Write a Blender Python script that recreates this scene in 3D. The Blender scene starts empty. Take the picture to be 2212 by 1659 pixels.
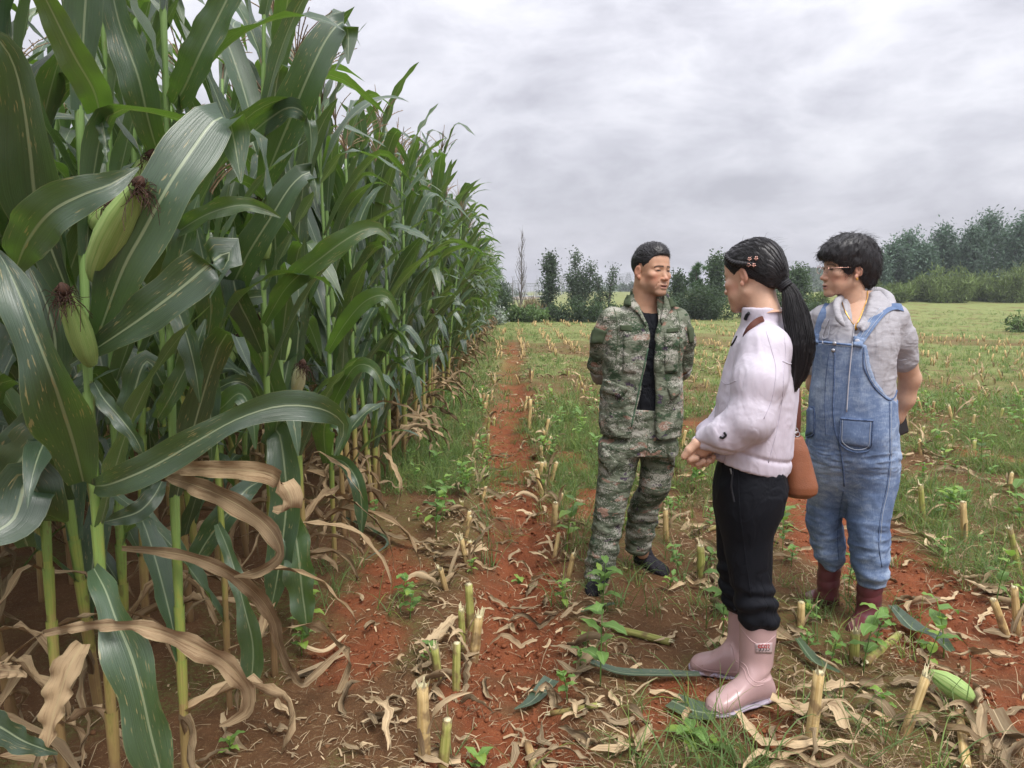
import bpy, math, random
import numpy as np
from mathutils import Vector, Matrix
from mathutils.bvhtree import BVHTree
import openvdb as vdb

rng = np.random.default_rng(7)
random.seed(7)
S = bpy.context.scene
COL = S.collection
R = math.radians
# ------------------------------------------------------------------ camera
CAM_H, PITCH, FPX, CU, CV = 1.45, R(7.27), 1580.0, 1106.0, 829.5
cam_d = bpy.data.cameras.new('camera')
cam = bpy.data.objects.new('camera', cam_d)
COL.objects.link(cam)
cam.location = (0, 0, CAM_H)
cam.rotation_euler = (math.pi / 2 - PITCH, 0, 0)
cam_d.sensor_width = 36
cam_d.lens = 36 * FPX / 2212.0
cam_d.clip_start = 0.05
cam_d.clip_end = 3000
S.camera = cam
# ------------------------------------------------------------------ view
S.view_settings.view_transform = 'Standard'
S.view_settings.look = 'None'
S.view_settings.exposure = 1.08
S.view_settings.gamma = 1
S.view_settings.use_curve_mapping = False
S.render.engine = 'CYCLES'
S.cycles.use_denoising = True
S.cycles.max_bounces = 8
S.cycles.transparent_max_bounces = 8
S.cycles.diffuse_bounces = 4
S.cycles.glossy_bounces = 2
S.cycles.transmission_bounces = 4
S.cycles.volume_bounces = 0
S.cycles.caustics_reflective = False
S.cycles.caustics_refractive = False


class NT:
    """small helper to write node trees"""
    def __init__(s, tree):
        s.t = tree
        tree.nodes.clear()

    def n(s, typ, ins=None, **props):
        nd = s.t.nodes.new(typ)
        for k, v in props.items():
            setattr(nd, k, v)
        for k, v in (ins or {}).items():
            sk = nd.inputs[k]
            if isinstance(v, bpy.types.NodeSocket):
                s.t.links.new(v, sk)
            elif isinstance(v, bpy.types.Node):
                s.t.links.new(v.outputs[0], sk)
            else:
                sk.default_value = v
        return nd

    def math(s, op, a, b=0.0, c=None, clamp=False):
        ins = {0: a, 1: b}
        if c is not None:
            ins[2] = c
        return s.n('ShaderNodeMath', ins, operation=op, use_clamp=clamp).outputs[0]

    def mix(s, fac, a, b, mode='MIX'):
        nd = s.n('ShaderNodeMix', {0: fac, 6: a, 7: b}, data_type='RGBA', blend_type=mode)
        return nd.outputs[2]

    def ramp(s, fac, stops, interp='LINEAR'):
        nd = s.n('ShaderNodeValToRGB', {0: fac})
        cr = nd.color_ramp
        cr.interpolation = interp
        while len(cr.elements) < len(stops):
            cr.elements.new(0.5)
        for e, (p, c) in zip(cr.elements, stops):
            e.position = p
            e.color = c if len(c) == 4 else (*c, 1)
        return nd.outputs[0]

    def step(s, x, lo, hi):
        return s.n('ShaderNodeMapRange', {0: x, 1: lo, 2: hi, 3: 0.0, 4: 1.0},
                   interpolation_type='SMOOTHSTEP').outputs[0]

    def noise(s, vec, scale, detail=3, rough=0.55, dist=0.0):
        return s.n('ShaderNodeTexNoise', {'Vector': vec, 'Scale': scale, 'Detail': detail,
                                          'Roughness': rough, 'Distortion': dist}).outputs[0]

    def mapping(s, vec, scale=(1, 1, 1), rot=(0, 0, 0), loc=(0, 0, 0)):
        return s.n('ShaderNodeMapping', {0: vec, 'Location': loc, 'Rotation': rot, 'Scale': scale}).outputs[0]


def rgb(r, g, b):
    return (r, g, b, 1.0)


# ------------------------------------------------------------------ sky: overcast
SUN_EL, SUN_AZ = R(58), R(150)           # soft light from high, a little behind the camera, right
world = bpy.data.worlds.new('World')
S.world = world
world.use_nodes = True
w = NT(world.node_tree)
sky = w.n('ShaderNodeTexSky', sky_type='NISHITA')
sky.sun_disc = False
sky.sun_elevation = SUN_EL
sky.sun_rotation = SUN_AZ
sky.air_density = 1.0
sky.dust_density = 4.0
gen = w.n('ShaderNodeTexCoord').outputs['Generated']
sep = w.n('ShaderNodeSeparateXYZ', {0: gen})
zz = w.math('MAXIMUM', sep.outputs[2], 0.0)
# cloud sheet: project the direction on to a plane far above
den = w.math('ADD', zz, 0.16)
px = w.math('DIVIDE', sep.outputs[0], den)
py = w.math('DIVIDE', sep.outputs[1], den)
cp = w.n('ShaderNodeCombineXYZ', {0: px, 1: py, 2: 0.0}).outputs[0]
n1 = w.noise(w.mapping(gen, (1, 1, 1.9), loc=(3.3, 1.7, 0.3)), 2.1, 6, 0.55, 0.35)
n2 = w.noise(w.mapping(gen, (1, 1, 2.4), loc=(0.4, 7.7, 2.1)), 5.2, 7, 0.58, 0.25)
n3 = w.noise(w.mapping(cp, (0.9, 1.1, 1), loc=(5.1, 0, 0.6)), 1.0, 5, 0.55, 0.5)
puff = w.math('SUBTRACT', 1.0, w.math('ABSOLUTE', w.math('MULTIPLY_ADD', n2, 2.6, -1.3)))
cl = w.math('ADD', w.math('MULTIPLY', n1, 0.62), w.math('ADD', w.math('MULTIPLY', puff, 0.20), w.math('MULTIPLY', n3, 0.16)))
cloud = w.ramp(cl, [(0.42, (3.65, 3.63, 3.98)), (0.52, (4.65, 4.63, 5.0)), (0.59, (5.5, 5.48, 5.8)), (0.70, (6.8, 6.8, 7.05))])
# thicker, a little darker towards the horizon; brighter overhead (overcast sky)
gr = w.ramp(zz, [(0.0, (0.70, 0.70, 0.72)), (0.14, (0.74, 0.74, 0.752)), (0.34, (0.90, 0.90, 0.91)), (0.6, (1.35, 1.35, 1.36)), (1.0, (1.9, 1.9, 1.9))])
cloud = w.mix(1.0, cloud, gr, 'MULTIPLY')
mixed = w.mix(0.93, sky.outputs[0], cloud)
bg = w.n('ShaderNodeBackground', {0: mixed, 1: 0.10})
w.n('ShaderNodeOutputWorld', {0: bg})

sun_d = bpy.data.lights.new('sun', 'SUN')
sun_d.energy = 1.5
sun_d.angle = R(24)
sun_d.color = (1.0, 0.97, 0.92)
sun = bpy.data.objects.new('sun', sun_d)
COL.objects.link(sun)
sun.location = (3, -3, 20)
_sd = Vector((math.sin(SUN_AZ) * math.cos(SUN_EL), math.cos(SUN_AZ) * math.cos(SUN_EL), math.sin(SUN_EL)))
sun.rotation_euler = (-_sd).to_track_quat('-Z', 'Y').to_euler()
# ------------------------------------------------------------------ helpers
CP, SP = math.cos(PITCH), math.sin(PITCH)


def at(u, v, Y):
    """world point seen at picture position u,v (2212 wide) at distance Y"""
    dx, dy = (u - CU) / FPX, (CV - v) / FPX
    d = np.array([dx, CP + dy * SP, dy * CP - SP])
    return d * (Y / d[1]) + np.array([0, 0, CAM_H])


def plant_at(u, v):
    """ground position for a picture point"""
    p = at(u, v, 1.0) - np.array([0, 0, CAM_H])
    s = -CAM_H / p[2]
    return p[0] * s, p[1] * s


def vhash(I, seed):
    h = (I[..., 0] * 73856093) ^ (I[..., 1] * 19349663) ^ (I[..., 2] * 83492791) ^ (seed * 2654435761 & 0x7fffffff)
    h = (h ^ (h >> 13)) * 1274126177
    h = h & 0x7fffffff
    h = (h ^ (h >> 11)) * 668265263 & 0x7fffffff
    return (h ^ (h >> 15)) % 100003 / 50001.5 - 1.0


def vnoise(P, seed=0):
    """value noise, -1..1, P (n,3) or (n,2)"""
    P = np.asarray(P, float)
    if P.shape[-1] == 2:
        P = np.concatenate([P, np.zeros(P.shape[:-1] + (1,))], -1)
    I = np.floor(P).astype(np.int64)
    f = P - I
    f = f * f * (3 - 2 * f)
    r = 0
    for dx in (0, 1):
        wx = f[..., 0] if dx else 1 - f[..., 0]
        for dy in (0, 1):
            wy = f[..., 1] if dy else 1 - f[..., 1]
            for dz in (0, 1):
                wz = f[..., 2] if dz else 1 - f[..., 2]
                r = r + wx * wy * wz * vhash(I + np.array([dx, dy, dz]), seed)
    return r


def fbm(P, seed=0, oct=4, gain=0.5):
    P = np.asarray(P, float)
    r, a = 0, 1.0
    for i in range(oct):
        r = r + a * vnoise(P * 2.0 ** i + i * 7.3, seed + i)
        a *= gain
    return r


def sstep(x, a, b):
    t = np.clip((x - a) / (b - a), 0, 1)
    return t * t * (3 - 2 * t)


def unit(v):
    v = np.asarray(v, float)
    return v / np.maximum(np.linalg.norm(v, axis=-1, keepdims=True), 1e-9)


def make_mesh(name, V, F, UV=None, rv=None, mi=None, col=None, smooth=True):
    """V (n,3); F list of int arrays (k,3) or (k,4); UV per vertex; rv float per vertex; mi per face"""
    me = bpy.data.meshes.new(name)
    V = np.ascontiguousarray(V, np.float32)
    F = [np.ascontiguousarray(f, np.int32) for f in F if len(f)]
    me.vertices.add(len(V))
    me.vertices.foreach_set('co', V.ravel())
    lv = np.concatenate([f.ravel() for f in F])
    tot = np.concatenate([np.full(len(f), f.shape[1], np.int32) for f in F])
    st = np.concatenate([[0], np.cumsum(tot)[:-1]]).astype(np.int32)
    me.loops.add(len(lv))
    me.loops.foreach_set('vertex_index', lv)
    me.polygons.add(len(tot))
    me.polygons.foreach_set('loop_start', st)
    me.polygons.foreach_set('loop_total', tot)
    me.polygons.foreach_set('use_smooth', np.full(len(tot), smooth))
    if mi is not None:
        me.polygons.foreach_set('material_index', np.ascontiguousarray(mi, np.int32))
    if UV is not None:
        ul = me.uv_layers.new(name='UVMap')
        ul.data.foreach_set('uv', np.ascontiguousarray(np.asarray(UV, np.float32)[lv]).ravel())
    if rv is not None:
        a = me.attributes.new('rv', 'FLOAT', 'POINT')
        a.data.foreach_set('value', np.ascontiguousarray(rv, np.float32))
    if col is not None:
        a = me.attributes.new('Col', 'FLOAT_COLOR', 'POINT')
        c = np.ones((len(V), 4), np.float32)
        c[:, :3] = col
        a.data.foreach_set('color', c.ravel())
    me.update()
    return me


class Geo:
    """collects arrays of vertices and faces; build() links them as one mesh object"""
    def __init__(s):
        s.V, s.Q, s.T, s.UV, s.RV, s.mq, s.mt = [], [], [], [], [], [], []
        s.n = 0

    def add(s, V, Q=None, T=None, UV=None, rv=0.0, mi=0):
        V = np.asarray(V, float)
        k = len(V)
        s.V.append(V)
        if Q is not None and len(Q):
            s.Q.append(np.asarray(Q, np.int64) + s.n)
            s.mq.append(np.full(len(Q), mi))
        if T is not None and len(T):
            s.T.append(np.asarray(T, np.int64) + s.n)
            s.mt.append(np.full(len(T), mi))
        s.UV.append(np.zeros((k, 2)) if UV is None else np.asarray(UV, float))
        s.RV.append(np.broadcast_to(np.asarray(rv, float), (k,)))
        s.n += k
        return s

    def mesh(s, name):
        F, mi = [], []
        if s.Q:
            F.append(np.concatenate(s.Q)); mi.append(np.concatenate(s.mq))
        if s.T:
            F.append(np.concatenate(s.T)); mi.append(np.concatenate(s.mt))
        return make_mesh(name, np.concatenate(s.V), F, np.concatenate(s.UV), np.concatenate(s.RV), np.concatenate(mi))

    def build(s, name, mats, parent=None, loc=None):
        me = s.mesh(name)
        return link(name, me, mats, parent, loc)


def link(name, me, mats=None, parent=None, loc=None):
    if mats is not None and not len(me.materials):
        for m in (mats if isinstance(mats, (list, tuple)) else [mats]):
            me.materials.append(m)
    o = bpy.data.objects.new(name, me)
    COL.objects.link(o)
    if parent is not None:
        o.parent = parent
    if loc is not None:
        o.location = loc
    return o


def tag(o, label=None, cat=None, group=None, kind=None):
    if label: o['label'] = label
    if cat: o['category'] = cat
    if group: o['group'] = group
    if kind: o['kind'] = kind
    return o


def empty(name, loc=(0, 0, 0), label=None, cat=None, group=None, rz=0.0):
    o = bpy.data.objects.new(name, None)
    COL.objects.link(o)
    o.empty_display_size = 0.1
    o.location = loc
    o.rotation_euler = (0, 0, rz)
    return tag(o, label, cat, group)


def copy_tree(o, parent=None):
    c = o.copy()
    COL.objects.link(c)
    c.parent = parent
    for ch in list(CH.get(o.name, ())) :
        copy_tree(ch, c)
    return c


CH = {}          # children of prototypes, filled by proto()


def note(o):
    """remember the child tree of a prototype (avoids the slow .children lookup)"""
    allo = [x for x in COL.objects if x.parent is not None]
    for x in allo:
        CH.setdefault(x.parent.name, [])
        if x not in CH[x.parent.name]:
            CH[x.parent.name].append(x)


def frames(P, ref):
    """tangent, side, normal along a path; normal kept close to ref ((3,) or (n,3))"""
    P = np.asarray(P, float)
    T = unit(np.gradient(P, axis=0))
    Rf = np.broadcast_to(np.asarray(ref, float), P.shape)
    Sd = np.cross(T, Rf)
    ln = np.linalg.norm(Sd, axis=1)
    for i in range(len(P)):
        if ln[i] < 0.08 and i > 0:
            Sd[i] = Sd[i - 1]
    Sd = unit(Sd)
    N = unit(np.cross(Sd, T))
    return T, Sd, N


def resample(P, n):
    """smooth (Catmull-Rom) resampling of control points to n points, evenly spaced"""
    P = np.asarray(P, float)
    if len(P) == 2:
        return P[0] + (P[1] - P[0]) * np.linspace(0, 1, n)[:, None]
    E = np.vstack([2 * P[0] - P[1], P, 2 * P[-1] - P[-2]])
    out = []
    for i in range(len(P) - 1):
        p0, p1, p2, p3 = E[i:i + 4]
        t = np.linspace(0, 1, 12, endpoint=False)[:, None]
        out.append(0.5 * (2 * p1 + (p2 - p0) * t + (2 * p0 - 5 * p1 + 4 * p2 - p3) * t ** 2 + (3 * p1 - p0 - 3 * p2 + p3) * t ** 3))
    D = np.vstack(out + [P[-1:]])
    L = np.concatenate([[0], np.cumsum(np.linalg.norm(np.diff(D[:, :3], axis=0), axis=1))])
    s = np.linspace(0, L[-1], n)
    return np.stack([np.interp(s, L, D[:, k]) for k in range(P.shape[1])], 1)


def tube(P, rad, seg=8, cap=True, ref=(0.3, 0.2, 1.0), squash=1.0):
    P = np.asarray(P, float)
    n = len(P)
    rad = np.broadcast_to(np.asarray(rad, float), (n,))
    T, Sd, N = frames(P, np.array(ref))
    a = np.linspace(0, 2 * math.pi, seg, endpoint=False)
    V = P[:, None] + rad[:, None, None] * (np.cos(a)[None, :, None] * Sd[:, None] + squash * np.sin(a)[None, :, None] * N[:, None])
    V = V.reshape(-1, 3)
    i = np.arange(n - 1)[:, None] * seg
    j = np.arange(seg)[None]
    k = (j + 1) % seg
    Q = np.stack([i + j, i + k, i + seg + k, i + seg + j], -1).reshape(-1, 4)
    L = np.concatenate([[0], np.cumsum(np.linalg.norm(np.diff(P, axis=0), axis=1))])
    UV = np.stack([np.tile(a / (2 * math.pi), n), np.repeat(L, seg)], 1)
    Tt = None
    if cap:
        V = np.vstack([V, P[:1], P[-1:]])
        UV = np.vstack([UV, [[0.5, 0]], [[0.5, L[-1]]]])
        c0, c1 = n * seg, n * seg + 1
        jj = np.arange(seg); kk = (jj + 1) % seg
        Tt = np.vstack([np.stack([np.full(seg, c0), kk, jj], 1),
                        np.stack([np.full(seg, c1), (n - 1) * seg + jj, (n - 1) * seg + kk], 1)])
    return V, Q, Tt, UV


def strip(P, W, ref, m=4, fold=0.25, wave=0.0, wfreq=5.0, ph=0.0, twist=None, curl=0.0):
    """leaf blade along path P with half width W(n,), V fold along the midrib, wavy edges; returns V,Q,UV"""
    P = np.asarray(P, float)
    n = len(P)
    T, Sd, N = frames(P, ref)
    if twist is not None:
        c, s_ = np.cos(twist)[:, None], np.sin(twist)[:, None]
        Sd, N = c * Sd + s_ * N, c * N - s_ * Sd
    x = np.linspace(-1, 1, m + 1)
    L = np.concatenate([[0], np.cumsum(np.linalg.norm(np.diff(P, axis=0), axis=1))])
    t = L / L[-1]
    W = np.broadcast_to(np.asarray(W, float), (n,))
    fo = np.broadcast_to(np.asarray(fold, float), (n,))
    off = np.abs(x)[None] * np.sin(fo)[:, None] * W[:, None]
    off = off + curl * (x[None] ** 2) * W[:, None]
    wv = wave * (np.sin(wfreq * 2 * math.pi * t + ph)[:, None] * np.clip(x, 0, 1)[None] ** 2 +
                 np.sin(wfreq * 2 * math.pi * t * 1.13 + ph + 1.7)[:, None] * np.clip(-x, 0, 1)[None] ** 2)
    env = np.clip(np.minimum(t, 1 - t) * 6, 0, 1)[:, None]
    off = off + wv * env
    V = P[:, None] + Sd[:, None] * (x[None, :, None] * (W * np.cos(fo))[:, None, None]) + N[:, None] * off[:, :, None]
    V = V.reshape(-1, 3)
    i = np.arange(n - 1)[:, None] * (m + 1)
    j = np.arange(m)[None]
    Q = np.stack([i + j, i + j + 1, i + m + 2 + j, i + m + 1 + j], -1).reshape(-1, 4)
    UV = np.stack([np.tile(x * 0.5 + 0.5, n), np.repeat(L, m + 1)], 1)
    return V, Q, UV


def xf(V, loc=(0, 0, 0), rz=0.0, s=1.0, tilt=None):
    V = np.asarray(V, float) * s
    if tilt is not None:
        V = V @ np.array(Matrix.Rotation(tilt[1], 3, tilt[0])).T
    c, sn = math.cos(rz), math.sin(rz)
    return np.stack([V[:, 0] * c - V[:, 1] * sn + loc[0], V[:, 0] * sn + V[:, 1] * c + loc[1], V[:, 2] + loc[2]], 1)


# ------------------------------------------------------------------ materials
def new_mat(name):
    m = bpy.data.materials.new(name)
    m.use_nodes = True
    return m, NT(m.node_tree)


def out(t, shader):
    t.n('ShaderNodeOutputMaterial', {0: shader})


def bump(t, h, dist=0.01, strength=0.5, normal=None):
    ins = {'Height': h, 'Distance': dist, 'Strength': strength}
    if normal is not None:
        ins['Normal'] = normal
    return t.n('ShaderNodeBump', ins).outputs[0]


def simple_mat(name, col, rough=0.6, spec=0.3, noise_amt=0.15, nscale=30, bump_d=0.0, bscale=120, metal=0.0, mud=0.0):
    m, t = new_mat(name)
    tc = t.n('ShaderNodeTexCoord').outputs['Object']
    nz = t.noise(tc, nscale, 4)
    k = t.math('MULTIPLY_ADD', t.math('SUBTRACT', nz, 0.5), noise_amt * 4, 1.0)
    c = t.mix(1.0, rgb(*col), t.n('ShaderNodeCombineXYZ', {0: k, 1: k, 2: k}).outputs[0], 'MULTIPLY')
    rg = rough
    if mud:                  # dried soil splashed on near the ground
        zc = t.n('ShaderNodeSeparateXYZ', {0: tc}).outputs[2]
        mm = t.math('ADD', t.noise(tc, 38, 5, 0.7), t.math('MULTIPLY', t.math('SUBTRACT', mud, zc), 3.2))
        mk = t.math('MULTIPLY', t.step(mm, 0.60, 0.70), 0.8)
        c = t.mix(mk, c, rgb(0.19, 0.085, 0.045))
        rg = t.math('MULTIPLY_ADD', mk, 0.6, rough)
    ins = {'Base Color': c, 'Roughness': rg, 'Specular IOR Level': spec, 'Metallic': metal}
    if bump_d:
        ins['Normal'] = bump(t, t.noise(tc, bscale, 3), bump_d, 0.6)
    out(t, t.n('ShaderNodeBsdfPrincipled', ins))
    return m


def rv_node(t):
    """0..1 number of this leaf: object random plus the mesh's own attribute"""
    oi = t.n('ShaderNodeObjectInfo').outputs['Random']
    at_ = t.n('ShaderNodeAttribute', attribute_name='rv').outputs['Fac']
    return t.math('FRACT', t.math('ADD', oi, at_))


def leaf_mat(name, top, trans, vein, spots=0.5, rough=0.42, spec=0.5, tfac=0.35, rib=True, streak=60, yellow=0.55, rvar=0.5, stain=0.0):
    m, t = new_mat(name)
    uv = t.n('ShaderNodeUVMap').outputs[0]
    su = t.n('ShaderNodeSeparateXYZ', {0: uv})
    u, v = su.outputs[0], su.outputs[1]
    rv = rv_node(t)
    x = t.math('ABSOLUTE', t.math('SUBTRACT', u, 0.5))
    sh = t.n('ShaderNodeCombineXYZ', {0: t.math('MULTIPLY', u, 1.0), 1: v, 2: t.math('MULTIPLY', rv, 37.0)}).outputs[0]
    veins = t.noise(t.mapping(sh, (streak, 1.2, 1)), 1.0, 2, 0.6)
    blot = t.noise(t.mapping(sh, (3, 7, 1)), 1.0, 3, 0.6)
    k = t.math('MULTIPLY_ADD', veins, 0.5, t.math('MULTIPLY_ADD', blot, 0.5, t.math('MULTIPLY_ADD', rv, rvar, 0.5 - rvar / 2)))
    kk = t.n('ShaderNodeCombineXYZ', {0: k, 1: k, 2: k}).outputs[0]
    base = t.mix(1.0, rgb(*top), kk, 'MULTIPLY')
    tr = t.mix(1.0, rgb(*trans), kk, 'MULTIPLY')
    # hue drift to yellow green on some leaves
    yel = t.math('MULTIPLY', t.step(rv, 0.62, 1.0), yellow)
    base = t.mix(yel, base, rgb(top[0] * 1.9, top[1] * 1.35, top[2] * 0.6))
    if stain:
        sn = t.noise(t.mapping(sh, (7, 11, 1), loc=(2, 8, 3)), 1.0, 4, 0.65)
        sf = t.math('MULTIPLY', t.step(sn, 0.46, 0.66), stain)
        base = t.mix(sf, base, rgb(0.15, 0.085, 0.045))
    if rib:
        w_ = t.math('MULTIPLY_ADD', v, -0.012, 0.042)
        ribm = t.math('SUBTRACT', 1.0, t.step(x, t.math('MULTIPLY', w_, 0.45), w_))
        base = t.mix(t.math('MULTIPLY', ribm, 0.7), base, rgb(*vein))
        tr = t.mix(t.math('MULTIPLY', ribm, 0.6), tr, rgb(vein[0] * .5, vein[1] * .5, vein[2] * .4))
    if spots:
        sp = t.noise(t.mapping(sh, (26, 30, 1)), 1.0, 2, 0.5)
        area = t.noise(t.mapping(sh, (2.2, 4, 1), loc=(5, 3, 1)), 1.0, 2)
        sm = t.math('MULTIPLY', t.step(sp, 0.62, 0.68), t.step(area, 0.44, 0.58))
        sm = t.math('MULTIPLY', sm, spots)
        base = t.mix(sm, base, rgb(0.42, 0.36, 0.16))
        tr = t.mix(sm, tr, rgb(0.25, 0.2, 0.06))
    edge = t.math('MULTIPLY', t.step(x, 0.485, 0.497), 0.5)
    base = t.mix(edge, base, rgb(0.3, 0.32, 0.15))
    nrm = bump(t, veins, 0.004, 0.35)
    pb = t.n('ShaderNodeBsdfPrincipled', {'Base Color': base, 'Roughness': rough, 'Specular IOR Level': spec, 'Normal': nrm})
    tb = t.n('ShaderNodeBsdfTranslucent', {0: tr, 'Normal': nrm})
    out(t, t.n('ShaderNodeMixShader', {0: tfac, 1: pb.outputs[0], 2: tb.outputs[0]}))
    return m


M = {}
M['leaf'] = leaf_mat('corn_leaf_green', (0.054, 0.098, 0.056), (0.15, 0.29, 0.03), (0.40, 0.48, 0.28), rough=0.35, spec=1.0, spots=0.75, tfac=0.30, yellow=0.4)
M['dry'] = leaf_mat('dry_corn_leaf', (0.36, 0.262, 0.155), (0.16, 0.115, 0.06), (0.44, 0.35, 0.2), spots=0.0, rough=0.8, spec=0.12, tfac=0.12, streak=40, yellow=0.0, rvar=0.8, stain=0.65)
M['litter'] = leaf_mat('leaf_litter', (0.41, 0.31, 0.19), (0.2, 0.145, 0.08), (0.5, 0.40, 0.25), spots=0.0, rough=0.85, spec=0.12, tfac=0.08, streak=40, yellow=0.0, rvar=1.0, stain=0.6)
M['grass'] = leaf_mat('grass_blade', (0.15, 0.235, 0.075), (0.18, 0.30, 0.06), (0.3, 0.4, 0.15), spots=0.0, rough=0.5, spec=0.3, tfac=0.35, rib=False, streak=4)
M['weed'] = leaf_mat('weed_leaf', (0.165, 0.30, 0.075), (0.22, 0.40, 0.06), (0.3, 0.45, 0.18), spots=0.2, rough=0.5, spec=0.35, tfac=0.35, streak=12)


def stalk_mat():
    m, t = new_mat('corn_stalk')
    uv = t.n('ShaderNodeUVMap').outputs[0]
    su = t.n('ShaderNodeSeparateXYZ', {0: uv})
    v = su.outputs[1]
    rv = rv_node(t)
    sh = t.n('ShaderNodeCombineXYZ', {0: su.outputs[0], 1: v, 2: t.math('MULTIPLY', rv, 31.0)}).outputs[0]
    st = t.noise(t.mapping(sh, (26, 2.5, 1)), 1.0, 3, 0.6)
    bl = t.noise(t.mapping(sh, (3, 9, 1)), 1.0, 3, 0.6)
    hgt = t.math('ADD', v, t.math('MULTIPLY_ADD', bl, 0.9, t.math('MULTIPLY_ADD', rv, 0.5, -0.75)))
    c = t.ramp(t.step(hgt, -0.1, 1.5), [(0.0, (0.24, 0.15, 0.07)), (0.22, (0.36, 0.27, 0.10)), (0.42, (0.27, 0.31, 0.07)), (0.62, (0.20, 0.30, 0.075)), (1.0, (0.20, 0.32, 0.10))])
    k = t.math('MULTIPLY_ADD', st, 0.7, 0.65)
    c = t.mix(1.0, c, t.n('ShaderNodeCombineXYZ', {0: k, 1: k, 2: k}).outputs[0], 'MULTIPLY')
    br = t.math('MULTIPLY', t.step(bl, 0.6, 0.7), 0.55)
    c = t.mix(br, c, rgb(0.16, 0.09, 0.04))
    pb = t.n('ShaderNodeBsdfPrincipled', {'Base Color': c, 'Roughness': 0.5, 'Specular IOR Level': 0.35, 'Normal': bump(t, st, 0.003, 0.4)})
    out(t, pb)
    return m


M['stalk'] = stalk_mat()


def fib_mat(name, c1, c2, rough=0.6, sx=30, sy=1.5):
    m, t = new_mat(name)
    uv = t.n('ShaderNodeUVMap').outputs[0]
    rv = rv_node(t)
    su = t.n('ShaderNodeSeparateXYZ', {0: uv})
    sh = t.n('ShaderNodeCombineXYZ', {0: su.outputs[0], 1: su.outputs[1], 2: t.math('MULTIPLY', rv, 31.0)}).outputs[0]
    st = t.noise(t.mapping(sh, (sx, sy, 1)), 1.0, 4, 0.6)
    c = t.mix(t.step(st, 0.3, 0.7), rgb(*c1), rgb(*c2))
    if name.startswith('cut_stub'):
        bl = t.noise(t.mapping(sh, (2, 16, 1)), 1.0, 3, 0.6)
        c = t.mix(t.math('MULTIPLY', t.step(bl, 0.48, 0.66), 0.75), c, rgb(0.17, 0.105, 0.055))
        c = t.mix(t.math('MULTIPLY', t.math('SUBTRACT', 1.0, t.step(su.outputs[1], 0.02, 0.10)), 0.6), c, rgb(0.2, 0.1, 0.05))
    out(t, t.n('ShaderNodeBsdfPrincipled', {'Base Color': c, 'Roughness': rough, 'Specular IOR Level': 0.3, 'Normal': bump(t, st, 0.004, 0.5)}))
    return m


M['husk'] = fib_mat('ear_husk', (0.20, 0.34, 0.085), (0.36, 0.46, 0.17), 0.5, 40, 3)
M['huskpale'] = fib_mat('husk_pale', (0.5, 0.52, 0.27), (0.62, 0.62, 0.4), 0.55)
M['silk'] = fib_mat('corn_silk', (0.035, 0.017, 0.012), (0.11, 0.055, 0.036), 0.7)
M['tassel'] = fib_mat('corn_tassel', (0.22, 0.15, 0.10), (0.36, 0.26, 0.16), 0.8, 10, 40)
M['stub'] = fib_mat('cut_stub', (0.40, 0.27, 0.10), (0.62, 0.47, 0.23), 0.7, 14, 5)
M['stubgreen'] = fib_mat('cut_stub_green', (0.22, 0.24, 0.05), (0.42, 0.40, 0.13), 0.6, 14, 3)
M['pith'] = fib_mat('stalk_pith', (0.50, 0.44, 0.24), (0.66, 0.60, 0.40), 0.8, 10, 20)
# ------------------------------------------------------------------ ground
def masks(x, y):
    """red = freshly turned soil, moss = greenish crust, far = grassy field colour"""
    P = np.stack([x, y], -1)
    n = fbm(P * 1.3, 3, 3)
    n2 = fbm(P * 4.0, 9, 3)
    tr = np.exp(-((x - 0.0 + 0.05 * np.sin(y * 1.1)) / 0.25) ** 2) * sstep(-y, -26, -14)
    b2 = np.exp(-((x - 1.98 + 0.1 * n) / 0.36) ** 2) * sstep(-y, -11, -6)
    b3 = np.exp(-((x - 4.3 + 0.15 * n) / 0.4) ** 2) * sstep(-y, -14, -9) * sstep(n, -0.2, 0.4)
    b4 = np.exp(-((x - 0.62) / 0.3) ** 2) * sstep(n, 0.25, 0.7) * sstep(-y, -6, -3)
    lf = np.exp(-((x + 0.62) / 0.3) ** 2) * sstep(n, 0.1, 0.8) * 0.6 * sstep(-y, -6, -3)
    red = np.clip(np.maximum.reduce([tr, b2, b3, b4, lf]) * (0.85 + 0.5 * n2), 0, 1)
    b5 = np.exp(-((x - 0.62) / 0.34) ** 2) * sstep(n2 + n, -0.2, 0.5) * sstep(y, 4.2, 4.8) * sstep(-y, -9, -6)
    red = np.maximum(red, 0.7 * b5)
    red = sstep(red, 0.2, 0.7)
    far = sstep(y + 2.0 * n, 6.0, 14.0) * (1 - 0.7 * tr)
    far = np.maximum(far, sstep(np.abs(x - 0.62) + 0.1 * n, 0.42, 0.2) * sstep(y + n, 5.5, 8.5) * 0.6)
    far = np.maximum(far, sstep(np.abs(x + 0.6) + 0.1 * n, 0.38, 0.2) * sstep(y + n, 5.0, 7.5) * 0.7)
    rowd = np.min(np.abs(x[..., None] - np.array((0.27, 1.0, 1.5, 2.3, 2.85, 3.6, 4.15, 4.95, 5.5, 6.3, 6.85, 7.7, 8.3, 9.2, 9.8))), -1)
    far = far * (1 - 0.75 * np.exp(-(rowd / 0.2) ** 2) * sstep(n2, -0.5, 0.4) * sstep(-y, -30, -14))
    far = far * (1 - 0.8 * sstep(fbm(P * 0.45, 17, 3), 0.15, 0.6) * sstep(-y, -34, -16))
    moss = sstep(n2 + 0.6 * n, 0.0, 0.7) * (1 - red)
    return red, moss, far


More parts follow.
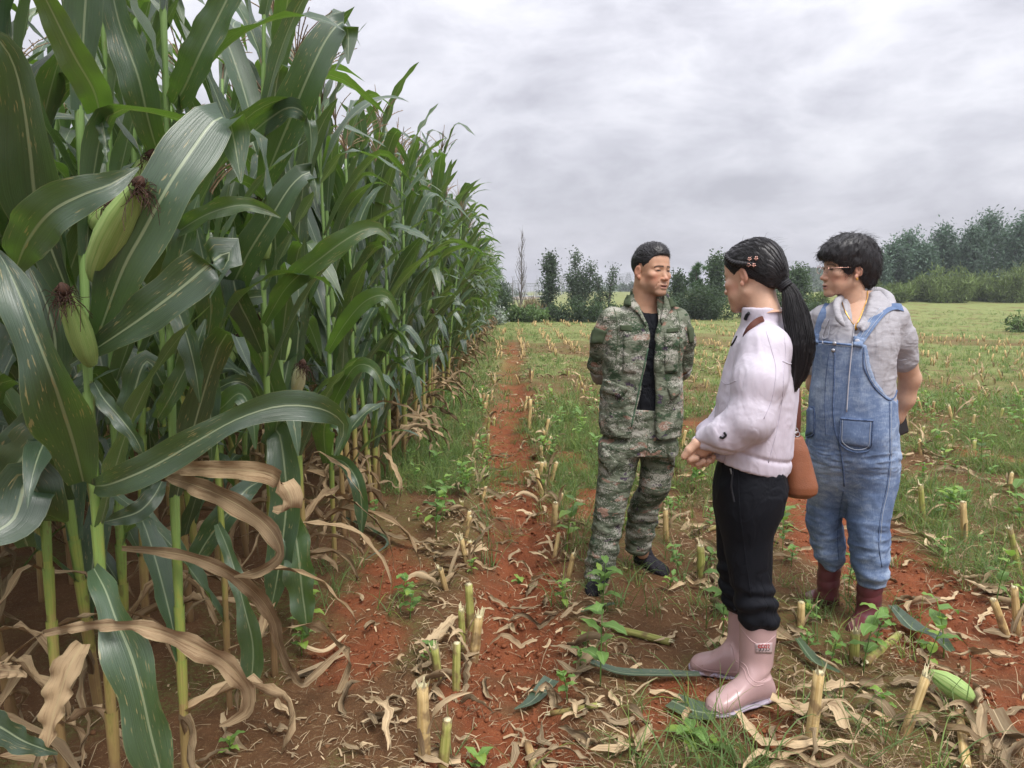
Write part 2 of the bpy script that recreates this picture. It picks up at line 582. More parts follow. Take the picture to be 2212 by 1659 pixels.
def gz(x, y):
    x = np.asarray(x, float); y = np.asarray(y, float)
    P = np.stack([x, y], -1)
    near = sstep(-y, -26, -10)
    tr = np.exp(-((x + 0.0 + 0.05 * np.sin(y * 1.1)) / 0.19) ** 2) * sstep(-y, -18, -8)
    z = -0.075 * tr
    for c in (-0.30, 0.27, 1.0, 1.5, 2.3, 2.85, 3.6, 4.1):
        z = z + 0.028 * np.exp(-((x - c) / 0.13) ** 2) * near
    z = z + 0.035 * fbm(P * 0.6, 11, 2) * sstep(-y, -60, -8)
    z = z + 0.010 * fbm(P * 5.0, 21, 2) * near
    z = z + 1.1 * sstep(y, 30, 75) * sstep(x, 4, 25) - 1.0 * sstep(y, 45, 90) * sstep(-x, -12, 4)
    return z


def gz_fine(x, y):
    """gz plus the clods of the turned soil"""
    red, moss, far = masks(x, y)
    P = np.stack([x, y], -1)
    near = sstep(-y, -9, -3.5)
    c = np.abs(vnoise(P * 15, 5)) + 0.6 * np.abs(vnoise(P * 33 + 3.1, 6)) + 0.35 * np.abs(vnoise(P * 61, 8))
    return gz(x, y) + near * ((c - 0.75) * (0.006 + 0.026 * red)), red, moss, far


def g1(x, y):
    return float(gz(np.array([x]), np.array([y]))[0])


def graded(lo, hi, a, b, step, grow):
    v = [a]
    while v[-1] < b:
        v.append(v[-1] + step)
    s = step
    while v[-1] < hi:
        s *= grow
        v.append(v[-1] + s)
    s = step
    while v[0] > lo:
        s *= grow
        v.insert(0, v[0] - s)
    return np.array(v)


def build_ground():
    xs = graded(-420, 420, -1.6, 3.4, 0.017, 1.055)
    ys = [-60, -30, -12, -6, -3, -1.2, -0.2, 0.5, 0.9, 1.2]
    while ys[-1] < 2.2:
        ys.append(ys[-1] + 0.02)
    while ys[-1] < 640:
        y = ys[-1]
        ys.append(y + max(0.016, 0.0075 * y) * (1 if y < 12 else 1 + (y - 12) * 0.03))
    ys = np.array(ys)
    X, Y = np.meshgrid(xs, ys)
    Z, red, moss, far = gz_fine(X.ravel(), Y.ravel())
    nx, ny = len(xs), len(ys)
    i = np.arange(ny - 1)[:, None] * nx + np.arange(nx - 1)[None]
    Q = np.stack([i, i + 1, i + nx + 1, i + nx], -1).reshape(-1, 4)
    me = make_mesh('ground', np.stack([X.ravel(), Y.ravel(), Z], 1), [Q], col=np.stack([red, moss, far], 1))
    m, t = new_mat('soil')
    tc = t.n('ShaderNodeTexCoord').outputs['Object']
    att = t.n('ShaderNodeAttribute', attribute_name='Col').outputs['Color']
    s3 = t.n('ShaderNodeSeparateColor', {0: att})
    nA = t.noise(tc, 9, 5, 0.6)
    nB = t.noise(tc, 60, 4, 0.6)
    nC = t.noise(tc, 240, 3, 0.6)
    brown = t.mix(nA, rgb(0.085, 0.044, 0.021), rgb(0.185, 0.092, 0.043))
    brown = t.mix(t.math('MULTIPLY', t.step(nB, 0.52, 0.72), 0.55), brown, rgb(0.26, 0.165, 0.085))
    redc = t.mix(nA, rgb(0.135, 0.040, 0.017), rgb(0.31, 0.100, 0.042))
    redc = t.mix(t.math('MULTIPLY', t.step(nB, 0.45, 0.7), 0.5), redc, rgb(0.17, 0.05, 0.026))
    mossc = t.mix(nB, rgb(0.085, 0.075, 0.028), rgb(0.17, 0.15, 0.05))
    c = t.mix(t.math('MULTIPLY', s3.outputs[1], t.step(nB, 0.35, 0.65)), brown, mossc)
    c = t.mix(s3.outputs[0], c, redc)
    # specks of straw and dry root
    mk = t.noise(t.mapping(tc, (1, 1, 1), loc=(3, 1, 0)), 330, 2, 0.5)
    c = t.mix(t.math('MULTIPLY', t.step(mk, 0.67, 0.72), 0.75), c, rgb(0.48, 0.38, 0.2))
    grass = t.mix(t.noise(tc, 2.2, 5, 0.65), rgb(0.115, 0.175, 0.055), rgb(0.27, 0.265, 0.10))
    fn = t.noise(tc, 1.1, 4, 0.6)
    g = t.math('MULTIPLY', s3.outputs[2], t.step(fn, 0.28, 0.5))
    c = t.mix(g, c, grass)
    h = t.math('ADD', t.math('MULTIPLY', nB, 0.7), t.math('MULTIPLY', nC, 0.4))
    pb = t.n('ShaderNodeBsdfPrincipled', {'Base Color': c, 'Roughness': 0.95, 'Specular IOR Level': 0.15, 'Normal': bump(t, h, 0.02, 0.8)})
    out(t, pb)
    o = link('ground', me, m)
    tag(o, 'red brown ploughed soil with stubble rows', None, kind='structure')


build_ground()
# ------------------------------------------------------------------ corn
def wprof(t, w0=0.5, pk=0.35):
    """blade width along t: clasping base, widest near a third, long taper to the tip"""
    a = w0 + (1 - w0) * sstep(t, 0, pk)
    return a * np.clip(1 - np.clip((t - pk) / (1 - pk), 0, 1) ** 2.0, 0.0, 1) ** 0.85


def rpath(L, e0, drop, brk=None, az_drift=0.0, n=17, r=None):
    """leaf midrib in its own vertical plane: x outwards, z up (y = drift)"""
    t = np.linspace(0, 1, n)
    el = e0 - drop * t ** 1.8
    if brk is not None:
        el = el - R(brk[1]) * sstep(t, brk[0] - 0.05, brk[0] + 0.05)
    az = az_drift * t ** 1.5
    d = np.stack([np.cos(el) * np.cos(az), np.cos(el) * np.sin(az), np.sin(el)], 1)
    P = np.concatenate([[[0, 0, 0]], np.cumsum((d[:-1] + d[1:]) / 2 * L / (n - 1), 0)])
    return P


def rleaf(r, zfrac, dry=False, n=17, m=4):
    """one random leaf; zfrac 0 bottom .. 1 top of plant"""
    if dry:
        L = r.uniform(0.4, 0.75); W = r.uniform(0.010, 0.03)
        P = rpath(L, R(r.uniform(20, 65)), R(r.uniform(90, 150)), (r.uniform(0.15, 0.4), r.uniform(20, 60)), r.uniform(-1.2, 1.2), n)
        t = np.linspace(0, 1, n)
        P = P + 0.02 * np.stack([vnoise(np.stack([t * 6, t * 0 + r.uniform(0, 99)], -1), k) for k in (1, 2, 3)], 1) * t[:, None] * 2
        return strip(P, W * wprof(t, 0.8, 0.3), (0, 0, 1), m, r.uniform(0.3, 1.1), W * 0.5, r.uniform(3, 7), r.uniform(0, 6), np.cumsum(r.uniform(-0.35, 0.35, n)), r.uniform(-0.6, 0.8))
    mid = 1 - abs(zfrac - 0.55) * 1.15
    if n < 12: mid += 0.25
    L = r.uniform(0.62, 0.85) * (0.55 + 0.5 * mid)
    W = r.uniform(0.043, 0.058) * (0.7 + 0.36 * mid)
    e0 = R(r.uniform(56, 76) + 10 * zfrac)
    k = r.random()
    if k < 0.46:
        P = rpath(L, e0, R(r.uniform(15, 50)), (r.uniform(0.5, 0.8), r.uniform(70, 125)), r.uniform(-0.5, 0.5), n)
    elif k < 0.66:
        P = rpath(L, e0, R(r.uniform(80, 150)), None, r.uniform(-0.7, 0.7), n)
    else:
        P = rpath(L, e0, R(r.uniform(18, 50)), None, r.uniform(-0.4, 0.4), n)
    t = np.linspace(0, 1, n)
    tw = r.uniform(-0.9, 0.9) * t ** 1.5 + r.uniform(-0.2, 0.2)
    fold = r.uniform(0.12, 0.42) * (1.25 - t)
    return strip(P, W * wprof(t), (0, 0, 1), m, fold, r.uniform(0.003, 0.012), r.uniform(2.5, 5), r.uniform(0, 6), tw)


def stalk_geo(r, H=2.35, r0=0.0155, n=26, lean=(0, 0), seg=8):
    t = np.linspace(0, 1, n)
    P = np.stack([lean[0] * t ** 1.5 * H + 0.012 * np.sin(t * 9 + r.uniform(0, 6)) * t, lean[1] * t ** 1.5 * H + 0.012 * np.sin(t * 7 + r.uniform(0, 6)) * t, t * H - 0.05], 1)
    rad = r0 * (1.06 - 0.62 * t)
    node = np.abs(((t * H) / 0.165) % 1 - 0.5) * 2
    rad = rad * (1 + 0.14 * np.clip(node - 0.72, 0, 1) * 3)
    return P, rad


def stalk_at(P, z):
    return np.array([np.interp(z, P[:, 2], P[:, 0]), np.interp(z, P[:, 2], P[:, 1]), z])


def sheath(r, P, z, az, rad, h=0.13):
    """leaf sheath wrapped round the stalk below the blade"""
    zz = np.linspace(z - h, z + 0.004, 5)
    C = np.stack([stalk_at(P, q) for q in zz])
    return tube(C, rad * np.array([1.05, 1.16, 1.2, 1.24, 1.3]), 8, False)


def ear_geo(r, L=0.23, rad=0.033, el=R(68), az=0.0, base=(0, 0, 0)):
    """ear in its husk and its silk; returns (husk Geo, silk Geo)"""
    d = np.array([math.cos(el) * math.cos(az), math.cos(el) * math.sin(az), math.sin(el)])
    base = np.asarray(base, float)
    n = 14
    t = np.linspace(0, 1, n)
    C = base + d * (t * L)[:, None] + 0.01 * np.sin(t * 2.5)[:, None] * np.array([d[1], -d[0], 0.2])
    prof = rad * np.interp(t, [0, 0.06, 0.2, 0.45, 0.7, 0.88, 1], [0.34, 0.6, 0.9, 1.0, 0.86, 0.52, 0.26])
    husk = Geo()
    V, Q, T, UV = tube(C, prof, 20, True)
    k = n * 20
    ang = np.tile(np.arange(20), n)
    Nn = unit(V[:k] - np.repeat(C, 20, 0))
    V[:k] += Nn * (0.0016 * np.sin(ang * 2.1 + np.repeat(t, 20) * 2))[:, None]
    husk.add(V, Q, T, UV, r.random())
    # outer husk leaves lying over the body
    for a in r.uniform(0, 6.28, 4):
        tt = np.linspace(0.02, r.uniform(0.85, 1.08), 9)
        ax = unit(np.cross(d, [0.3, 0.2, 1])); ay = np.cross(d, ax)
        rr = np.interp(tt, t, prof) + 0.0035 + 0.008 * np.clip(tt - 0.85, 0, 1)
        aa = a + 0.35 * tt
        Pp = base + d * (tt * L)[:, None] + rr[:, None] * (np.cos(aa)[:, None] * ax + np.sin(aa)[:, None] * ay)
        nn = np.cos(aa)[:, None] * ax + np.sin(aa)[:, None] * ay
        Vs, Qs, Us = strip(Pp, rad * 0.75 * np.interp(tt, [0, 0.4, 1.1], [0.7, 1, 0.15]), nn, 4, -0.5, 0.0)
        husk.add(Vs, Qs, None, Us, r.random())
    silk = Geo()
    tip = C[-1]
    for i in range(70):
        l = r.uniform(0.04, 0.09)
        q = np.linspace(0, 1, 6)
        dirr = unit(d + r.normal(0, 0.5, 3))
        Pp = tip - d * 0.015 + dirr * (q * l * 0.7)[:, None] + np.array([0, 0, -1]) * (q ** 2 * l * r.uniform(0.3, 1.3))[:, None] + 0.008 * np.stack([np.sin(q * 6 + r.uniform(0, 6)) for _ in range(3)], 1)
        V, Q, T, UV = tube(Pp, 0.0012 * (1.1 - 0.5 * q), 3, False)
        silk.add(V, Q, None, UV, r.random())
    q = np.linspace(0, 1, 5)
    V, Q, T, UV = tube(tip + d * (q * 0.03 - 0.012)[:, None], [0.010, 0.013, 0.014, 0.011, 0.003], 7)
    silk.add(V, Q, T, UV, 0.3)
    return husk, silk


def tassel_geo(r, lo=False):
    g = Geo()
    nb = r.integers(7, 13)
    q = np.linspace(0, 1, 7 if not lo else 4)
    for i in range(nb + 1):
        l = r.uniform(0.14, 0.25) if i else r.uniform(0.26, 0.36)
        el = R(r.uniform(48, 78)) if i else R(86)
        az = r.uniform(0, 6.28)
        z0 = r.uniform(0.02, 0.12) if i else 0.0
        e = el - (0.7 * q if i else 0.05 * q)
        s = l / (len(q) - 1)
        st = np.stack([np.cos(e) * math.cos(az), np.cos(e) * math.sin(az), np.sin(e)], 1) * s
        P = np.array([0, 0, z0]) + np.concatenate([[[0, 0, 0]], np.cumsum(st[:-1], 0)])
        V, Q, T, UV = tube(P, 0.0032 * (1.1 - 0.45 * q), 4 if not lo else 3, False)
        g.add(V, Q, None, UV, r.random())
        if lo: continue
        for k in range(int(l / 0.014)):
            f = (k + 0.6) / (l / 0.014)
            c = np.array([np.interp(f, q, P[:, d]) for d in range(3)])
            dr = unit(unit(P[-1] - P[0]) * 1.1 + r.normal(0, 0.5, 3)) * r.uniform(0.008, 0.012)
            sd = unit(np.cross(dr, [0.3, 1, 0.2])) * 0.0024
            g.add(np.stack([c - sd * .3, c + sd + dr * .5, c + dr, c - sd + dr * .5]), [[0, 1, 2, 3]], None, None, r.random())
    return g


def make_plant(r, lo=False, skip=(), ear=True, H=None, lean=None, nleaf=15, r0=None):
    """root Empty with stalk, leaves, ear (> silk), tassel as children"""
    root = empty('corn_plant')
    H = H or r.uniform(2.35, 2.62)
    if lean is None:
        lean = (r.uniform(-0.015, 0.05), r.uniform(-0.03, 0.03))
    n, m = (17, 4) if not lo else (9, 2)
    P, rad = stalk_geo(r, H, r0 or r.uniform(0.0135, 0.0165), 30 if not lo else 8, lean)
    g = Geo()
    V, Q, T, UV = tube(P, rad, 8 if not lo else 5)
    g.add(V, Q, T, UV)
    zs = np.linspace(0.22, H - 0.12, nleaf)
    az0 = r.normal(0, 0.15)
    leaves = []
    for i, z in enumerate(zs):
        az = az0 + math.pi * (i % 2) + r.normal(0, 0.35)
        dry = z < r.uniform(0.2, 0.62)
        rr = float(np.interp(z, P[:, 2], rad))
        if not dry and not lo:
            V, Q, UV = None, None, None
            Vs, Qs, Ts, Us = sheath(r, P, z, az, rr)
            g.add(Vs, Qs, None, Us + np.array([0, z]), 0)
        if i in skip:
            continue
        V, Q, UV = rleaf(r, (z - 0.2) / (H - 0.3), dry, n, m)
        V = xf(V + np.array([rr * 0.8, 0, 0]), stalk_at(P, z), az)
        leaves.append((V, Q, UV, dry))
        if dry and r.random() < 0.45:
            V, Q, UV = rleaf(r, 0.1, True, n, m)
            V = xf(V + np.array([rr * 0.8, 0, 0]), stalk_at(P, z * 0.7), az + r.normal(0, 1))
            leaves.append((V, Q, UV, True))
    g.build('stalk', M['stalk'], root)
    for V, Q, UV, dry in leaves:
        Geo().add(V, Q, None, UV).build('dry_leaf' if dry else 'leaf', M['dry'] if dry else M['leaf'], root)
    if ear and not lo:
        ze = r.uniform(1.05, 1.35)
        az = az0 + r.normal(0, 0.5)
        hk, sk = ear_geo(r, r.uniform(0.2, 0.25), r.uniform(0.027, 0.033), R(r.uniform(60, 76)), az, stalk_at(P, ze) + np.array([0.014 * math.cos(az), 0.014 * math.sin(az), 0]))
        e = hk.build('ear', M['husk'], root)
        sk.build('silk', M['silk'], e)
    tg = tassel_geo(r, lo)
    e = tg.build('tassel', M['tassel'], root, loc=tuple(P[-1]))
    return root, P


def hero_leaf(parent, pts, mat='leaf', name='leaf', n=26, m=6, fold=0.2, wave=0.006, wf=4.0, ph=0.0, roll=0.0):
    """pts: (u, v, Y, half width px [, side angle deg in the picture])"""
    C = []
    pts = [tuple(p) for p in pts]
    for i, p in enumerate(pts):
        a = pts[max(i - 1, 0)]; b = pts[min(i + 1, len(pts) - 1)]
        if len(p) > 4:
            sd = np.array([math.cos(R(p[4])), -math.sin(R(p[4]))])
        else:
            d = unit(np.array([b[0] - a[0], b[1] - a[1]], float))
            sd = np.array([-d[1], d[0]])
        s3 = np.array([sd[0], -sd[1] * SP, -sd[1] * CP])
        P3 = at(p[0], p[1], p[2])
        C.append(np.concatenate([P3, [p[3] / FPX * p[2]], s3]))
    C = resample(np.array(C), n)
    P, W, Sd = C[:, :3], C[:, 3], unit(C[:, 4:7])
    T = unit(np.gradient(P, axis=0))
    N = unit(np.cross(Sd, T))
    c, s_ = math.cos(roll), math.sin(roll)
    N2 = c * N + s_ * Sd
    V, Q, UV = strip(P, np.maximum(W, 0.0006), N2, m, fold, wave, wf, ph)
    V = V - np.array(parent.location)
    return Geo().add(V, Q, None, UV).build(name, M[mat], parent)


rc = np.random.default_rng(101)
CORN_G = 'corn plants standing in the field'
HERO = []


def hero_plant(u, Y, lean, H, skip, label, seed, ear=False):
    r = np.random.default_rng(seed)
    X = (u - CU) / FPX * Y
    root, P = make_plant(r, False, skip, ear, H, lean, r0=0.0128 if H > 2 else 0.0105)
    root.location = (X, Y, g1(X, Y))
    tag(root, label, 'corn plant', CORN_G)
    HERO.append((X, Y))
    return root, P


ALL = tuple(range(13))
s1, p1 = hero_plant(178, 1.72, (0.012, 0.0), 2.6, (0, 1, 2, 3, 5, 6), 'corn plant nearest the camera with a fat green ear of brown silk', 11)
s2, p2 = hero_plant(345, 2.0, (0.03, 0.0), 2.6, (2, 3, 5), 'corn plant behind the fat ear, its stalk bare and yellow green low down', 12)
s4, p4 = hero_plant(455, 2.4, (0.0, 0.0), 1.75, (3, 4, 5, 6, 7, 8, 9), 'short thin corn plant standing between two thicker stalks', 13)
s3, p3 = hero_plant(562, 2.62, (0.02, 0.0), 2.5, (3, 5), 'corn plant with a silk tufted ear high up, beside the bare soil', 14)
s5, p5 = hero_plant(60, 1.95, (0.0, 0.0), 2.5, (1, 2, 3), 'corn plant at the left edge of the photo with a torn dry leaf', 15)
s6, p6 = hero_plant(708, 3.75, (0.0, 0.0), 2.45, (1, 4), 'corn plant with a dark green leaf hanging down over the weedy soil', 16)

# big leaves of the nearest plant
hero_leaf(s1, [(180, 1040, 1.70, 30), (160, 960, 1.62, 58), (135, 880, 1.55, 66), (108, 800, 1.5, 64), (68, 700, 1.5, 50), (38, 625, 1.52, 34), (6, 560, 1.55, 14), (-30, 520, 1.6, 2)], fold=0.45, wave=0.02, wf=2.2, ph=0.5)
hero_leaf(s1, [(150, 640, 1.75, 22), (84, 460, 1.68, 58), (66, 330, 1.62, 62), (52, 230, 1.58, 46), (30, 140, 1.55, 32), (-5, 85, 1.52, 22), (-60, 60, 1.5, 5)], fold=0.35, wave=0.012, wf=2.0)
hero_leaf(s1, [(205, 745, 1.70, 22), (262, 590, 1.62, 52), (310, 500, 1.6, 62), (365, 400, 1.6, 60), (418, 320, 1.64, 58, -38), (462, 262, 1.68, 48, -38), (492, 258, 1.70, 42, -36), (505, 300, 1.70, 34, -38), (514, 350, 1.69, 17, -40), (521, 396, 1.68, 2, -40)], fold=0.15, wave=0.004, n=36)
hero_leaf(s1, [(152, 788, 1.70, 6), (235, 735, 1.66, 26), (318, 678, 1.62, 46), (400, 615, 1.6, 50), (470, 556, 1.6, 44, 48), (498, 548, 1.61, 34, 62), (478, 590, 1.6, 22, 60), (452, 645, 1.58, 2, 60)], fold=0.22, wave=0.006, n=34)
hero_leaf(s1, [(205, 1050, 1.70, 16), (240, 1045, 1.60, 30), (325, 1010, 1.55, 38), (427, 952, 1.52, 34), (513, 905, 1.5, 26), (598, 878, 1.52, 34), (670, 878, 1.55, 34), (720, 895, 1.6, 22), (744, 925, 1.62, 12), (722, 985, 1.62, 2)], fold=0.3, wave=0.008, n=34)
hero_leaf(s1, [(30, 590, 1.62, 10), (60, 520, 1.55, 44), (110, 458, 1.5, 50), (180, 420, 1.5, 40), (240, 398, 1.52, 26), (300, 362, 1.56, 2)], fold=0.25, wave=0.008, roll=0.3)
hero_leaf(s1, [(203, 1228, 1.68, 14), (228, 1275, 1.6, 30), (252, 1340, 1.55, 44), (284, 1416, 1.52, 56), (308, 1502, 1.5, 58), (325, 1580, 1.5, 52), (345, 1660, 1.5, 48), (360, 1740, 1.5, 20)], fold=0.35, wave=0.014, wf=3.0, n=30)
hero_leaf(s1, [(215, 240, 1.72, 26), (200, 190, 1.66, 34), (160, 120, 1.6, 34), (110, 20, 1.55, 26), (60, -80, 1.5, 18)], fold=0.3)
hero_leaf(s1, [(215, 245, 1.72, 8), (225, 285, 1.7, 12), (232, 350, 1.68, 2)], fold=0.3)
# dry leaves that droop from the first plants
hero_leaf(s1, [(96, 1368, 1.62, 8), (180, 1352, 1.55, 12), (274, 1350, 1.5, 14), (345, 1362, 1.5, 20), (411, 1390, 1.52, 25), (480, 1425, 1.55, 25), (530, 1480, 1.58, 20), (536, 1530, 1.6, 16), (500, 1558, 1.6, 10), (474, 1568, 1.6, 3)], 'dry', 'dry_leaf', wave=0.012, wf=7, fold=0.4, n=34)
hero_leaf(s1, [(178, 1392, 1.68, 18), (150, 1440, 1.62, 34), (130, 1500, 1.6, 34), (112, 1560, 1.58, 24), (96, 1640, 1.56, 8)], 'dry', 'dry_leaf', wave=0.014, wf=5, fold=0.5)
hero_leaf(s2, [(352, 1010, 1.98, 12), (430, 1012, 1.85, 18), (520, 1015, 1.8, 22), (585, 1025, 1.78, 24), (622, 1060, 1.76, 26, 20), (628, 1100, 1.76, 22, 12), (590, 1100, 1.78, 6, 60)], 'dry', 'dry_leaf', wave=0.008, wf=5, fold=0.35, n=30)
hero_leaf(s2, [(362, 1030, 1.96, 8), (420, 1048, 1.88, 20), (480, 1072, 1.85, 24), (545, 1110, 1.83, 24), (588, 1150, 1.82, 20), (606, 1200, 1.82, 12), (560, 1235, 1.84, 12), (505, 1246, 1.86, 2)], 'dry', 'dry_leaf', wave=0.01, wf=5, fold=0.35, n=30)
hero_leaf(s2, [(264, 1184, 2.0, 6), (360, 1192, 1.95, 12), (430, 1208, 1.95, 15), (500, 1240, 2.0, 16), (560, 1290, 2.1, 18), (592, 1340, 2.15, 15), (606, 1400, 2.2, 11), (630, 1450, 2.25, 10), (652, 1478, 2.3, 8), (690, 1448, 2.4, 10), (745, 1396, 2.5, 3)], 'dry', 'dry_leaf', wave=0.008, wf=9, fold=0.4, n=40)
hero_leaf(s4, [(470, 1132, 2.38, 8), (490, 1180, 2.3, 16), (508, 1235, 2.25, 17), (530, 1320, 2.2, 20), (546, 1390, 2.2, 30), (545, 1450, 2.2, 24), (534, 1540, 2.2, 3)], fold=0.35, wave=0.012)
hero_leaf(s3, [(600, 1090, 2.6, 12), (632, 1130, 2.55, 30), (645, 1200, 2.5, 36), (652, 1270, 2.5, 34), (660, 1330, 2.5, 22), (664, 1370, 2.5, 2)], fold=0.4, wave=0.02)
hero_leaf(s3, [(572, 960, 2.6, 10), (600, 930, 2.55, 30), (615, 1010, 2.5, 36), (618, 1100, 2.5, 36), (600, 1240, 2.5, 28), (582, 1330, 2.5, 4)], fold=0.3, wave=0.01)
# leaves of the second and third plants, high up
hero_leaf(s2, [(345, 345, 1.98, 18), (322, 265, 1.9, 30), (300, 170, 1.85, 40), (275, 100, 1.85, 36), (255, 40, 1.85, 30), (240, -30, 1.85, 24)], fold=0.3)
hero_leaf(s2, [(375, 225, 2.0, 18), (398, 190, 1.95, 30), (430, 120, 1.9, 36), (470, 40, 1.88, 34), (510, -40, 1.86, 30)], fold=0.25)
hero_leaf(s2, [(355, 520, 1.98, 10), (385, 500, 1.9, 17), (450, 462, 1.85, 22), (520, 443, 1.85, 20), (570, 452, 1.85, 12), (606, 470, 1.87, 2)], fold=0.5, wave=0.008)
hero_leaf(s2, [(352, 690, 1.98, 14), (372, 650, 1.95, 26), (388, 560, 1.9, 30), (410, 480, 1.9, 22), (430, 420, 1.9, 2)], fold=0.3)
hero_leaf(s3, [(560, 420, 2.6, 10), (590, 345, 2.5, 30), (630, 250, 2.45, 42), (668, 160, 2.4, 40), (705, 85, 2.4, 34, -40), (738, 48, 2.42, 28, -35), (752, 70, 2.42, 22, -30), (752, 138, 2.4, 2, -30)], fold=0.2, n=30)
hero_leaf(s3, [(565, 640, 2.6, 14), (500, 640, 2.5, 28), (530, 560, 2.4, 34), (585, 470, 2.35, 32), (630, 400, 2.35, 26, -42), (668, 372, 2.37, 22, -42), (682, 400, 2.36, 10, -40), (686, 440, 2.35, 2, -40)], fold=0.2, n=30)
hero_leaf(s3, [(530, 300, 2.55, 12), (580, 258, 2.45, 28), (626, 232, 2.4, 22, -60), (662, 250, 2.38, 18, -60), (672, 300, 2.38, 12, -50), (668, 360, 2.38, 2, -50)], fold=0.25)
hero_leaf(s3, [(572, 700, 2.6, 10), (620, 620, 2.5, 22), (690, 560, 2.4, 26), (760, 510, 2.35, 24), (812, 492, 2.35, 14), (846, 520, 2.36, 3)], fold=0.3, wave=0.012)
hero_leaf(s4, [(440, 760, 2.38, 10), (455, 690, 2.3, 26), (452, 620, 2.25, 30), (435, 540, 2.25, 20), (420, 470, 2.25, 3)], fold=0.3)
hero_leaf(s6, [(705, 1000, 3.7, 8), (700, 930, 3.5, 26), (715, 900, 3.4, 26), (745, 925, 3.35, 18), (730, 985, 3.35, 2)], fold=0.3)
hero_leaf(s6, [(715, 990, 3.7, 8), (745, 1000, 3.5, 14), (772, 1040, 3.4, 18), (782, 1100, 3.4, 16), (780, 1160, 3.4, 2)], fold=0.4)
hero_leaf(s2, [(372, 640, 1.98, 10), (388, 680, 1.9, 22), (408, 740, 1.87, 24), (424, 810, 1.87, 18), (432, 870, 1.88, 2)], fold=0.35)
hero_leaf(s1, [(203, 825, 1.72, 10), (225, 862, 1.68, 18), (262, 905, 1.66, 20), (295, 950, 1.66, 14), (318, 1002, 1.68, 2)], fold=0.4)
hero_leaf(s2, [(340, 905, 1.98, 12), (366, 862, 1.92, 20), (396, 805, 1.9, 22), (425, 745, 1.9, 16), (444, 690, 1.92, 3)], fold=0.3)
hero_leaf(s5, [(60, 1180, 1.95, 20), (20, 1060, 1.85, 50), (62, 960, 1.8, 58), (104, 890, 1.8, 30), (120, 850, 1.8, 4)], fold=0.25, wave=0.01)
hero_leaf(s4, [(446, 690, 2.38, 8), (450, 760, 2.3, 22), (453, 850, 2.28, 26), (456, 930, 2.28, 20), (458, 1000, 2.3, 3)], fold=0.2)
hero_leaf(s3, [(562, 870, 2.6, 6), (540, 836, 2.5, 14), (510, 824, 2.45, 16), (474, 838, 2.45, 10), (450, 860, 2.45, 2)], fold=0.35)
hero_leaf(s3, [(566, 760, 2.6, 10), (540, 700, 2.5, 24), (512, 640, 2.45, 28), (500, 560, 2.45, 22), (505, 490, 2.47, 3)], fold=0.3)
hero_leaf(s4, [(455, 900, 2.38, 10), (480, 880, 2.3, 20), (520, 850, 2.25, 22), (545, 900, 2.22, 18), (552, 970, 2.22, 3)], fold=0.35)
hero_leaf(s2, [(350, 1040, 1.98, 10), (330, 1075, 1.92, 22), (300, 1105, 1.9, 24), (255, 1120, 1.9, 16), (222, 1128, 1.9, 3)], fold=0.35)
hero_leaf(s3, [(560, 1040, 2.6, 10), (530, 1060, 2.5, 24), (490, 1110, 2.45, 30), (440, 1180, 2.45, 26), (410, 1240, 2.46, 4)], fold=0.35, wave=0.01)
hero_leaf(s6, [(708, 900, 3.7, 8), (735, 840, 3.5, 16), (770, 790, 3.4, 18), (810, 800, 3.35, 14), (835, 860, 3.35, 2)], fold=0.3)
hero_leaf(s6, [(708, 760, 3.7, 8), (745, 700, 3.5, 18), (790, 650, 3.4, 20), (835, 640, 3.35, 14), (862, 690, 3.35, 2)], fold=0.3)
hero_leaf(s5, [(70, 900, 1.95, 16), (110, 820, 1.9, 40), (120, 740, 1.88, 46), (98, 650, 1.88, 36), (60, 570, 1.9, 8)], fold=0.3)
hero_leaf(s2, [(352, 830, 1.98, 12), (318, 780, 1.95, 26), (292, 840, 1.95, 30), (276, 930, 1.96, 22), (270, 1010, 1.97, 4)], fold=0.3, wave=0.01)
# torn dry leaf and the leaf at the bottom left corner
hero_leaf(s5, [(-40, 1440, 1.6, 14), (0, 1446, 1.55, 18), (40, 1450, 1.52, 12), (58, 1462, 1.5, 3)], 'dry', 'dry_leaf', wave=0.01, wf=6)
hero_leaf(s5, [(-40, 1555, 1.5, 24), (0, 1570, 1.46, 38), (50, 1600, 1.44, 30), (95, 1618, 1.42, 14), (125, 1628, 1.4, 3)], fold=0.2)
hero_leaf(s5, [(60, 1080, 1.95, 20), (100, 1110, 1.85, 48), (60, 1040, 1.8, 60), (30, 1120, 1.75, 60), (-30, 1160, 1.7, 30)], fold=0.2)
hero_leaf(s5, [(-20, 1080, 1.85, 34), (40, 1000, 1.8, 52), (95, 930, 1.8, 44), (130, 870, 1.8, 10)], fold=0.25)

# ears: fat one on the nearest plant, one beside it with a tuft, one on the third plant
def hero_ear(root, base, tip, rad, label=None, mat='husk', silkn=1):
    b, tp = np.asarray(base), np.asarray(tip)
    d = tp - b
    L = np.linalg.norm(d)
    el = math.asin(d[2] / L); az = math.atan2(d[1], d[0])
    hk, sk = ear_geo(rc, L, rad, el, az, b - np.array(root.location))
    e = hk.build('ear', M[mat], root)
    sk.build('silk', M['silk'], e)
    if label:
        e['label'] = label


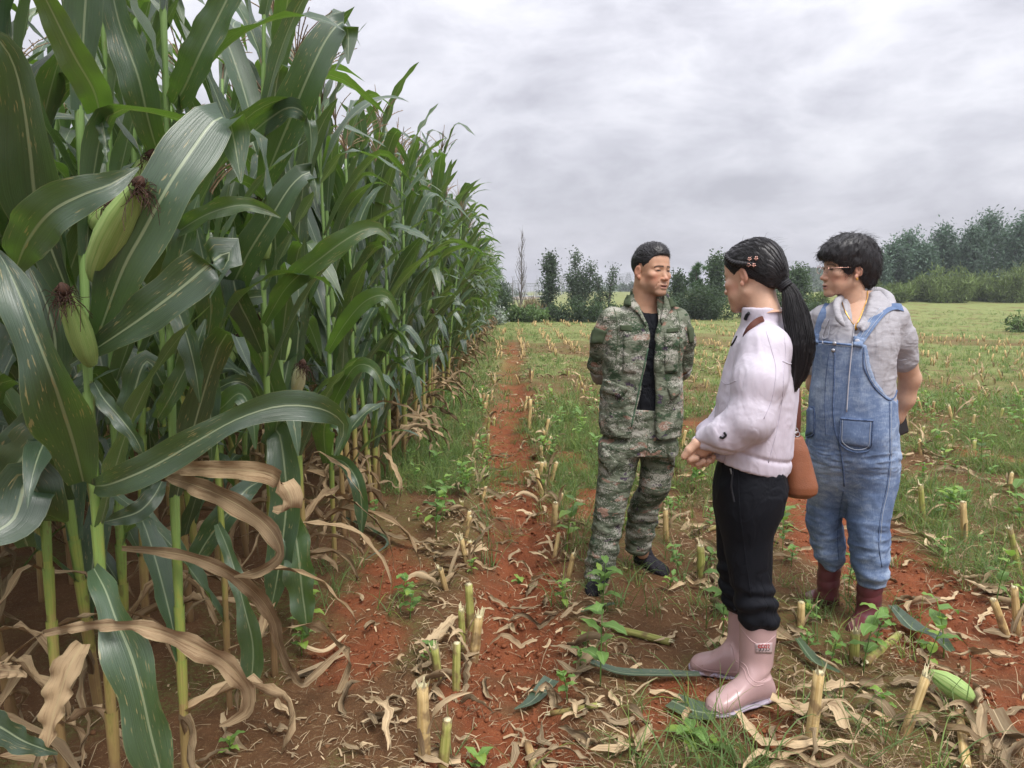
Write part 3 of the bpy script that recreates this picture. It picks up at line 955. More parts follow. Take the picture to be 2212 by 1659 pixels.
hero_ear(s1, at(205, 605, 1.66), at(303, 398, 1.58), 0.037, 'fat light green ear standing out from the stalk')
hero_ear(s1, at(198, 790, 1.68), at(140, 628, 1.60), 0.026)
hero_ear(s2, at(300, 420, 2.0), at(330, 335, 1.96), 0.028)
hero_ear(s1, at(215, 500, 1.75), at(245, 440, 1.72), 0.03)
hero_ear(s3, at(575, 560, 2.6), at(565, 425, 2.55), 0.028)
hero_ear(s6, at(640, 850, 2.9), at(655, 785, 2.85), 0.026, 'open ear with pale peeled husk', 'huskpale')

# prototypes for the rest of the field
PROTO = [make_plant(np.random.default_rng(200 + i), False, (), i % 3 == 0) for i in range(12)]
PROTO_LO = [make_plant(np.random.default_rng(300 + i), True) for i in range(8)]
PROTO = [p[0] for p in PROTO]; PROTO_LO = [p[0] for p in PROTO_LO]
for o in list(COL.objects):
    if o.parent is not None:
        CH.setdefault(o.parent.name, []).append(o)
# spots row by row
ROWS = [-0.97, -1.5, -2.2, -2.75, -3.45, -4.0, -4.7, -5.3, -5.95, -6.6, -7.2, -7.9]
NEAR_END = [37, 17, 9.5, 7, 6.5, 6, 5.5]
ind, bulk = [], []
for k, X in enumerate(ROWS):
    y = max(1.45, abs(X) * 1.12 - 0.6)
    y = {0: 3.05, 1: 1.55}.get(k, y)
    while y < 38 - k * 0.4:
        x = X + rc.normal(0, 0.05)
        s = (x, y, rc.uniform(0.93, 1.06), rc.uniform(0, 6.28))
        if all((x - a) ** 2 + (y - b) ** 2 > 0.03 for a, b in HERO):
            (ind if k < len(NEAR_END) and y < NEAR_END[k] else bulk).append(s)
        y += rc.uniform(0.19, 0.28) * (1 if k < 5 else 1.3)
ind.sort(key=lambda s: s[1])
print('corn individuals', len(ind), 'bulk', len(bulk))
bulk += ind[292:]
ind = ind[:292]
first = {}
for i, (x, y, s, a) in enumerate(ind):
    pr = PROTO[rc.integers(len(PROTO))] if y < 10 else PROTO_LO[rc.integers(len(PROTO_LO))]
    if pr.name not in first:
        o = pr; first[pr.name] = 1
    else:
        o = copy_tree(pr)
    o.location = (x, y, g1(x, y))
    o.rotation_euler = (rc.normal(0, 0.02), rc.normal(0.03, 0.03), a if x < -1.25 else rc.normal(-0.35, 0.6) + math.pi * rc.integers(2))
    o.scale = (1.06, 1.06, s)
    if y < 4.2:
        lb = 'tall corn plant in the dense stand behind the nearest stalks'
    elif x > -1.25 and y < 8:
        lb = 'corn plant in the outermost row beside the weedy start of the path'
    elif x > -1.25:
        lb = 'corn plant in the outermost row, further along the bare path'
    else:
        lb = 'corn plant in an inner row, showing mostly its top leaves and tassel'
    tag(o, lb, 'corn plant', CORN_G)
    o.name = 'corn_plant'
for pr in PROTO + PROTO_LO:
    if pr.name.split('.')[0] == 'corn_plant' and not pr.get('category'):
        for c in CH.get(pr.name, []):
            for d in CH.get(c.name, []):
                bpy.data.objects.remove(d)
            bpy.data.objects.remove(c)
        bpy.data.objects.remove(pr)


# the deep part of the field as one mass
def bulk_corn():
    tm = []
    for k in range(6):
        r = np.random.default_rng(400 + k)
        P, rad = stalk_geo(r, r.uniform(2.3, 2.55), 0.014, 6)
        gl, gd, gs = Geo(), Geo(), Geo()
        V, Q, T, UV = tube(P, rad, 4, False); gs.add(V, Q, None, UV)
        tz = tassel_geo(r, True)
        az0 = r.uniform(0, 3.14)
        for i, z in enumerate(np.linspace(0.3, 2.25, 12)):
            dry = z < 0.7
            V, Q, UV = rleaf(r, (z - 0.2) / 2.1, dry, 8, 2)
            (gd if dry else gl).add(xf(V, stalk_at(P, z), az0 + math.pi * (i % 2) + r.normal(0, 0.4)), Q, None, UV, r.random())
        tm.append((gs, gl, gd, tz, P[-1]))
    G = Geo()
    for x, y, s, a in bulk:
        gs, gl, gd, tz, top = tm[rc.integers(6)]
        L = (x, y, g1(x, y))
        for mi, g in enumerate((gs, gl, gd)):
            G.add(xf(np.concatenate(g.V), L, a, s), np.concatenate(g.Q), None, np.concatenate(g.UV), np.concatenate(g.RV) + rc.random(), mi)
        G.add(xf(np.concatenate(tz.V) + top, L, a, s), np.concatenate(tz.Q), None, np.concatenate(tz.UV), 0.2, 3)
    o = G.build('corn_field', [M['stalk'], M['leaf'], M['dry'], M['tassel']])
    tag(o, 'dense mass of green corn filling the field behind the front rows', kind='stuff')


bulk_corn()
# ------------------------------------------------------------------ stubble, litter, weeds, grass
rf = np.random.default_rng(55)
STUB_ROWS = [-0.30, 0.27, 1.0, 1.5, 2.3, 2.85, 3.6, 4.15, 4.95, 5.5, 6.3, 6.85, 7.7, 8.3, 9.2, 9.8, 10.8, 11.5, 12.6, 13.6]
PEOPLE_XY = [(0.92, 2.42), (0.82, 2.39), (0.70, 2.36), (0.88, 2.62), (0.78, 2.64), (0.68, 2.68), (0.44, 3.5), (0.38, 3.36), (0.68, 3.76), (0.78, 3.63), (1.6, 3.07), (1.5, 2.99), (1.5, 3.24), (1.38, 3.3)]


def where(x, y):
    """plain words for a place in the field"""
    if x < -0.62: return 'at the foot of the standing corn'
    if x < -0.12: return 'beside the stub row left of the red furrow'
    if x < 0.16: return 'in the red furrow'
    if x < 0.55: return 'beside the stub row right of the red furrow' if y > 4.2 else 'on the bare soil left of the man in camouflage' if y > 3.3 else 'in front of the man in camouflage'
    if x < 1.05: return 'near the pink rubber boots' if y < 3.1 else 'behind the man and the women'
    if x < 1.7: return 'in front of the woman in dungarees' if y < 3.1 else 'behind the woman in dungarees'
    if x < 2.4: return 'on the red soil right of the woman in dungarees' if y < 5 else 'in the weedy field on the right'
    return 'at the right edge of the photo' if y < 4.5 else 'in the weedy field on the right'


def stub_parts(r, H, rad=0.013, green=False, split=False, leanv=None, lo=False):
    """cut stalk: (stem, torn fibres and pith, dry sheath leaves)"""
    n = 7 if not lo else 3
    t = np.linspace(0, 1, n)
    ln = np.array([r.uniform(-0.4, 0.4), r.uniform(-0.4, 0.4)]) if leanv is None else np.array(leanv)
    P = np.stack([ln[0] * t * H, ln[1] * t * H, t * (H + 0.03) - 0.03], 1)
    g = Geo()
    rr = rad * (1.1 - 0.12 * t) * (1 + 0.1 * np.exp(-((t - 0.45) / 0.1) ** 2))
    V, Q, T, UV = tube(P, rr, 8 if not lo else 5, True)
    g.add(V, Q, T, UV, r.random())
    top = P[-1]
    f = Geo()
    if not lo:
        for i in range(r.integers(3, 7) if not split else 11):
            a = r.uniform(0, 6.28)
            b = top + np.array([math.cos(a), math.sin(a), 0]) * rad * 0.8 - np.array([0, 0, 0.01])
            l = r.uniform(0.006, 0.024) * (1.9 if split else 1)
            tip = b + np.array([math.cos(a) * 0.3 + ln[0], math.sin(a) * 0.3 + ln[1], 1]) * l
            sd = np.array([-math.sin(a), math.cos(a), 0]) * rad * 0.35
            f.add(np.stack([b - sd, b + sd, tip + sd * 0.2, tip - sd * 0.2]), [[0, 1, 2, 3]], None, [[0, 0], [1, 0], [1, l], [0, l]], r.random())
        V, Q, T, UV = tube(np.stack([top - [0, 0, 0.012], top + [0, 0, 0.004]]), rad * 0.75, 7, True)
        f.add(V, Q, T, UV, 0.5)
    d = Geo()
    for i in range(r.integers(1, 4) if not lo else r.integers(0, 2)):
        a = r.uniform(0, 6.28)
        L = r.uniform(0.10, 0.28)
        P2 = rpath(L * 0.8, R(r.uniform(60, 88)), R(r.uniform(40, 150)), None, r.uniform(-1, 1), 8 if not lo else 4)
        V, Q, UV = strip(P2, r.uniform(0.005, 0.013) * wprof(np.linspace(0, 1, len(P2)), 0.9), (0, 0, 1), 2, 0.6, 0.004, 4, r.uniform(0, 6), np.linspace(0, r.uniform(-2, 2), len(P2)))
        d.add(xf(V + [rad, 0, r.uniform(0.0, H * 0.5)], (0, 0, 0), a), Q, None, UV, r.random())
    return g, f, d


def make_stub(r, H, **k):
    green = k.get('green', False)
    root = empty('corn_stub')
    g, f, d = stub_parts(r, H, **k)
    g.build('stem', M['stubgreen'] if green else M['stub'], root)
    if f.n: f.build('torn_top', M['pith'], root)
    if d.n: d.build('dry_sheath', M['litter'], root)
    return root


STUB_G = 'cut corn stubs in rows'
# the stubs that stand out in the photo: base u, v, top u, v, green, split, words
HS = [
    (1018, 1338, 1012, 1240, True, False, 'dark green cut stub farthest back in the clump left of the red furrow'),
    (1000, 1402, 996, 1308, True, True, 'green and white split stub beside a dry leaf left of the red furrow'),
    (1020, 1415, 1034, 1316, False, True, 'white pithed split stub leaning right in the clump left of the red furrow'),
    (950, 1482, 938, 1408, True, True, 'short green stub with splintered top at the left of the front clump'),
    (985, 1500, 986, 1392, True, False, 'dark olive stub upright in the middle of the front clump'),
    (918, 1665, 912, 1512, False, True, 'tall tan stub with ragged sheath nearest the bottom of the photo'),
    (955, 1670, 966, 1570, True, False, 'thick green stub with a clean slanting cut at the bottom of the photo'),
    (1730, 1366, 1733, 1296, False, False, 'brown stub with a pale cut face just behind the pink boots'),
    (1747, 1642, 1771, 1484, False, True, 'tall bare tan stub in front of the pink boots'),
    (1948, 1590, 2004, 1466, False, True, 'thick frayed stub leaning right beside the fallen green cob'),
    (2203, 1360, 2196, 1258, False, False, 'pale stub at the right edge on the red soil'),
    (2186, 1368, 2150, 1280, False, False, 'yellowish stub leaning left at the right edge on the red soil'),
    (1517, 1262, 1514, 1188, True, True, 'stout green stub with white broken top between the man and the pink boots'),
    (1845, 1425, 1850, 1362, True, True, 'yellow green stub splintered beside the wine red boot'),
    (2086, 1168, 2084, 1076, False, False, 'brown upright stub right of the dungarees'),
    (1996, 1128, 1992, 1040, True, True, 'yellow green stub with a curled dry leaf right of the dungarees'),
    (2208, 1235, 2186, 1133, True, True, 'yellow green stub leaning left at the right edge of the photo'),
    (1196, 1145, 1200, 1085, False, False, 'dark stub standing at the right lip of the red furrow'),
    (1143, 935, 1146, 868, False, False, 'paired tan stub near the weeds right of the red furrow'),
    (1440, 1175, 1438, 1105, False, True, 'shaggy brown stub right behind the man in camouflage'),
]
stub_xy = []
for bu, bv, tu, tv, gr, sp, lb in HS:
    x, y = plant_at(bu, bv)
    p0 = at(bu, bv, y); p1 = at(tu, tv, y)
    H = max(0.08, p1[2] - p0[2])
    o = make_stub(rf, H, green=gr, split=sp, leanv=((p1[0] - p0[0]) / H, 0.05), rad=rf.uniform(0.014, 0.019))
    o.location = (x, y, g1(x, y) - 0.005)
    tag(o, lb, 'corn stub', STUB_G)
    stub_xy.append((x, y))
# rows of stubs
spots = []
for X in STUB_ROWS:
    y = max(2.2, X * 1.25 + 0.4)
    while y < 34:
        x = X + rf.normal(0, 0.05)
        miss = vnoise(np.array([[x * 0.8, y * 0.7]]), 77)[0] < -0.25
        if y > 2.9 and not miss and rf.random() < 0.85 and min((x - a) ** 2 + (y - b) ** 2 for a, b in stub_xy + PEOPLE_XY) > 0.03:
            spots.append((x, y))
        y += rf.uniform(0.16, 0.34)
spots.sort(key=lambda s: s[1])
STP = [make_stub(np.random.default_rng(600 + i), np.random.default_rng(600 + i).uniform(0.06, 0.17), green=(i % 4 == 0), split=(i % 3 == 0)) for i in range(14)]
for o in list(COL.objects):
    if o.parent is not None and o.parent in STP:
        CH.setdefault(o.parent.name, []).append(o)
used = set()
for x, y in spots[:275]:
    i = int(rf.integers(len(STP)))
    o = STP[i] if i not in used else copy_tree(STP[i])
    used.add(i)
    o.location = (x, y, g1(x, y) - 0.005)
    o.rotation_euler = (0, 0, rf.uniform(0, 6.28))
    s = rf.uniform(0.8, 1.25)
    o.scale = (s, s, s * rf.uniform(0.8, 1.2))
    gword = 'yellow green' if i % 4 == 0 else 'tan'
    tag(o, f'short {gword} {"splintered" if i % 3 == 0 else "cleanly cut"} corn stub {where(x, y)}', 'corn stub', STUB_G)
    o.name = 'corn_stub'
G = Geo()
tl = [stub_parts(np.random.default_rng(650 + i), 0.13, lo=True) for i in range(6)]
for x, y in spots[275:]:
    g, f, d = tl[rf.integers(6)]
    a, s = rf.uniform(0, 6.28), rf.uniform(0.8, 1.3)
    L = (x, y, g1(x, y))
    G.add(xf(np.concatenate(g.V), L, a, s), np.concatenate(g.Q), np.concatenate(g.T), np.concatenate(g.UV), rf.random(), 0)
    if d.n:
        G.add(xf(np.concatenate(d.V), L, a, s), np.concatenate(d.Q), None, np.concatenate(d.UV), rf.random(), 1)
o = G.build('stubble', [M['stub'], M['litter']])
tag(o, 'pale rows of short stubble far across the field', kind='stuff')


def litter_mesh(r, L, W, n=12, m=3, lift=0.05):
    t = np.linspace(0, 1, n)
    a = np.cumsum(r.normal(0, 0.36, n)) + r.uniform(-1.2, 1.2) * t
    st = np.stack([np.cos(a), np.sin(a)], 1) * L / (n - 1)
    xy = np.concatenate([[[0, 0]], np.cumsum(st[:-1], 0)])
    xy -= xy.mean(0)
    z = lift * np.abs(np.sin(t * r.uniform(2, 6) + r.uniform(0, 6))) * r.uniform(0.3, 1) + 0.008
    V, Q, UV = strip(np.concatenate([xy, z[:, None]], 1), W * wprof(t, r.uniform(0.4, 0.9), 0.4) + 0.001, (0, 0, 1), m, r.uniform(0.0, 0.7), W * 0.35, r.uniform(3, 7), r.uniform(0, 6), np.cumsum(r.normal(0, 0.34, n)), r.uniform(-0.7, 1.3))
    V[:, 2] -= np.minimum(0, V[:, 2].min()) 
    return Geo().add(V, Q, None, UV)


LIT_G = 'dry corn leaves strewn on the ground'
LT = []
for i in range(26):
    r = np.random.default_rng(700 + i)
    L = r.uniform(0.10, 0.42)
    me = litter_mesh(r, L, r.uniform(0.006, 0.019), 14, lift=0.06 if i % 2 else 0.02).mesh('fallen_leaf')
    me.materials.append(M['litter'])
    LT.append((me, L, i % 2))
lit = []
while len(lit) < 175:
    k = rf.random()
    y = 1.95 + 4.6 * rf.random() ** 1.3
    if k < 0.55:
        x = STUB_ROWS[rf.integers(0, 7)] + rf.normal(0, 0.12)
    elif k < 0.62:
        x = rf.normal(0.02, 0.15)
    elif k < 0.85:
        x = rf.uniform(0.6, 2.9); y = rf.uniform(1.9, 3.6)
    else:
        x = rf.uniform(-1.5, 3.2)
    if abs(x) < y * 0.74 and min((x - a) ** 2 + (y - b) ** 2 for a, b in PEOPLE_XY) > 0.028:
        lit.append((x, y))
for x, y in lit:
    me, L, cu = LT[rf.integers(26)]
    o = link('fallen_leaf', me)
    o.location = (x, y, g1(x, y) + 0.004)
    o.rotation_euler = (rf.normal(0, 0.15), rf.normal(0, 0.15), rf.uniform(0, 6.28))
    s = rf.uniform(0.8, 1.25)
    o.scale = (s, s, s)
    size = 'long' if L * s > 0.34 else 'short' if L * s < 0.2 else 'middling'
    tag(o, f'{size} {"curled" if cu else "flattened"} dry tan corn leaf {where(x, y)}', 'dry leaf', LIT_G)


def ground_leaf(pts, mat, label, hw, lift=0.03, cat='corn leaf', **k):
    """leaf lying on the soil, through picture points"""
    P = []
    for i, (u, v) in enumerate(pts):
        x, y = plant_at(u, v)
        P.append((x, y, g1(x, y) + lift * (0.4 + 0.6 * math.sin(1.3 + i * 1.9) ** 2) + 0.008))
    P = resample(np.array(P), 18)
    c = P.mean(0)
    c[2] = g1(c[0], c[1])
    V, Q, UV = strip(P - c, np.interp(np.linspace(0, 1, 18), np.linspace(0, 1, len(hw)), hw), (0, 0, 1), 4, **k)
    o = Geo().add(V, Q, None, UV).build('fallen_leaf', M[mat], None, tuple(c))
    tag(o, label, cat)
    return o


ground_leaf([(1275, 1468), (1340, 1480), (1430, 1488), (1512, 1485)], 'leaf', 'long grey green corn leaf lying left of the pink boots', [0.018, 0.028, 0.028, 0.018], 0.03, fold=0.3)
ground_leaf([(1112, 1518), (1150, 1500), (1192, 1470)], 'leaf', 'small torn dark green leaf piece lying in the red furrow', [0.004, 0.03, 0.035], 0.02, fold=0.15)
ground_leaf([(1450, 1540), (1500, 1560), (1548, 1575)], 'leaf', 'dark green leaf piece with torn edge under the toe of a pink boot', [0.05, 0.06, 0.05], 0.015, fold=0.1)
ground_leaf([(1925, 1325), (1975, 1365), (2020, 1400), (2052, 1425)], 'leaf', 'broad green leaf with yellow edges lying on red soil right of the wine red boots', [0.02, 0.045, 0.045, 0.02], 0.06, fold=0.35)
ground_leaf([(1255, 1345), (1285, 1325), (1330, 1318)], 'leaf', 'dark green leaf piece lying in front of the man in camouflage', [0.006, 0.022, 0.012], 0.03, fold=0.2)
ground_leaf([(765, 1130), (815, 1160), (880, 1185), (960, 1190)], 'dry', 'yellowing wavy corn leaf fallen beside the outermost corn row', [0.02, 0.03, 0.026, 0.008], 0.05, fold=0.4, wave=0.012, wfreq=7)
ground_leaf([(720, 1120), (790, 1150), (840, 1190), (790, 1220)], 'leaf', 'bent green blade trailing from the outermost corn row', [0.01, 0.016, 0.014, 0.004], 0.05, fold=0.4)
ground_leaf([(1720, 1410), (1760, 1450), (1810, 1490)], 'leaf', 'half green half dry leaf right of the pink boots', [0.015, 0.03, 0.01], 0.05, fold=0.5)
ground_leaf([(1590, 1585), (1640, 1640), (1700, 1665), (1850, 1650)], 'litter', 'long dry leaf arching along the bottom below the pink boots', [0.012, 0.022, 0.02, 0.006], 0.04, cat='dry leaf', fold=0.4, wave=0.006)
ground_leaf([(1660, 1575), (1720, 1590), (1790, 1600), (1820, 1640)], 'litter', 'wide curled dry leaf behind the tall bare stub', [0.03, 0.034, 0.03, 0.02], 0.07, cat='dry leaf', fold=0.5, wave=0.008)
ground_leaf([(900, 1420), (940, 1390), (985, 1345)], 'litter', 'broad dry leaf lying against the split stubs', [0.012, 0.03, 0.02], 0.05, cat='dry leaf', fold=0.4, wave=0.006)
ground_leaf([(645, 1412), (700, 1412), (748, 1390)], 'litter', 'dry leaf with an upturned tip on bare soil beside the corn', [0.012, 0.018, 0.006], 0.05, cat='dry leaf', fold=0.4)
ground_leaf([(640, 1478), (700, 1440), (760, 1420)], 'litter', 'twisted dry leaf reaching out from the corn over the bare soil', [0.012, 0.016, 0.005], 0.03, cat='dry leaf', fold=0.4)
ground_leaf([(2140, 1590), (2175, 1630), (2215, 1665)], 'litter', 'broad dry husk leaf in the bottom right corner', [0.03, 0.034, 0.03], 0.07, cat='dry leaf', fold=0.5)

# pieces of stalk on the ground
def fallen_stalk(u0, v0, u1, v1, rad, label, green=True):
    x0, y0 = plant_at(u0, v0); x1, y1 = plant_at(u1, v1)
    c = np.array([(x0 + x1) / 2, (y0 + y1) / 2, 0]); c[2] = g1(c[0], c[1])
    q = np.linspace(0, 1, 7)[:, None]
    P = np.array([x0, y0, g1(x0, y0) + rad]) * (1 - q) + np.array([x1, y1, g1(x1, y1) + rad]) * q - c
    root = empty('fallen_stalk', tuple(c), label, 'corn stalk')
    t = q[:, 0]
    V, Q, T, UV = tube(P, rad * (1 + 0.18 * np.exp(-((t - 0.6) / 0.07) ** 2)), 9)
    Geo().add(V, Q, T, UV, rf.random()).build('stem', M['stubgreen'] if green else M['stub'], root)
    f = Geo()
    for e, d in ((P[0], P[0] - P[1]), (P[-1], P[-1] - P[-2])):
        d = unit(d)
        for i in range(8):
            o_ = unit(np.cross(d, rf.normal(0, 1, 3))) * rad * 0.7
            s_ = unit(np.cross(d, o_)) * rad * 0.3
            l = rf.uniform(0.01, 0.03)
            f.add(np.stack([e + o_ - s_, e + o_ + s_, e + o_ * 1.2 + d * l]), None, [[0, 1, 2]], None, rf.random())
    f.build('torn_end', M['pith'], root)
    return root


fallen_stalk(1322, 1362, 1446, 1402, 0.015, 'yellow green stalk length lying left of the pink boots')
fallen_stalk(1140, 1600, 1160, 1680, 0.014, 'brown stalk piece lying in the furrow at the bottom of the photo', False)
fallen_stalk(1190, 1545, 1290, 1560, 0.010, 'small green stalk piece with frayed end in the furrow')
fallen_stalk(1870, 1440, 1940, 1375, 0.016, 'frayed yellow green stalk slanting beside the wine red boot')
fallen_stalk(1530, 1145, 1600, 1120, 0.013, 'pale green stalk piece behind the pink boots')
fallen_stalk(2070, 1560, 2085, 1690, 0.014, 'pale dry stalk running to the bottom edge by the fallen cob', False)
fallen_stalk(1350, 1650, 1395, 1634, 0.010, 'short yellow green stalk end at the bottom centre')
# fallen cob in its husk
x, y = plant_at(2058, 1530)
hk, sk = ear_geo(rf, 0.15, 0.036, R(24), R(150), (0.05, -0.03, 0.035))
e = empty('fallen_cob', (x, y, g1(x, y)), 'pale green cob in its husk lying among dry leaves at right', 'corn cob')
hk.build('husk', M['husk'], e)

# small straw, husk crumbs, clods
def small_bits():
    n = 30000
    y = 1.6 + 7.5 * rf.random(n) ** 1.5
    x = rf.uniform(-1, 1, n) * y * 0.74
    keep = (x > -1.8) & (x < 5)
    rowd = np.min(np.abs(x[:, None] - np.array(STUB_ROWS[:9])[None]), 1)
    keep &= rf.random(n) < np.clip(1.1 - rowd * 2.2, 0.3, 1)
    x, y = x[keep], y[keep]
    z, *_ = gz_fine(x, y)
    n = len(x)
    a = rf.uniform(0, 6.28, n); L = rf.uniform(0.005, 0.03, n) * (1 + (rf.random(n) < 0.08) * 2); W = rf.uniform(0.0004, 0.0018, n) * (1 + (rf.random(n) < 0.1) * 1.5)
    d = np.stack([np.cos(a), np.sin(a), rf.normal(0, 0.25, n)], 1) * L[:, None]
    s = np.stack([-np.sin(a), np.cos(a), rf.normal(0, 0.3, n)], 1) * W[:, None]
    c = np.stack([x, y, z + 0.006], 1)
    up = np.array([0, 0, 1]) * (L * rf.uniform(0, 0.35, n))[:, None]
    V = np.stack([c - d - s, c - d + s, c + s + up, c - s + up, c + d + s * .6, c + d - s * .6], 1).reshape(-1, 3)
    b = np.arange(n)[:, None] * 6
    Q = np.concatenate([b + np.array([[0, 1, 2, 3]]), b + np.array([[3, 2, 4, 5]])])
    UV = np.tile([[0, 0], [1, 0], [1, .01], [0, .01], [1, .02], [0, .02]], (n, 1))
    o = Geo().add(V, Q, None, UV, np.repeat(rf.random(n), 6)).build('straw_litter', M['litter'])
    tag(o, 'crumbs of straw and chopped leaf over the soil', kind='stuff')


small_bits()


def shreds():
    """torn leaf and husk shreds lying thick along the rows, too many to pick apart"""
    tm = [litter_mesh(np.random.default_rng(760 + i), 0.035 + 0.013 * i, 0.003 + 0.0012 * i, 7, 2, 0.025) for i in range(10)]
    G = Geo()
    n = 3000
    y = 2.0 + 17 * rf.random(n) ** 1.35
    x = np.where(rf.random(n) < 0.72, np.array(STUB_ROWS)[rf.integers(0, 12, n)] + rf.normal(0, 0.12, n), rf.uniform(-0.9, 5, n))
    ok = (np.abs(x) < y * 0.76) & (np.min([(x - a) ** 2 + (y - b) ** 2 for a, b in PEOPLE_XY], 0) > 0.012)
    for X_, Y_ in zip(x[ok], y[ok]):
        g = tm[rf.integers(10)]
        G.add(xf(np.concatenate(g.V), (X_, Y_, g1(X_, Y_) + 0.004), rf.uniform(0, 6.28), rf.uniform(0.7, 1.4), ((1, 0, 0), rf.normal(0, 0.25))), np.concatenate(g.Q), None, np.concatenate(g.UV), rf.random())
    o = G.build('leaf_shreds', M['litter'])
    tag(o, 'torn shreds of dry corn leaf strewn along the stubble rows', kind='stuff')


shreds()


def clods():
    bm = np.array([[0, 0, 1], [.89, 0, .45], [.28, .85, .45], [-.72, .53, .45], [-.72, -.53, .45], [.28, -.85, .45], [.72, .53, -.45], [-.28, .85, -.45], [-.89, 0, -.45], [-.28, -.85, -.45], [.72, -.53, -.45], [0, 0, -1]])
    ti = np.array([[0, 1, 2], [0, 2, 3], [0, 3, 4], [0, 4, 5], [0, 5, 1], [1, 6, 2], [2, 7, 3], [3, 8, 4], [4, 9, 5], [5, 10, 1], [6, 7, 2], [7, 8, 3], [8, 9, 4], [9, 10, 5], [10, 6, 1], [11, 7, 6], [11, 8, 7], [11, 9, 8], [11, 10, 9], [11, 6, 10]])
    n = 26000
    y = 1.7 + 5.5 * rf.random(n) ** 1.4
    x = rf.uniform(-1, 1, n) * y * 0.74
    z, red, _, _ = gz_fine(x, y)
    k = (rf.random(n) < red * 0.9 + 0.04) & (x > -1.6)
    x, y, z, red = x[k], y[k], z[k], red[k]
    n = len(x)
    s = 0.0025 + 0.012 * rf.random(n) ** 3.5
    V = bm[None] * s[:, None, None] * rf.uniform(0.6, 1.3, (n, 12, 1)) * np.array([1, 1, 0.75])
    V = V + np.stack([x, y, z + s * 0.25], 1)[:, None]
    T = (ti[None] + np.arange(n)[:, None, None] * 12).reshape(-1, 3)
    m, t = new_mat('clod')
    tc = t.n('ShaderNodeTexCoord').outputs['Object']
    rv = t.n('ShaderNodeAttribute', attribute_name='rv').outputs['Fac']
    c = t.mix(t.noise(tc, 30, 3), rgb(0.14, 0.042, 0.02), rgb(0.30, 0.11, 0.05))
    c = t.mix(rv, c, rgb(0.16, 0.09, 0.045))
    out(t, t.n('ShaderNodeBsdfPrincipled', {'Base Color': c, 'Roughness': 0.95, 'Specular IOR Level': 0.1, 'Normal': bump(t, t.noise(tc, 300, 3), 0.004, 0.8)}))
    o = Geo().add(V.reshape(-1, 3), None, T, None, np.repeat(np.where(red < 0.3, 0.8, 0.0), 12)).build('soil_crumbs', m)
    tag(o, 'small red clods broken off the turned soil', kind='stuff')


clods()


def blade(r, L, W, n, e0, drop, az=0.0):
    P = rpath(L, e0, drop, None, r.uniform(-0.8, 0.8), n)
    t = np.linspace(0, 1, n)
    return strip(P, W * (1.02 - t) ** 0.7, (0, 0, 1), 1 if n < 5 else 2, 0.5, 0, 3, 0, np.linspace(0, r.uniform(-1.5, 1.5), n))


def grass():
    tmpl = []
    for k in range(10):
        r = np.random.default_rng(800 + k)
        g = Geo()
        for i in range(13):
            V, Q, UV = blade(r, r.uniform(0.10, 0.30), r.uniform(0.0016, 0.0034), 6, R(r.uniform(35, 88)), R(r.uniform(20, 130)))
            g.add(xf(V, (r.normal(0, 0.03), r.normal(0, 0.03), 0), r.uniform(0, 6.28)), Q, None, UV, r.random() * 0.5)
        tmpl.append((np.concatenate(g.V), np.concatenate(g.Q), np.concatenate(g.UV), np.concatenate(g.RV)))
    tlo = []
    for k in range(8):
        r = np.random.default_rng(850 + k)
        g = Geo()
        for i in range(8):
            V, Q, UV = blade(r, r.uniform(0.10, 0.26), r.uniform(0.005, 0.009), 4, R(r.uniform(40, 88)), R(r.uniform(10, 110)))
            g.add(xf(V, (r.normal(0, 0.07), r.normal(0, 0.07), 0), r.uniform(0, 6.28)), Q, None, UV, r.random() * 0.5)
        tlo.append((np.concatenate(g.V), np.concatenate(g.Q), np.concatenate(g.UV), np.concatenate(g.RV)))
    G = Geo()
    n = 60000
    y = 2.0 + 42 * rf.random(n) ** 2.6
    x = rf.uniform(-0.95, 1, n) * y * 0.76
    P = np.stack([x, y], -1)
    nz = fbm(P * 0.9, 31, 3)
    red, moss, far = masks(x, y)
    dens = np.where(x < -0.2, sstep(y + nz, 4.2, 6.2) * 1.0 + 0.10 * (nz > 0.1), 0)
    dens = np.where((x >= -0.2) & (x < 1.05), np.maximum(sstep(y + nz, 3.6, 5.0), 0.12 + 0.25 * (nz > 0.2)), dens)
    dens = np.where(x >= 1.05, np.maximum(sstep(y + nz * 1.5, 3.4, 5.5) * sstep(nz, -0.75, 0.0), 0.13 + 0.30 * (nz > 0.15)), dens)
    rowd = np.min(np.abs(x[:, None] - np.array(STUB_ROWS)[None]), 1)
    dens = dens * (1 - 0.95 * red) * np.clip(0.35 + rowd * 4, 0.35, 1) * (x > -0.98 - 0.02 * y)
    dens = dens * np.where(y < 2.7, 0.05, np.where(y < 3.4, 0.14, np.where(y < 5, 0.5, 1.0))) * np.where((y > 9) & (x > 0), 0.25 + 0.65 * sstep(fbm(P * 0.45, 17, 3), 0.6, 0.0), 1.0)
    k = rf.random(n) < dens
    x, y = x[k], y[k]
    z = gz(x, y)
    for i in range(len(x)):
        near = y[i] < 8.5; dryb = rf.random() < (0.22 if x[i] > 0.9 else 0.1)
        V, Q, UV, RV = (tmpl if near else tlo)[rf.integers(8)]
        s = rf.uniform(0.6, 1.15) * (1.0 if near else 0.9)
        if y[i] > 10: s *= 0.8
        G.add(xf(V, (x[i], y[i], z[i] - 0.005), rf.uniform(0, 6.28), s * (0.7 if dryb else 1)), Q, None, UV, RV + rf.random() * 0.5, int(dryb))
    print('grass tufts', len(x), 'verts', G.n)
    o = G.build('grass', [M['grass'], M['litter']])
    tag(o, 'green grass and weeds growing between the stubble rows', kind='stuff')


grass()


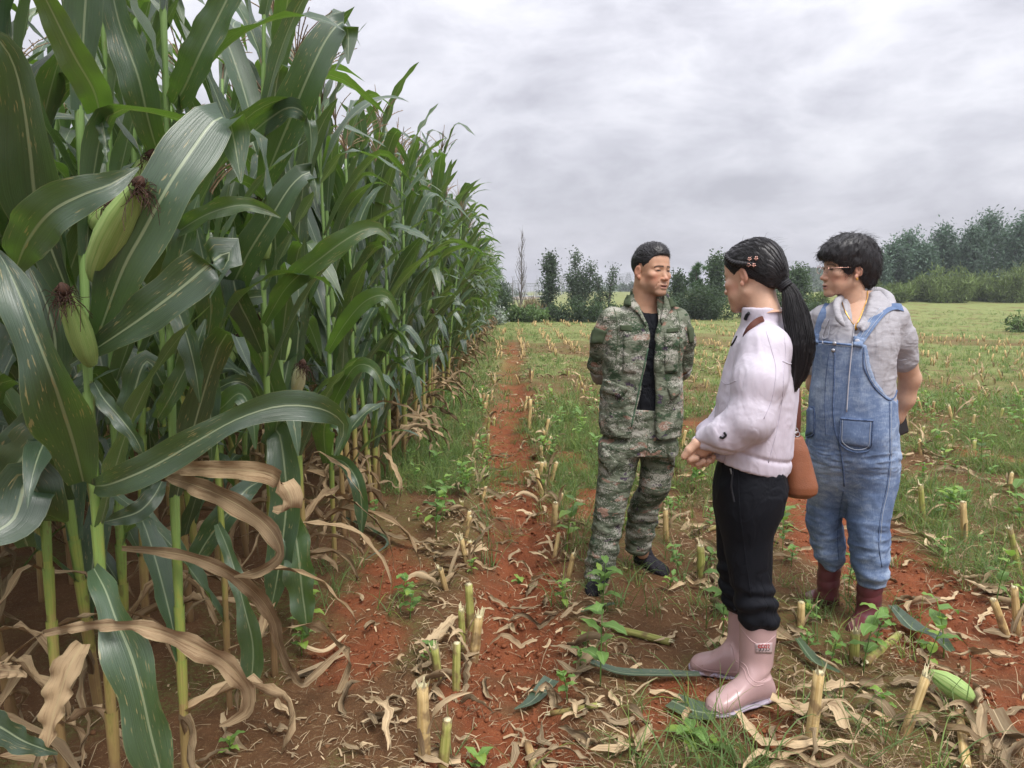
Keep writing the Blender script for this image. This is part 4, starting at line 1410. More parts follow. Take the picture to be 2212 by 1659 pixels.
# broadleaf weeds
def weed_mesh_leaf(r, L, W):
    n = 8
    t = np.linspace(0, 1, n)
    P = rpath(L, R(r.uniform(5, 50)), R(r.uniform(20, 90)), None, r.uniform(-0.3, 0.3), n)
    w_ = W * np.sin(np.pi * np.clip(t, 0.02, 1) ** 0.75) ** 0.8 + 0.0008
    return strip(P, w_, (0, 0, 1), 4, 0.25, 0.003, 2, r.uniform(0, 6))


def make_weed(r, H, nl, L):
    root = empty('weed')
    q = np.linspace(0, 1, 6)
    P = np.stack([0.15 * H * q ** 2 * r.uniform(-1, 1), 0.15 * H * q ** 2 * r.uniform(-1, 1), q * H - 0.01], 1)
    V, Q, T, UV = tube(P, 0.0022 * (1.1 - 0.5 * q), 5)
    Geo().add(V, Q, T, UV).build('stem', M['weed'], root)
    a = r.uniform(0, 6.28)
    for i in range(nl):
        f = 0.25 + 0.75 * (i + 1) / nl
        c = np.array([np.interp(f, q, P[:, k]) for k in range(3)])
        a += 2.4 + r.normal(0, 0.3)
        l = L * r.uniform(0.7, 1.15)
        V, Q, UV = weed_mesh_leaf(r, l, l * r.uniform(0.22, 0.34))
        Geo().add(xf(V, c, a), Q, None, UV).build('leaf', M['weed'], root)
    return root


WEED_G = 'broadleaf weeds in the stubble'
HW = [(1490, 1625, 0.05, 6, 0.085, 'bright green five leaved seedling at the bottom below the pink boots'),
      (1905, 1545, 0.10, 6, 0.055, 'light green weed standing in front of the leaning frayed stub'),
      (1745, 1345, 0.12, 8, 0.06, 'leafy weed beside the brown stub behind the pink boots'),
      (1832, 1290, 0.32, 13, 0.05, 'tall leafy weed between the two wine red boots'),
      (1030, 1648, 0.06, 5, 0.06, 'blue green climbing weed beside the thick green stub'),
      (497, 1640, 0.06, 5, 0.05, 'small seedling on bare soil beside the nearest corn'),
      (1300, 1290, 0.14, 8, 0.05, 'weed growing over the front shoe of the man in camouflage'),
      (1465, 1240, 0.16, 10, 0.05, 'weed beside the rear shoe of the man in camouflage'),
      (1190, 1010, 0.26, 14, 0.07, 'bushy bright green weed beside the stubs right of the furrow'),
      (1120, 1225, 0.05, 5, 0.045, 'small seedling in the middle of the red furrow'),
      (1500, 1060, 0.3, 12, 0.07, 'leafy weed between the clasped hands and the camouflage trousers'),
      (1690, 1200, 0.25, 10, 0.07, 'weed between the black trousers and the dungarees'),
      (1050, 1010, 0.10, 8, 0.05, 'weed at the left lip of the red furrow'),
      (1260, 1400, 0.04, 5, 0.04, 'tiny seedling on the brown soil in front of the man'),
      (1225, 1525, 0.12, 7, 0.05, 'weed growing beside the torn dark leaf in the furrow'),
      (1545, 1640, 0.03, 4, 0.05, 'pair of round seedling leaves at the bottom beside the bright seedling'),
      (2060, 1120, 0.2, 10, 0.07, 'leafy weed right of the dungarees beside the upright stub')]
for u, v, H, nl, L, lb in HW:
    x, y = plant_at(u, v)
    o = make_weed(rf, H, nl, L)
    o.location = (x, y, g1(x, y))
    tag(o, lb, 'weed', WEED_G)
WP = [make_weed(np.random.default_rng(900 + i), 0.08 + 0.02 * i, 5 + i % 5, 0.05 + 0.003 * i) for i in range(9)]
for o in list(COL.objects):
    if o.parent is not None and o.parent in WP:
        CH.setdefault(o.parent.name, []).append(o)
used = set()
cnt = 0
while cnt < 200:
    y = rf.uniform(2.4, 9.5); x = rf.uniform(-0.9, 0.74 * y)
    red = masks(np.array([x]), np.array([y]))[0][0]
    if red > 0.4 or abs(x) > y * 0.74 or min((x - a) ** 2 + (y - b) ** 2 for a, b in PEOPLE_XY) < 0.03:
        continue
    i = int(rf.integers(9))
    o = WP[i] if i not in used else copy_tree(WP[i])
    used.add(i)
    o.location = (x, y, g1(x, y)); o.rotation_euler = (0, 0, rf.uniform(0, 6.28))
    s = rf.uniform(0.7, 1.4); o.scale = (s, s, s)
    o.name = 'weed'
    tag(o, f'{"tall" if i > 5 else "low"} {"many leaved" if i % 5 > 2 else "few leaved"} green weed {where(x, y)}', 'weed', WEED_G)
    cnt += 1
# ------------------------------------------------------------------ soft solids for people
def seg_interp(z, pts):
    """interpolate stations [(z, v1, v2..)] at z"""
    A = np.array(sorted(pts))
    return [np.interp(z, A[:, 0], A[:, i]) for i in range(1, A.shape[1])]


class Field:
    def __init__(s, lo, hi, vox):
        s.lo = np.array(lo, float); s.vox = vox
        s.n = np.ceil((np.array(hi) - s.lo) / vox).astype(int) + 1
        s.D = np.full(s.n, 0.5, np.float32)

    def blk(s, lo, hi):
        a = np.clip(np.floor((np.asarray(lo) - s.lo) / s.vox).astype(int), 0, s.n)
        b = np.clip(np.ceil((np.asarray(hi) - s.lo) / s.vox).astype(int) + 1, 0, s.n)
        sl = tuple(slice(i, j) for i, j in zip(a, b))
        ax = [s.lo[i] + s.vox * np.arange(a[i], b[i]) for i in range(3)]
        X, Y, Z = np.meshgrid(*ax, indexing='ij', sparse=True)
        return sl, X, Y, Z

    def put(s, sl, d, k, mode):
        D = s.D[sl]
        if D.size == 0: return
        if mode == 'add':
            if k <= 0: r = np.minimum(D, d)
            else:
                h = np.clip(0.5 + 0.5 * (D - d) / k, 0, 1)
                r = D * (1 - h) + d * h - k * h * (1 - h)
        else:
            d = -d
            if k <= 0: r = np.maximum(D, d)
            else:
                h = np.clip(0.5 - 0.5 * (D - d) / k, 0, 1)
                r = D * (1 - h) + d * h + k * h * (1 - h)
        s.D[sl] = r

    def cone(s, a, b, ra, rb, k=0.01, mode='add', sq=None):
        a, b = np.asarray(a, float), np.asarray(b, float)
        m = max(ra, rb) * 1.6 + k + 3 * s.vox + 0.012
        sl, X, Y, Z = s.blk(np.minimum(a, b) - m, np.maximum(a, b) + m)
        ab = b - a
        h = np.clip(((X - a[0]) * ab[0] + (Y - a[1]) * ab[1] + (Z - a[2]) * ab[2]) / max(ab @ ab, 1e-9), 0, 1)
        dx, dy, dz = X - a[0] - h * ab[0], Y - a[1] - h * ab[1], Z - a[2] - h * ab[2]
        l2 = dx * dx + dy * dy + dz * dz
        if sq is not None:            # (direction, factor): squeeze along a direction
            q = unit(sq[0])
            pr = dx * q[0] + dy * q[1] + dz * q[2]
            l2 = l2 + pr * pr * (1 / sq[1] ** 2 - 1)
        s.put(sl, np.sqrt(l2) - (ra + (rb - ra) * h), k, mode)
        return s

    def chain(s, pts, rad, k=0.01, **kw):
        for i in range(len(pts) - 1):
            s.cone(pts[i], pts[i + 1], rad[i], rad[i + 1], k, **kw)
        return s

    def ell(s, c, r, k=0.01, mode='add', rot=None):
        c, r = np.asarray(c, float), np.asarray(r, float)
        m = max(r) + k + 3 * s.vox + 0.01
        sl, X, Y, Z = s.blk(c - m, c + m)
        x, y, z = X - c[0], Y - c[1], Z - c[2]
        if rot is not None:
            Rm = np.array(rot)
            x, y, z = (Rm[0, 0] * x + Rm[1, 0] * y + Rm[2, 0] * z, Rm[0, 1] * x + Rm[1, 1] * y + Rm[2, 1] * z, Rm[0, 2] * x + Rm[1, 2] * y + Rm[2, 2] * z)
        k0 = np.sqrt((x / r[0]) ** 2 + (y / r[1]) ** 2 + (z / r[2]) ** 2)
        k1 = np.sqrt((x / r[0] ** 2) ** 2 + (y / r[1] ** 2) ** 2 + (z / r[2] ** 2) ** 2) + 1e-9
        s.put(sl, k0 * (k0 - 1) / k1, k, mode)
        return s

    def loft(s, st, yaw=0.0, k=0.01, p=2.0, mode='add', cap=True):
        """stations (z, cx, cy, a, b): oval sections, a across and b along the facing turned by yaw"""
        yaw = getattr(st, 'yaw', yaw)
        A = np.array(sorted(st), float)
        m = A[:, 3:5].max() + 0.04 + k
        sl, X, Y, Z = s.blk([A[:, 1].min() - m, A[:, 2].min() - m, A[0, 0] - 0.04], [A[:, 1].max() + m, A[:, 2].max() + m, A[-1, 0] + 0.04])
        z = Z
        cx, cy, a, b = (np.interp(z, A[:, 0], A[:, i]) for i in (1, 2, 3, 4))
        x, y = X - cx, Y - cy
        c, sn = math.cos(yaw), math.sin(yaw)
        u, v = c * x + sn * y, -sn * x + c * y
        q = (np.abs(u / a) ** p + np.abs(v / b) ** p) ** (1 / p)
        d = (q - 1) * np.minimum(a, b)
        if cap:
            e1, e2 = A[0, 0] - z, z - A[-1, 0]
            d = np.maximum(d, np.maximum(e1, e2))
        s.put(sl, d, k, mode)
        return s

    def foot(s, heel, dd, up, L, prof, k=0.02, lift=0.0):
        """foot shape along dd; prof rows (s/L, height, half width)"""
        A = np.array(prof, float)
        heel, dd, up = np.asarray(heel, float), unit(dd), unit(up)
        sd = unit(np.cross(dd, up)); up = np.cross(sd, dd)
        e = heel + dd * L
        sl, X, Y, Z = s.blk(np.minimum(heel, e) - 0.1, np.maximum(heel, e) + [0.1, 0.1, 0.2])
        x, y, z = X - heel[0], Y - heel[1], Z - heel[2]
        a = x * dd[0] + y * dd[1] + z * dd[2]
        t = x * sd[0] + y * sd[1] + z * sd[2]
        n = x * up[0] + y * up[1] + z * up[2] - lift
        f = np.clip(a / L, 0, 1)
        h = np.interp(f, A[:, 0], A[:, 1]); w_ = np.interp(f, A[:, 0], A[:, 2])
        q = (np.abs(t / w_) ** 2.3 + np.abs((n - h / 2) / (h / 2)) ** 2.3) ** (1 / 2.3)
        d = (q - 1) * np.minimum(w_, h / 2)
        o_ = a - f * L
        d = np.where(np.abs(o_) > 1e-6, np.sqrt(np.maximum(d, 0) ** 2 + o_ * o_), d)
        s.put(sl, d, k, 'add')
        return s

    def fn(s, f, mode='cut', k=0.0, lo=None, hi=None):
        sl, X, Y, Z = s.blk(s.lo if lo is None else lo, s.lo + s.n * s.vox if hi is None else hi)
        s.put(sl, f(X, Y, Z), k, mode)
        return s

    def shell(s, th):
        s.D = np.maximum(s.D, -(s.D + th))
        return s

    def mesh(s):
        g = vdb.FloatGrid(0.5)
        D = np.pad(np.clip(s.D, -0.5, 0.5), 1, constant_values=0.5)
        g.copyFromArray(np.ascontiguousarray(D))
        P, Qd = g.convertToQuads(isovalue=0.0)[:2]
        P = np.asarray(P, float)
        V = (P - 1) * s.vox + s.lo
        Qd = np.asarray(Qd, np.int64)
        a, b, c = V[Qd[:, 0]], V[Qd[:, 1]], V[Qd[:, 2]]
        if np.einsum('ij,ij->i', a, np.cross(b, c)).sum() < 0:
            Qd = Qd[:, ::-1]
        return V, Qd


def vnormals(V, Q):
    n = np.cross(V[Q[:, 2]] - V[Q[:, 0]], V[Q[:, 3]] - V[Q[:, 1]])
    N = np.zeros_like(V)
    for k in range(4):
        for d in range(3):
            N[:, d] += np.bincount(Q[:, k], n[:, d], len(V))
    return unit(N)


def relax(V, Q, it=2, f=0.5):
    for _ in range(it):
        S_, C_ = np.zeros_like(V), np.zeros(len(V))
        for a, b in ((0, 1), (1, 2), (2, 3), (3, 0)):
            for i, j in ((a, b), (b, a)):
                for d in range(3):
                    S_[:, d] += np.bincount(Q[:, i], V[Q[:, j], d], len(V))
                C_ += np.bincount(Q[:, i], minlength=len(V))
        V = V * (1 - f) + f * S_ / np.maximum(C_, 1)[:, None]
    return V


def push(V, Q, h):
    return V + vnormals(V, Q) * h[:, None]


def ridged(P, seed):
    return 1 - 2 * np.abs(vnoise(P, seed))


def creases(V, Q, amp, scale, stretch=(1, 1, 1), seed=0, mask=None):
    """cloth folds: ridged noise stretched along a direction"""
    P = V * np.array(stretch) * scale
    P = P + 0.45 * np.stack([vnoise(V * scale * 0.7, seed + 40 + k) for k in range(3)], 1)
    h = (ridged(P, seed) * 0.65 + 0.35 * ridged(P * 2.1 + 5, seed + 3)) * amp
    if mask is not None: h = h * mask
    return push(V, Q, h)


def bunch(V, Q, amp, freq, z0, z1, seed=0, slant=(0, 0), fade=0.05):
    """rings of gathered cloth between heights z0 and z1"""
    m = sstep(V[:, 2], z0 - fade, z0) * (1 - sstep(V[:, 2], z1, z1 + fade))
    ph = V[:, 2] * freq + slant[0] * V[:, 0] + slant[1] * V[:, 1] + 2.6 * vnoise(V * 9, seed) + 1.2 * vnoise(V * 21, seed + 1)
    return push(V, Q, amp * m * np.sin(ph))


class Person:
    def __init__(s, loc, label, words='person'):
        s.loc = np.array([loc[0], loc[1], g1(*loc)])
        s.root = empty('person', tuple(s.loc), label, 'person')
        s.bvh = {}
        s.slim = 1.0

    def px(s, u, v, Y):
        return at(u, v, Y) - s.loc

    def z(s, v, Y=None):
        return s.px(CU, v, Y or s.loc[1])[2]

    def x(s, u, v, Y=None):
        return s.px(u, v, Y or s.loc[1])[0]

    def add(s, name, V, Q, mat, parent=None, col=None, label=None, keep=False):
        me = make_mesh(name, V, [Q], col=col)
        o = link(name, me, mat, parent or s.root)
        if label: o['label'] = label
        if keep:
            s.bvh[keep] = (V, BVHTree.FromPolygons([tuple(v) for v in V], [tuple(int(i) for i in q) for q in Q]))
        return o

    def ray(s, key, u, v):
        d = at(u, v, 1.0) - np.array([0, 0, CAM_H])
        o = np.array([0, 0, CAM_H]) - s.loc
        best = None
        for k in (key if isinstance(key, tuple) else (key,)):
            h = s.bvh[k][1].ray_cast(Vector(o), Vector(unit(d)))
            if h[0] is not None and (best is None or h[3] < best[1]):
                best = (np.array(h[0]), h[3])
        return None if best is None else best[0]

    def grid(s, key, corners, nx, ny):
        """points on the cloth inside a picture quad (4 corners, clockwise from top left)"""
        c = np.array(corners, float)
        G_ = np.full((ny, nx, 3), np.nan)
        for j in range(ny):
            for i in range(nx):
                fx, fy = i / (nx - 1), j / (ny - 1)
                p = (c[0] * (1 - fx) + c[1] * fx) * (1 - fy) + (c[3] * (1 - fx) + c[2] * fx) * fy
                h = s.ray(key, *p)
                if h is not None: G_[j, i] = h
        bad = np.isnan(G_[..., 0])
        if bad.all(): return None
        if bad.any():
            good = np.argwhere(~bad)
            for j, i in np.argwhere(bad):
                k = np.argmin(((good - [j, i]) ** 2).sum(1))
                G_[j, i] = G_[tuple(good[k])]
        return G_

    def patch(s, key, corners, name, mat, parent=None, off=0.004, th=0.004, nx=9, ny=9, label=None):
        G_ = s.grid(key, corners, nx, ny)
        if G_ is None: return None
        return s.slab(G_, name, mat, parent, off, th, label)

    def slab(s, G_, name, mat, parent=None, off=0.004, th=0.004, label=None):
        ny, nx = G_.shape[:2]
        du = np.gradient(G_, axis=1); dv = np.gradient(G_, axis=0)
        N = unit(np.cross(dv, du).reshape(-1, 3)).reshape(G_.shape)
        view = np.array([0, 0, CAM_H]) - s.loc - G_
        sg = np.sign((N * view).sum(-1, keepdims=True)); N = N * np.where(sg == 0, 1, sg)
        N = unit((N.mean((0, 1)) * 0.6 + N * 0.4).reshape(-1, 3)).reshape(G_.shape)
        A = (G_ + N * (off + th)).reshape(-1, 3); B = (G_ - N * 0.004).reshape(-1, 3)
        i = np.arange(ny - 1)[:, None] * nx + np.arange(nx - 1)[None]
        q = np.stack([i, i + nx, i + nx + 1, i + 1], -1).reshape(-1, 4)
        m = ny * nx
        ed = np.concatenate([np.arange(nx), nx - 1 + nx * np.arange(1, ny), (m - 2 - np.arange(nx - 1)), nx * np.arange(ny - 2, 0, -1)])
        e2 = np.roll(ed, -1)
        side = np.stack([ed, e2, e2 + m, ed + m], 1)
        # bevel: border of the outer face sinks a little
        bd = np.zeros((ny, nx), bool); bd[0] = bd[-1] = True; bd[:, 0] = bd[:, -1] = True
        A[bd.ravel()] -= (N.reshape(-1, 3) * th * 0.5)[bd.ravel()]
        V = np.vstack([A, B])
        Q = np.vstack([q, q[:, ::-1] + m, side])
        me = make_mesh(name, V, [Q])
        o = link(name, me, mat, parent or s.root)
        if label: o['label'] = label
        return o

    def line(s, key, pts, name, mat, parent=None, rad=0.0018, off=0.001, n=30, seg=5, squash=1.0):
        P = resample(np.array(pts, float), n)
        H = [s.ray(key, *p) for p in P]
        H = [h for h in H if h is not None]
        if len(H) < 4: return None
        H = np.array(H)
        view = unit(np.array([0, 0, CAM_H]) - s.loc - H)
        V, Q, T, UV = tube(H + view * off, rad, seg, True)
        g = Geo(); g.add(V, Q, T, UV)
        return g.build(name, mat, parent or s.root)


# ------------------------------------------------------------------ materials of people
class Sec(list):
    """oval sections that also know the view angle they were read at"""
    yaw = 0.0


def limb_st(P, rows):
    """stations from rows (v, u0, u1, depth radius, Y offset), turned to face the line of sight"""
    o = Sec()
    th = math.atan2(P.loc[0], P.loc[1])
    o.yaw = -th
    for v, u0, u1, d, dy in rows:
        Y = P.loc[1] + dy
        a, b = P.px(u0, v, Y), P.px(u1, v, Y)
        o.append((a[2], (a[0] + b[0]) / 2, dy, abs(b[0] - a[0]) / 2 * math.cos(th) * P.slim, d * P.slim))
    return o


def skin_mat():
    m, t = new_mat('skin')
    c = t.n('ShaderNodeAttribute', attribute_name='Col').outputs['Color']
    tc = t.n('ShaderNodeTexCoord').outputs['Object']
    nz = t.noise(tc, 60, 4, 0.6)
    k = t.math('MULTIPLY_ADD', nz, 0.24, 0.88)
    c = t.mix(1.0, c, t.n('ShaderNodeCombineXYZ', {0: k, 1: k, 2: k}).outputs[0], 'MULTIPLY')
    out(t, t.n('ShaderNodeBsdfPrincipled', {'Base Color': c, 'Roughness': 0.48, 'Specular IOR Level': 0.4, 'Subsurface Weight': 0.12, 'Subsurface Radius': (0.012, 0.005, 0.003), 'Subsurface Scale': 0.6,
                                            'Normal': bump(t, t.noise(tc, 420, 3), 0.002, 0.25)}))
    return m


M['skin'] = skin_mat()


def hair_mat():
    m, t = new_mat('black_hair')
    tc = t.n('ShaderNodeTexCoord').outputs['Object']
    nz = t.noise(t.mapping(tc, (90, 90, 25)), 1.0, 3, 0.6)
    c = t.mix(nz, rgb(0.006, 0.006, 0.008), rgb(0.022, 0.019, 0.020))
    out(t, t.n('ShaderNodeBsdfPrincipled', {'Base Color': c, 'Roughness': 0.42, 'Specular IOR Level': 0.45, 'Normal': bump(t, nz, 0.004, 0.5)}))
    return m


M['hair'] = hair_mat()


def camo_mat():
    m, t = new_mat('camouflage_cloth')
    tc = t.n('ShaderNodeTexCoord').outputs['Object']
    v = t.mapping(tc, (1, 1, 1.9))
    n1 = t.noise(v, 13, 4, 0.6, 0.3)
    n2 = t.noise(t.mapping(v, loc=(7, 3, 1)), 13, 4, 0.6, 0.3)
    n3 = t.noise(t.mapping(v, loc=(1, 9, 4)), 11, 4, 0.55, 0.2)
    n4 = t.noise(t.mapping(v, loc=(4, 4, 9)), 14, 4, 0.55, 0.2)
    sp = t.noise(tc, 300, 2, 0.5)
    sp2 = t.noise(tc, 130, 2, 0.6)
    c = t.mix(t.step(n1, 0.42, 0.56), rgb(0.068, 0.082, 0.054), rgb(0.155, 0.172, 0.125))
    c = t.mix(t.math('MULTIPLY', t.step(n2, 0.57, 0.60), 0.9), c, rgb(0.038, 0.068, 0.036))
    c = t.mix(t.math('MULTIPLY', t.step(n3, 0.60, 0.63), 0.85), c, rgb(0.27, 0.155, 0.115))
    c = t.mix(t.math('MULTIPLY', t.step(n4, 0.63, 0.655), 0.9), c, rgb(0.05, 0.032, 0.062))
    # pale speckle, thick in some areas
    ar = t.noise(t.mapping(v, loc=(2, 2, 2)), 9, 3, 0.6)
    thr = t.math('MULTIPLY_ADD', ar, -0.85, 0.975)
    spk = t.step(t.math('ADD', t.math('MULTIPLY', sp, 0.55), t.math('MULTIPLY', sp2, 0.45)), thr, t.math('ADD', thr, 0.05))
    c = t.mix(t.math('MULTIPLY', spk, 0.8), c, rgb(0.42, 0.40, 0.35))
    fold = t.noise(t.mapping(tc, (1, 1, 1.8)), 14, 4, 0.55, 0.8)
    wv = t.noise(tc, 700, 2)
    nr = bump(t, wv, 0.001, 0.2, bump(t, fold, 0.03, 0.5))
    out(t, t.n('ShaderNodeBsdfPrincipled', {'Base Color': c, 'Roughness': 0.9, 'Specular IOR Level': 0.15, 'Normal': nr}))
    return m


M['camo'] = camo_mat()


def cloth_mat(name, c1, c2, rough=0.85, fold=0.02, fs=14, weave=700, spec=0.15, stretch=(1, 1, 1), nsc=8, fine=0.0, sheen=0.0):
    m, t = new_mat(name)
    tc = t.n('ShaderNodeTexCoord').outputs['Object']
    nz = t.noise(t.mapping(tc, stretch), nsc, 5, 0.65)
    c = t.mix(t.step(nz, 0.3, 0.7), rgb(*c1), rgb(*c2))
    if fine:
        f = t.noise(t.mapping(tc, (1, 1, 1)), 240, 3, 0.7)
        k = t.math('MULTIPLY_ADD', f, fine * 2, 1 - fine)
        c = t.mix(1.0, c, t.n('ShaderNodeCombineXYZ', {0: k, 1: k, 2: k}).outputs[0], 'MULTIPLY')
    fo = t.noise(t.mapping(tc, stretch), fs, 4, 0.55, 0.9)
    rg = t.math('ABSOLUTE', t.math('SUBTRACT', t.noise(t.mapping(tc, (1.2, 1.2, 0.8), rot=(0.3, 0.5, 0)), fs * 0.75, 3, 0.5, 1.1), 0.5))
    nr = bump(t, t.noise(tc, weave, 2), 0.001, 0.25, bump(t, t.step(rg, 0.0, 0.09), fold * 0.9, 0.45, bump(t, fo, fold, 0.5)))
    out(t, t.n('ShaderNodeBsdfPrincipled', {'Base Color': c, 'Roughness': rough, 'Specular IOR Level': spec, 'Normal': nr, 'Sheen Weight': sheen}))
    return m


M['tshirt'] = cloth_mat('black_tshirt', (0.008, 0.009, 0.012), (0.013, 0.014, 0.018), fold=0.012)
M['velcro'] = cloth_mat('velcro_green', (0.055, 0.075, 0.042), (0.075, 0.095, 0.055), fold=0.0)
M['lining'] = cloth_mat('pale_cuff_lining', (0.30, 0.29, 0.27), (0.40, 0.39, 0.37), fine=0.3)
M['zip'] = simple_mat('zip_green', (0.06, 0.12, 0.07), 0.5)
M['shoe'] = cloth_mat('black_cloth_shoe', (0.012, 0.011, 0.014), (0.028, 0.026, 0.032), 0.8)
M['sole'] = simple_mat('shoe_sole', (0.20, 0.15, 0.09), 0.85)
M['nylon'] = cloth_mat('lilac_nylon', (0.53, 0.475, 0.55), (0.60, 0.565, 0.64), 0.55, 0.0016, 10, 900, 0.3, nsc=3)
M['nylonseam'] = cloth_mat('lilac_seam', (0.45, 0.41, 0.48), (0.52, 0.49, 0.56), 0.6, 0.0)
M['trouser'] = cloth_mat('black_trousers', (0.004, 0.005, 0.008), (0.007, 0.008, 0.012), 0.7, 0.004, 9, 900, 0.18, stretch=(1, 1, 0.6))
M['rubber'] = simple_mat('pink_rubber', (0.44, 0.29, 0.285), 0.26, 0.5, 0.03, 8, mud=0.025)
M['rubbersole'] = simple_mat('lilac_rubber_sole', (0.36, 0.31, 0.38), 0.4, 0.4, 0.08, 40, mud=0.045)
M['badge'] = simple_mat('badge_white', (0.47, 0.36, 0.36), 0.35, 0.4, 0.02)
M['ink'] = simple_mat('badge_black_print', (0.02, 0.02, 0.02), 0.5)
M['inkred'] = simple_mat('badge_red_print', (0.45, 0.03, 0.03), 0.5)
M['maroon'] = simple_mat('wine_red_boot', (0.115, 0.030, 0.036), 0.34, 0.45, 0.1, 14, mud=0.03)
M['knit'] = cloth_mat('grey_knit', (0.345, 0.335, 0.36), (0.40, 0.39, 0.415), 0.9, 0.006, 8, 600, 0.1, stretch=(1, 1, 4), nsc=40, fine=0.15)
M['leather'] = simple_mat('tan_leather', (0.23, 0.082, 0.038), 0.45, 0.4, 0.1, 20, 0.002, 240)
M['leatherdark'] = simple_mat('brown_leather_strap', (0.10, 0.03, 0.018), 0.45, 0.4, 0.1, 20)
M['gold'] = simple_mat('gold', (0.72, 0.40, 0.08), 0.28, 0.5, 0.05, 20, metal=1.0)
M['steel'] = simple_mat('steel_button', (0.45, 0.45, 0.47), 0.35, 0.5, 0.05, 20, metal=1.0)
M['phone'] = simple_mat('black_phone', (0.012, 0.012, 0.015), 0.3, 0.5, 0.02)
M['rosegold'] = simple_mat('rose_gold_clip', (0.75, 0.45, 0.38), 0.25, 0.5, 0.05, metal=0.9)
M['cord'] = cloth_mat('pale_cord', (0.42, 0.42, 0.46), (0.52, 0.52, 0.56), fold=0.0)
M['blackcord'] = simple_mat('black_cord', (0.015, 0.015, 0.018), 0.6)
M['eye'] = simple_mat('eye', (0.012, 0.008, 0.006), 0.1, 0.6, 0.0)
M['white'] = simple_mat('eye_white', (0.5, 0.46, 0.42), 0.25, 0.5, 0.0)
M['thread'] = cloth_mat('pale_thread', (0.42, 0.47, 0.55), (0.5, 0.54, 0.6), fold=0.0)


def denim_mat():
    m, t = new_mat('washed_denim')
    tc = t.n('ShaderNodeTexCoord').outputs['Object']
    big = t.noise(t.mapping(tc, (1, 1, 0.6)), 5, 3, 0.5)
    mid = t.noise(t.mapping(tc, (1, 1, 2.2)), 22, 4, 0.65, 0.6)
    slub = t.noise(t.mapping(tc, (1, 1, 0.15)), 320, 3, 0.7)
    f = t.math('ADD', t.math('MULTIPLY', big, 0.55), t.math('ADD', t.math('MULTIPLY', mid, 0.3), t.math('MULTIPLY', slub, 0.22)))
    c = t.ramp(f, [(0.36, (0.068, 0.108, 0.205)), (0.52, (0.15, 0.21, 0.34)), (0.64, (0.34, 0.415, 0.54))])
    fo = t.noise(t.mapping(tc, (1, 1, 1.7)), 9, 3, 0.5, 0.3)
    out(t, t.n('ShaderNodeBsdfPrincipled', {'Base Color': c, 'Roughness': 0.9, 'Specular IOR Level': 0.12, 'Normal': bump(t, slub, 0.0015, 0.3, bump(t, fo, 0.008, 0.4))}))
    return m


M['denim'] = denim_mat()
M['denimdark'] = cloth_mat('dark_denim_seam', (0.055, 0.09, 0.175), (0.13, 0.18, 0.30), 0.9, 0.0, fine=0.3, nsc=60)


# ------------------------------------------------------------------ heads
def rotmat(yaw, pitch=0.0, roll=0.0):
    """head axes: yaw turns the face (0 looks to the camera, -Y), pitch>0 looks down"""
    return np.array(Matrix.Rotation(yaw, 3, 'Z') @ Matrix.Rotation(math.pi, 3, 'Z') @ Matrix.Rotation(-pitch, 3, 'X') @ Matrix.Rotation(roll, 3, 'Y'))


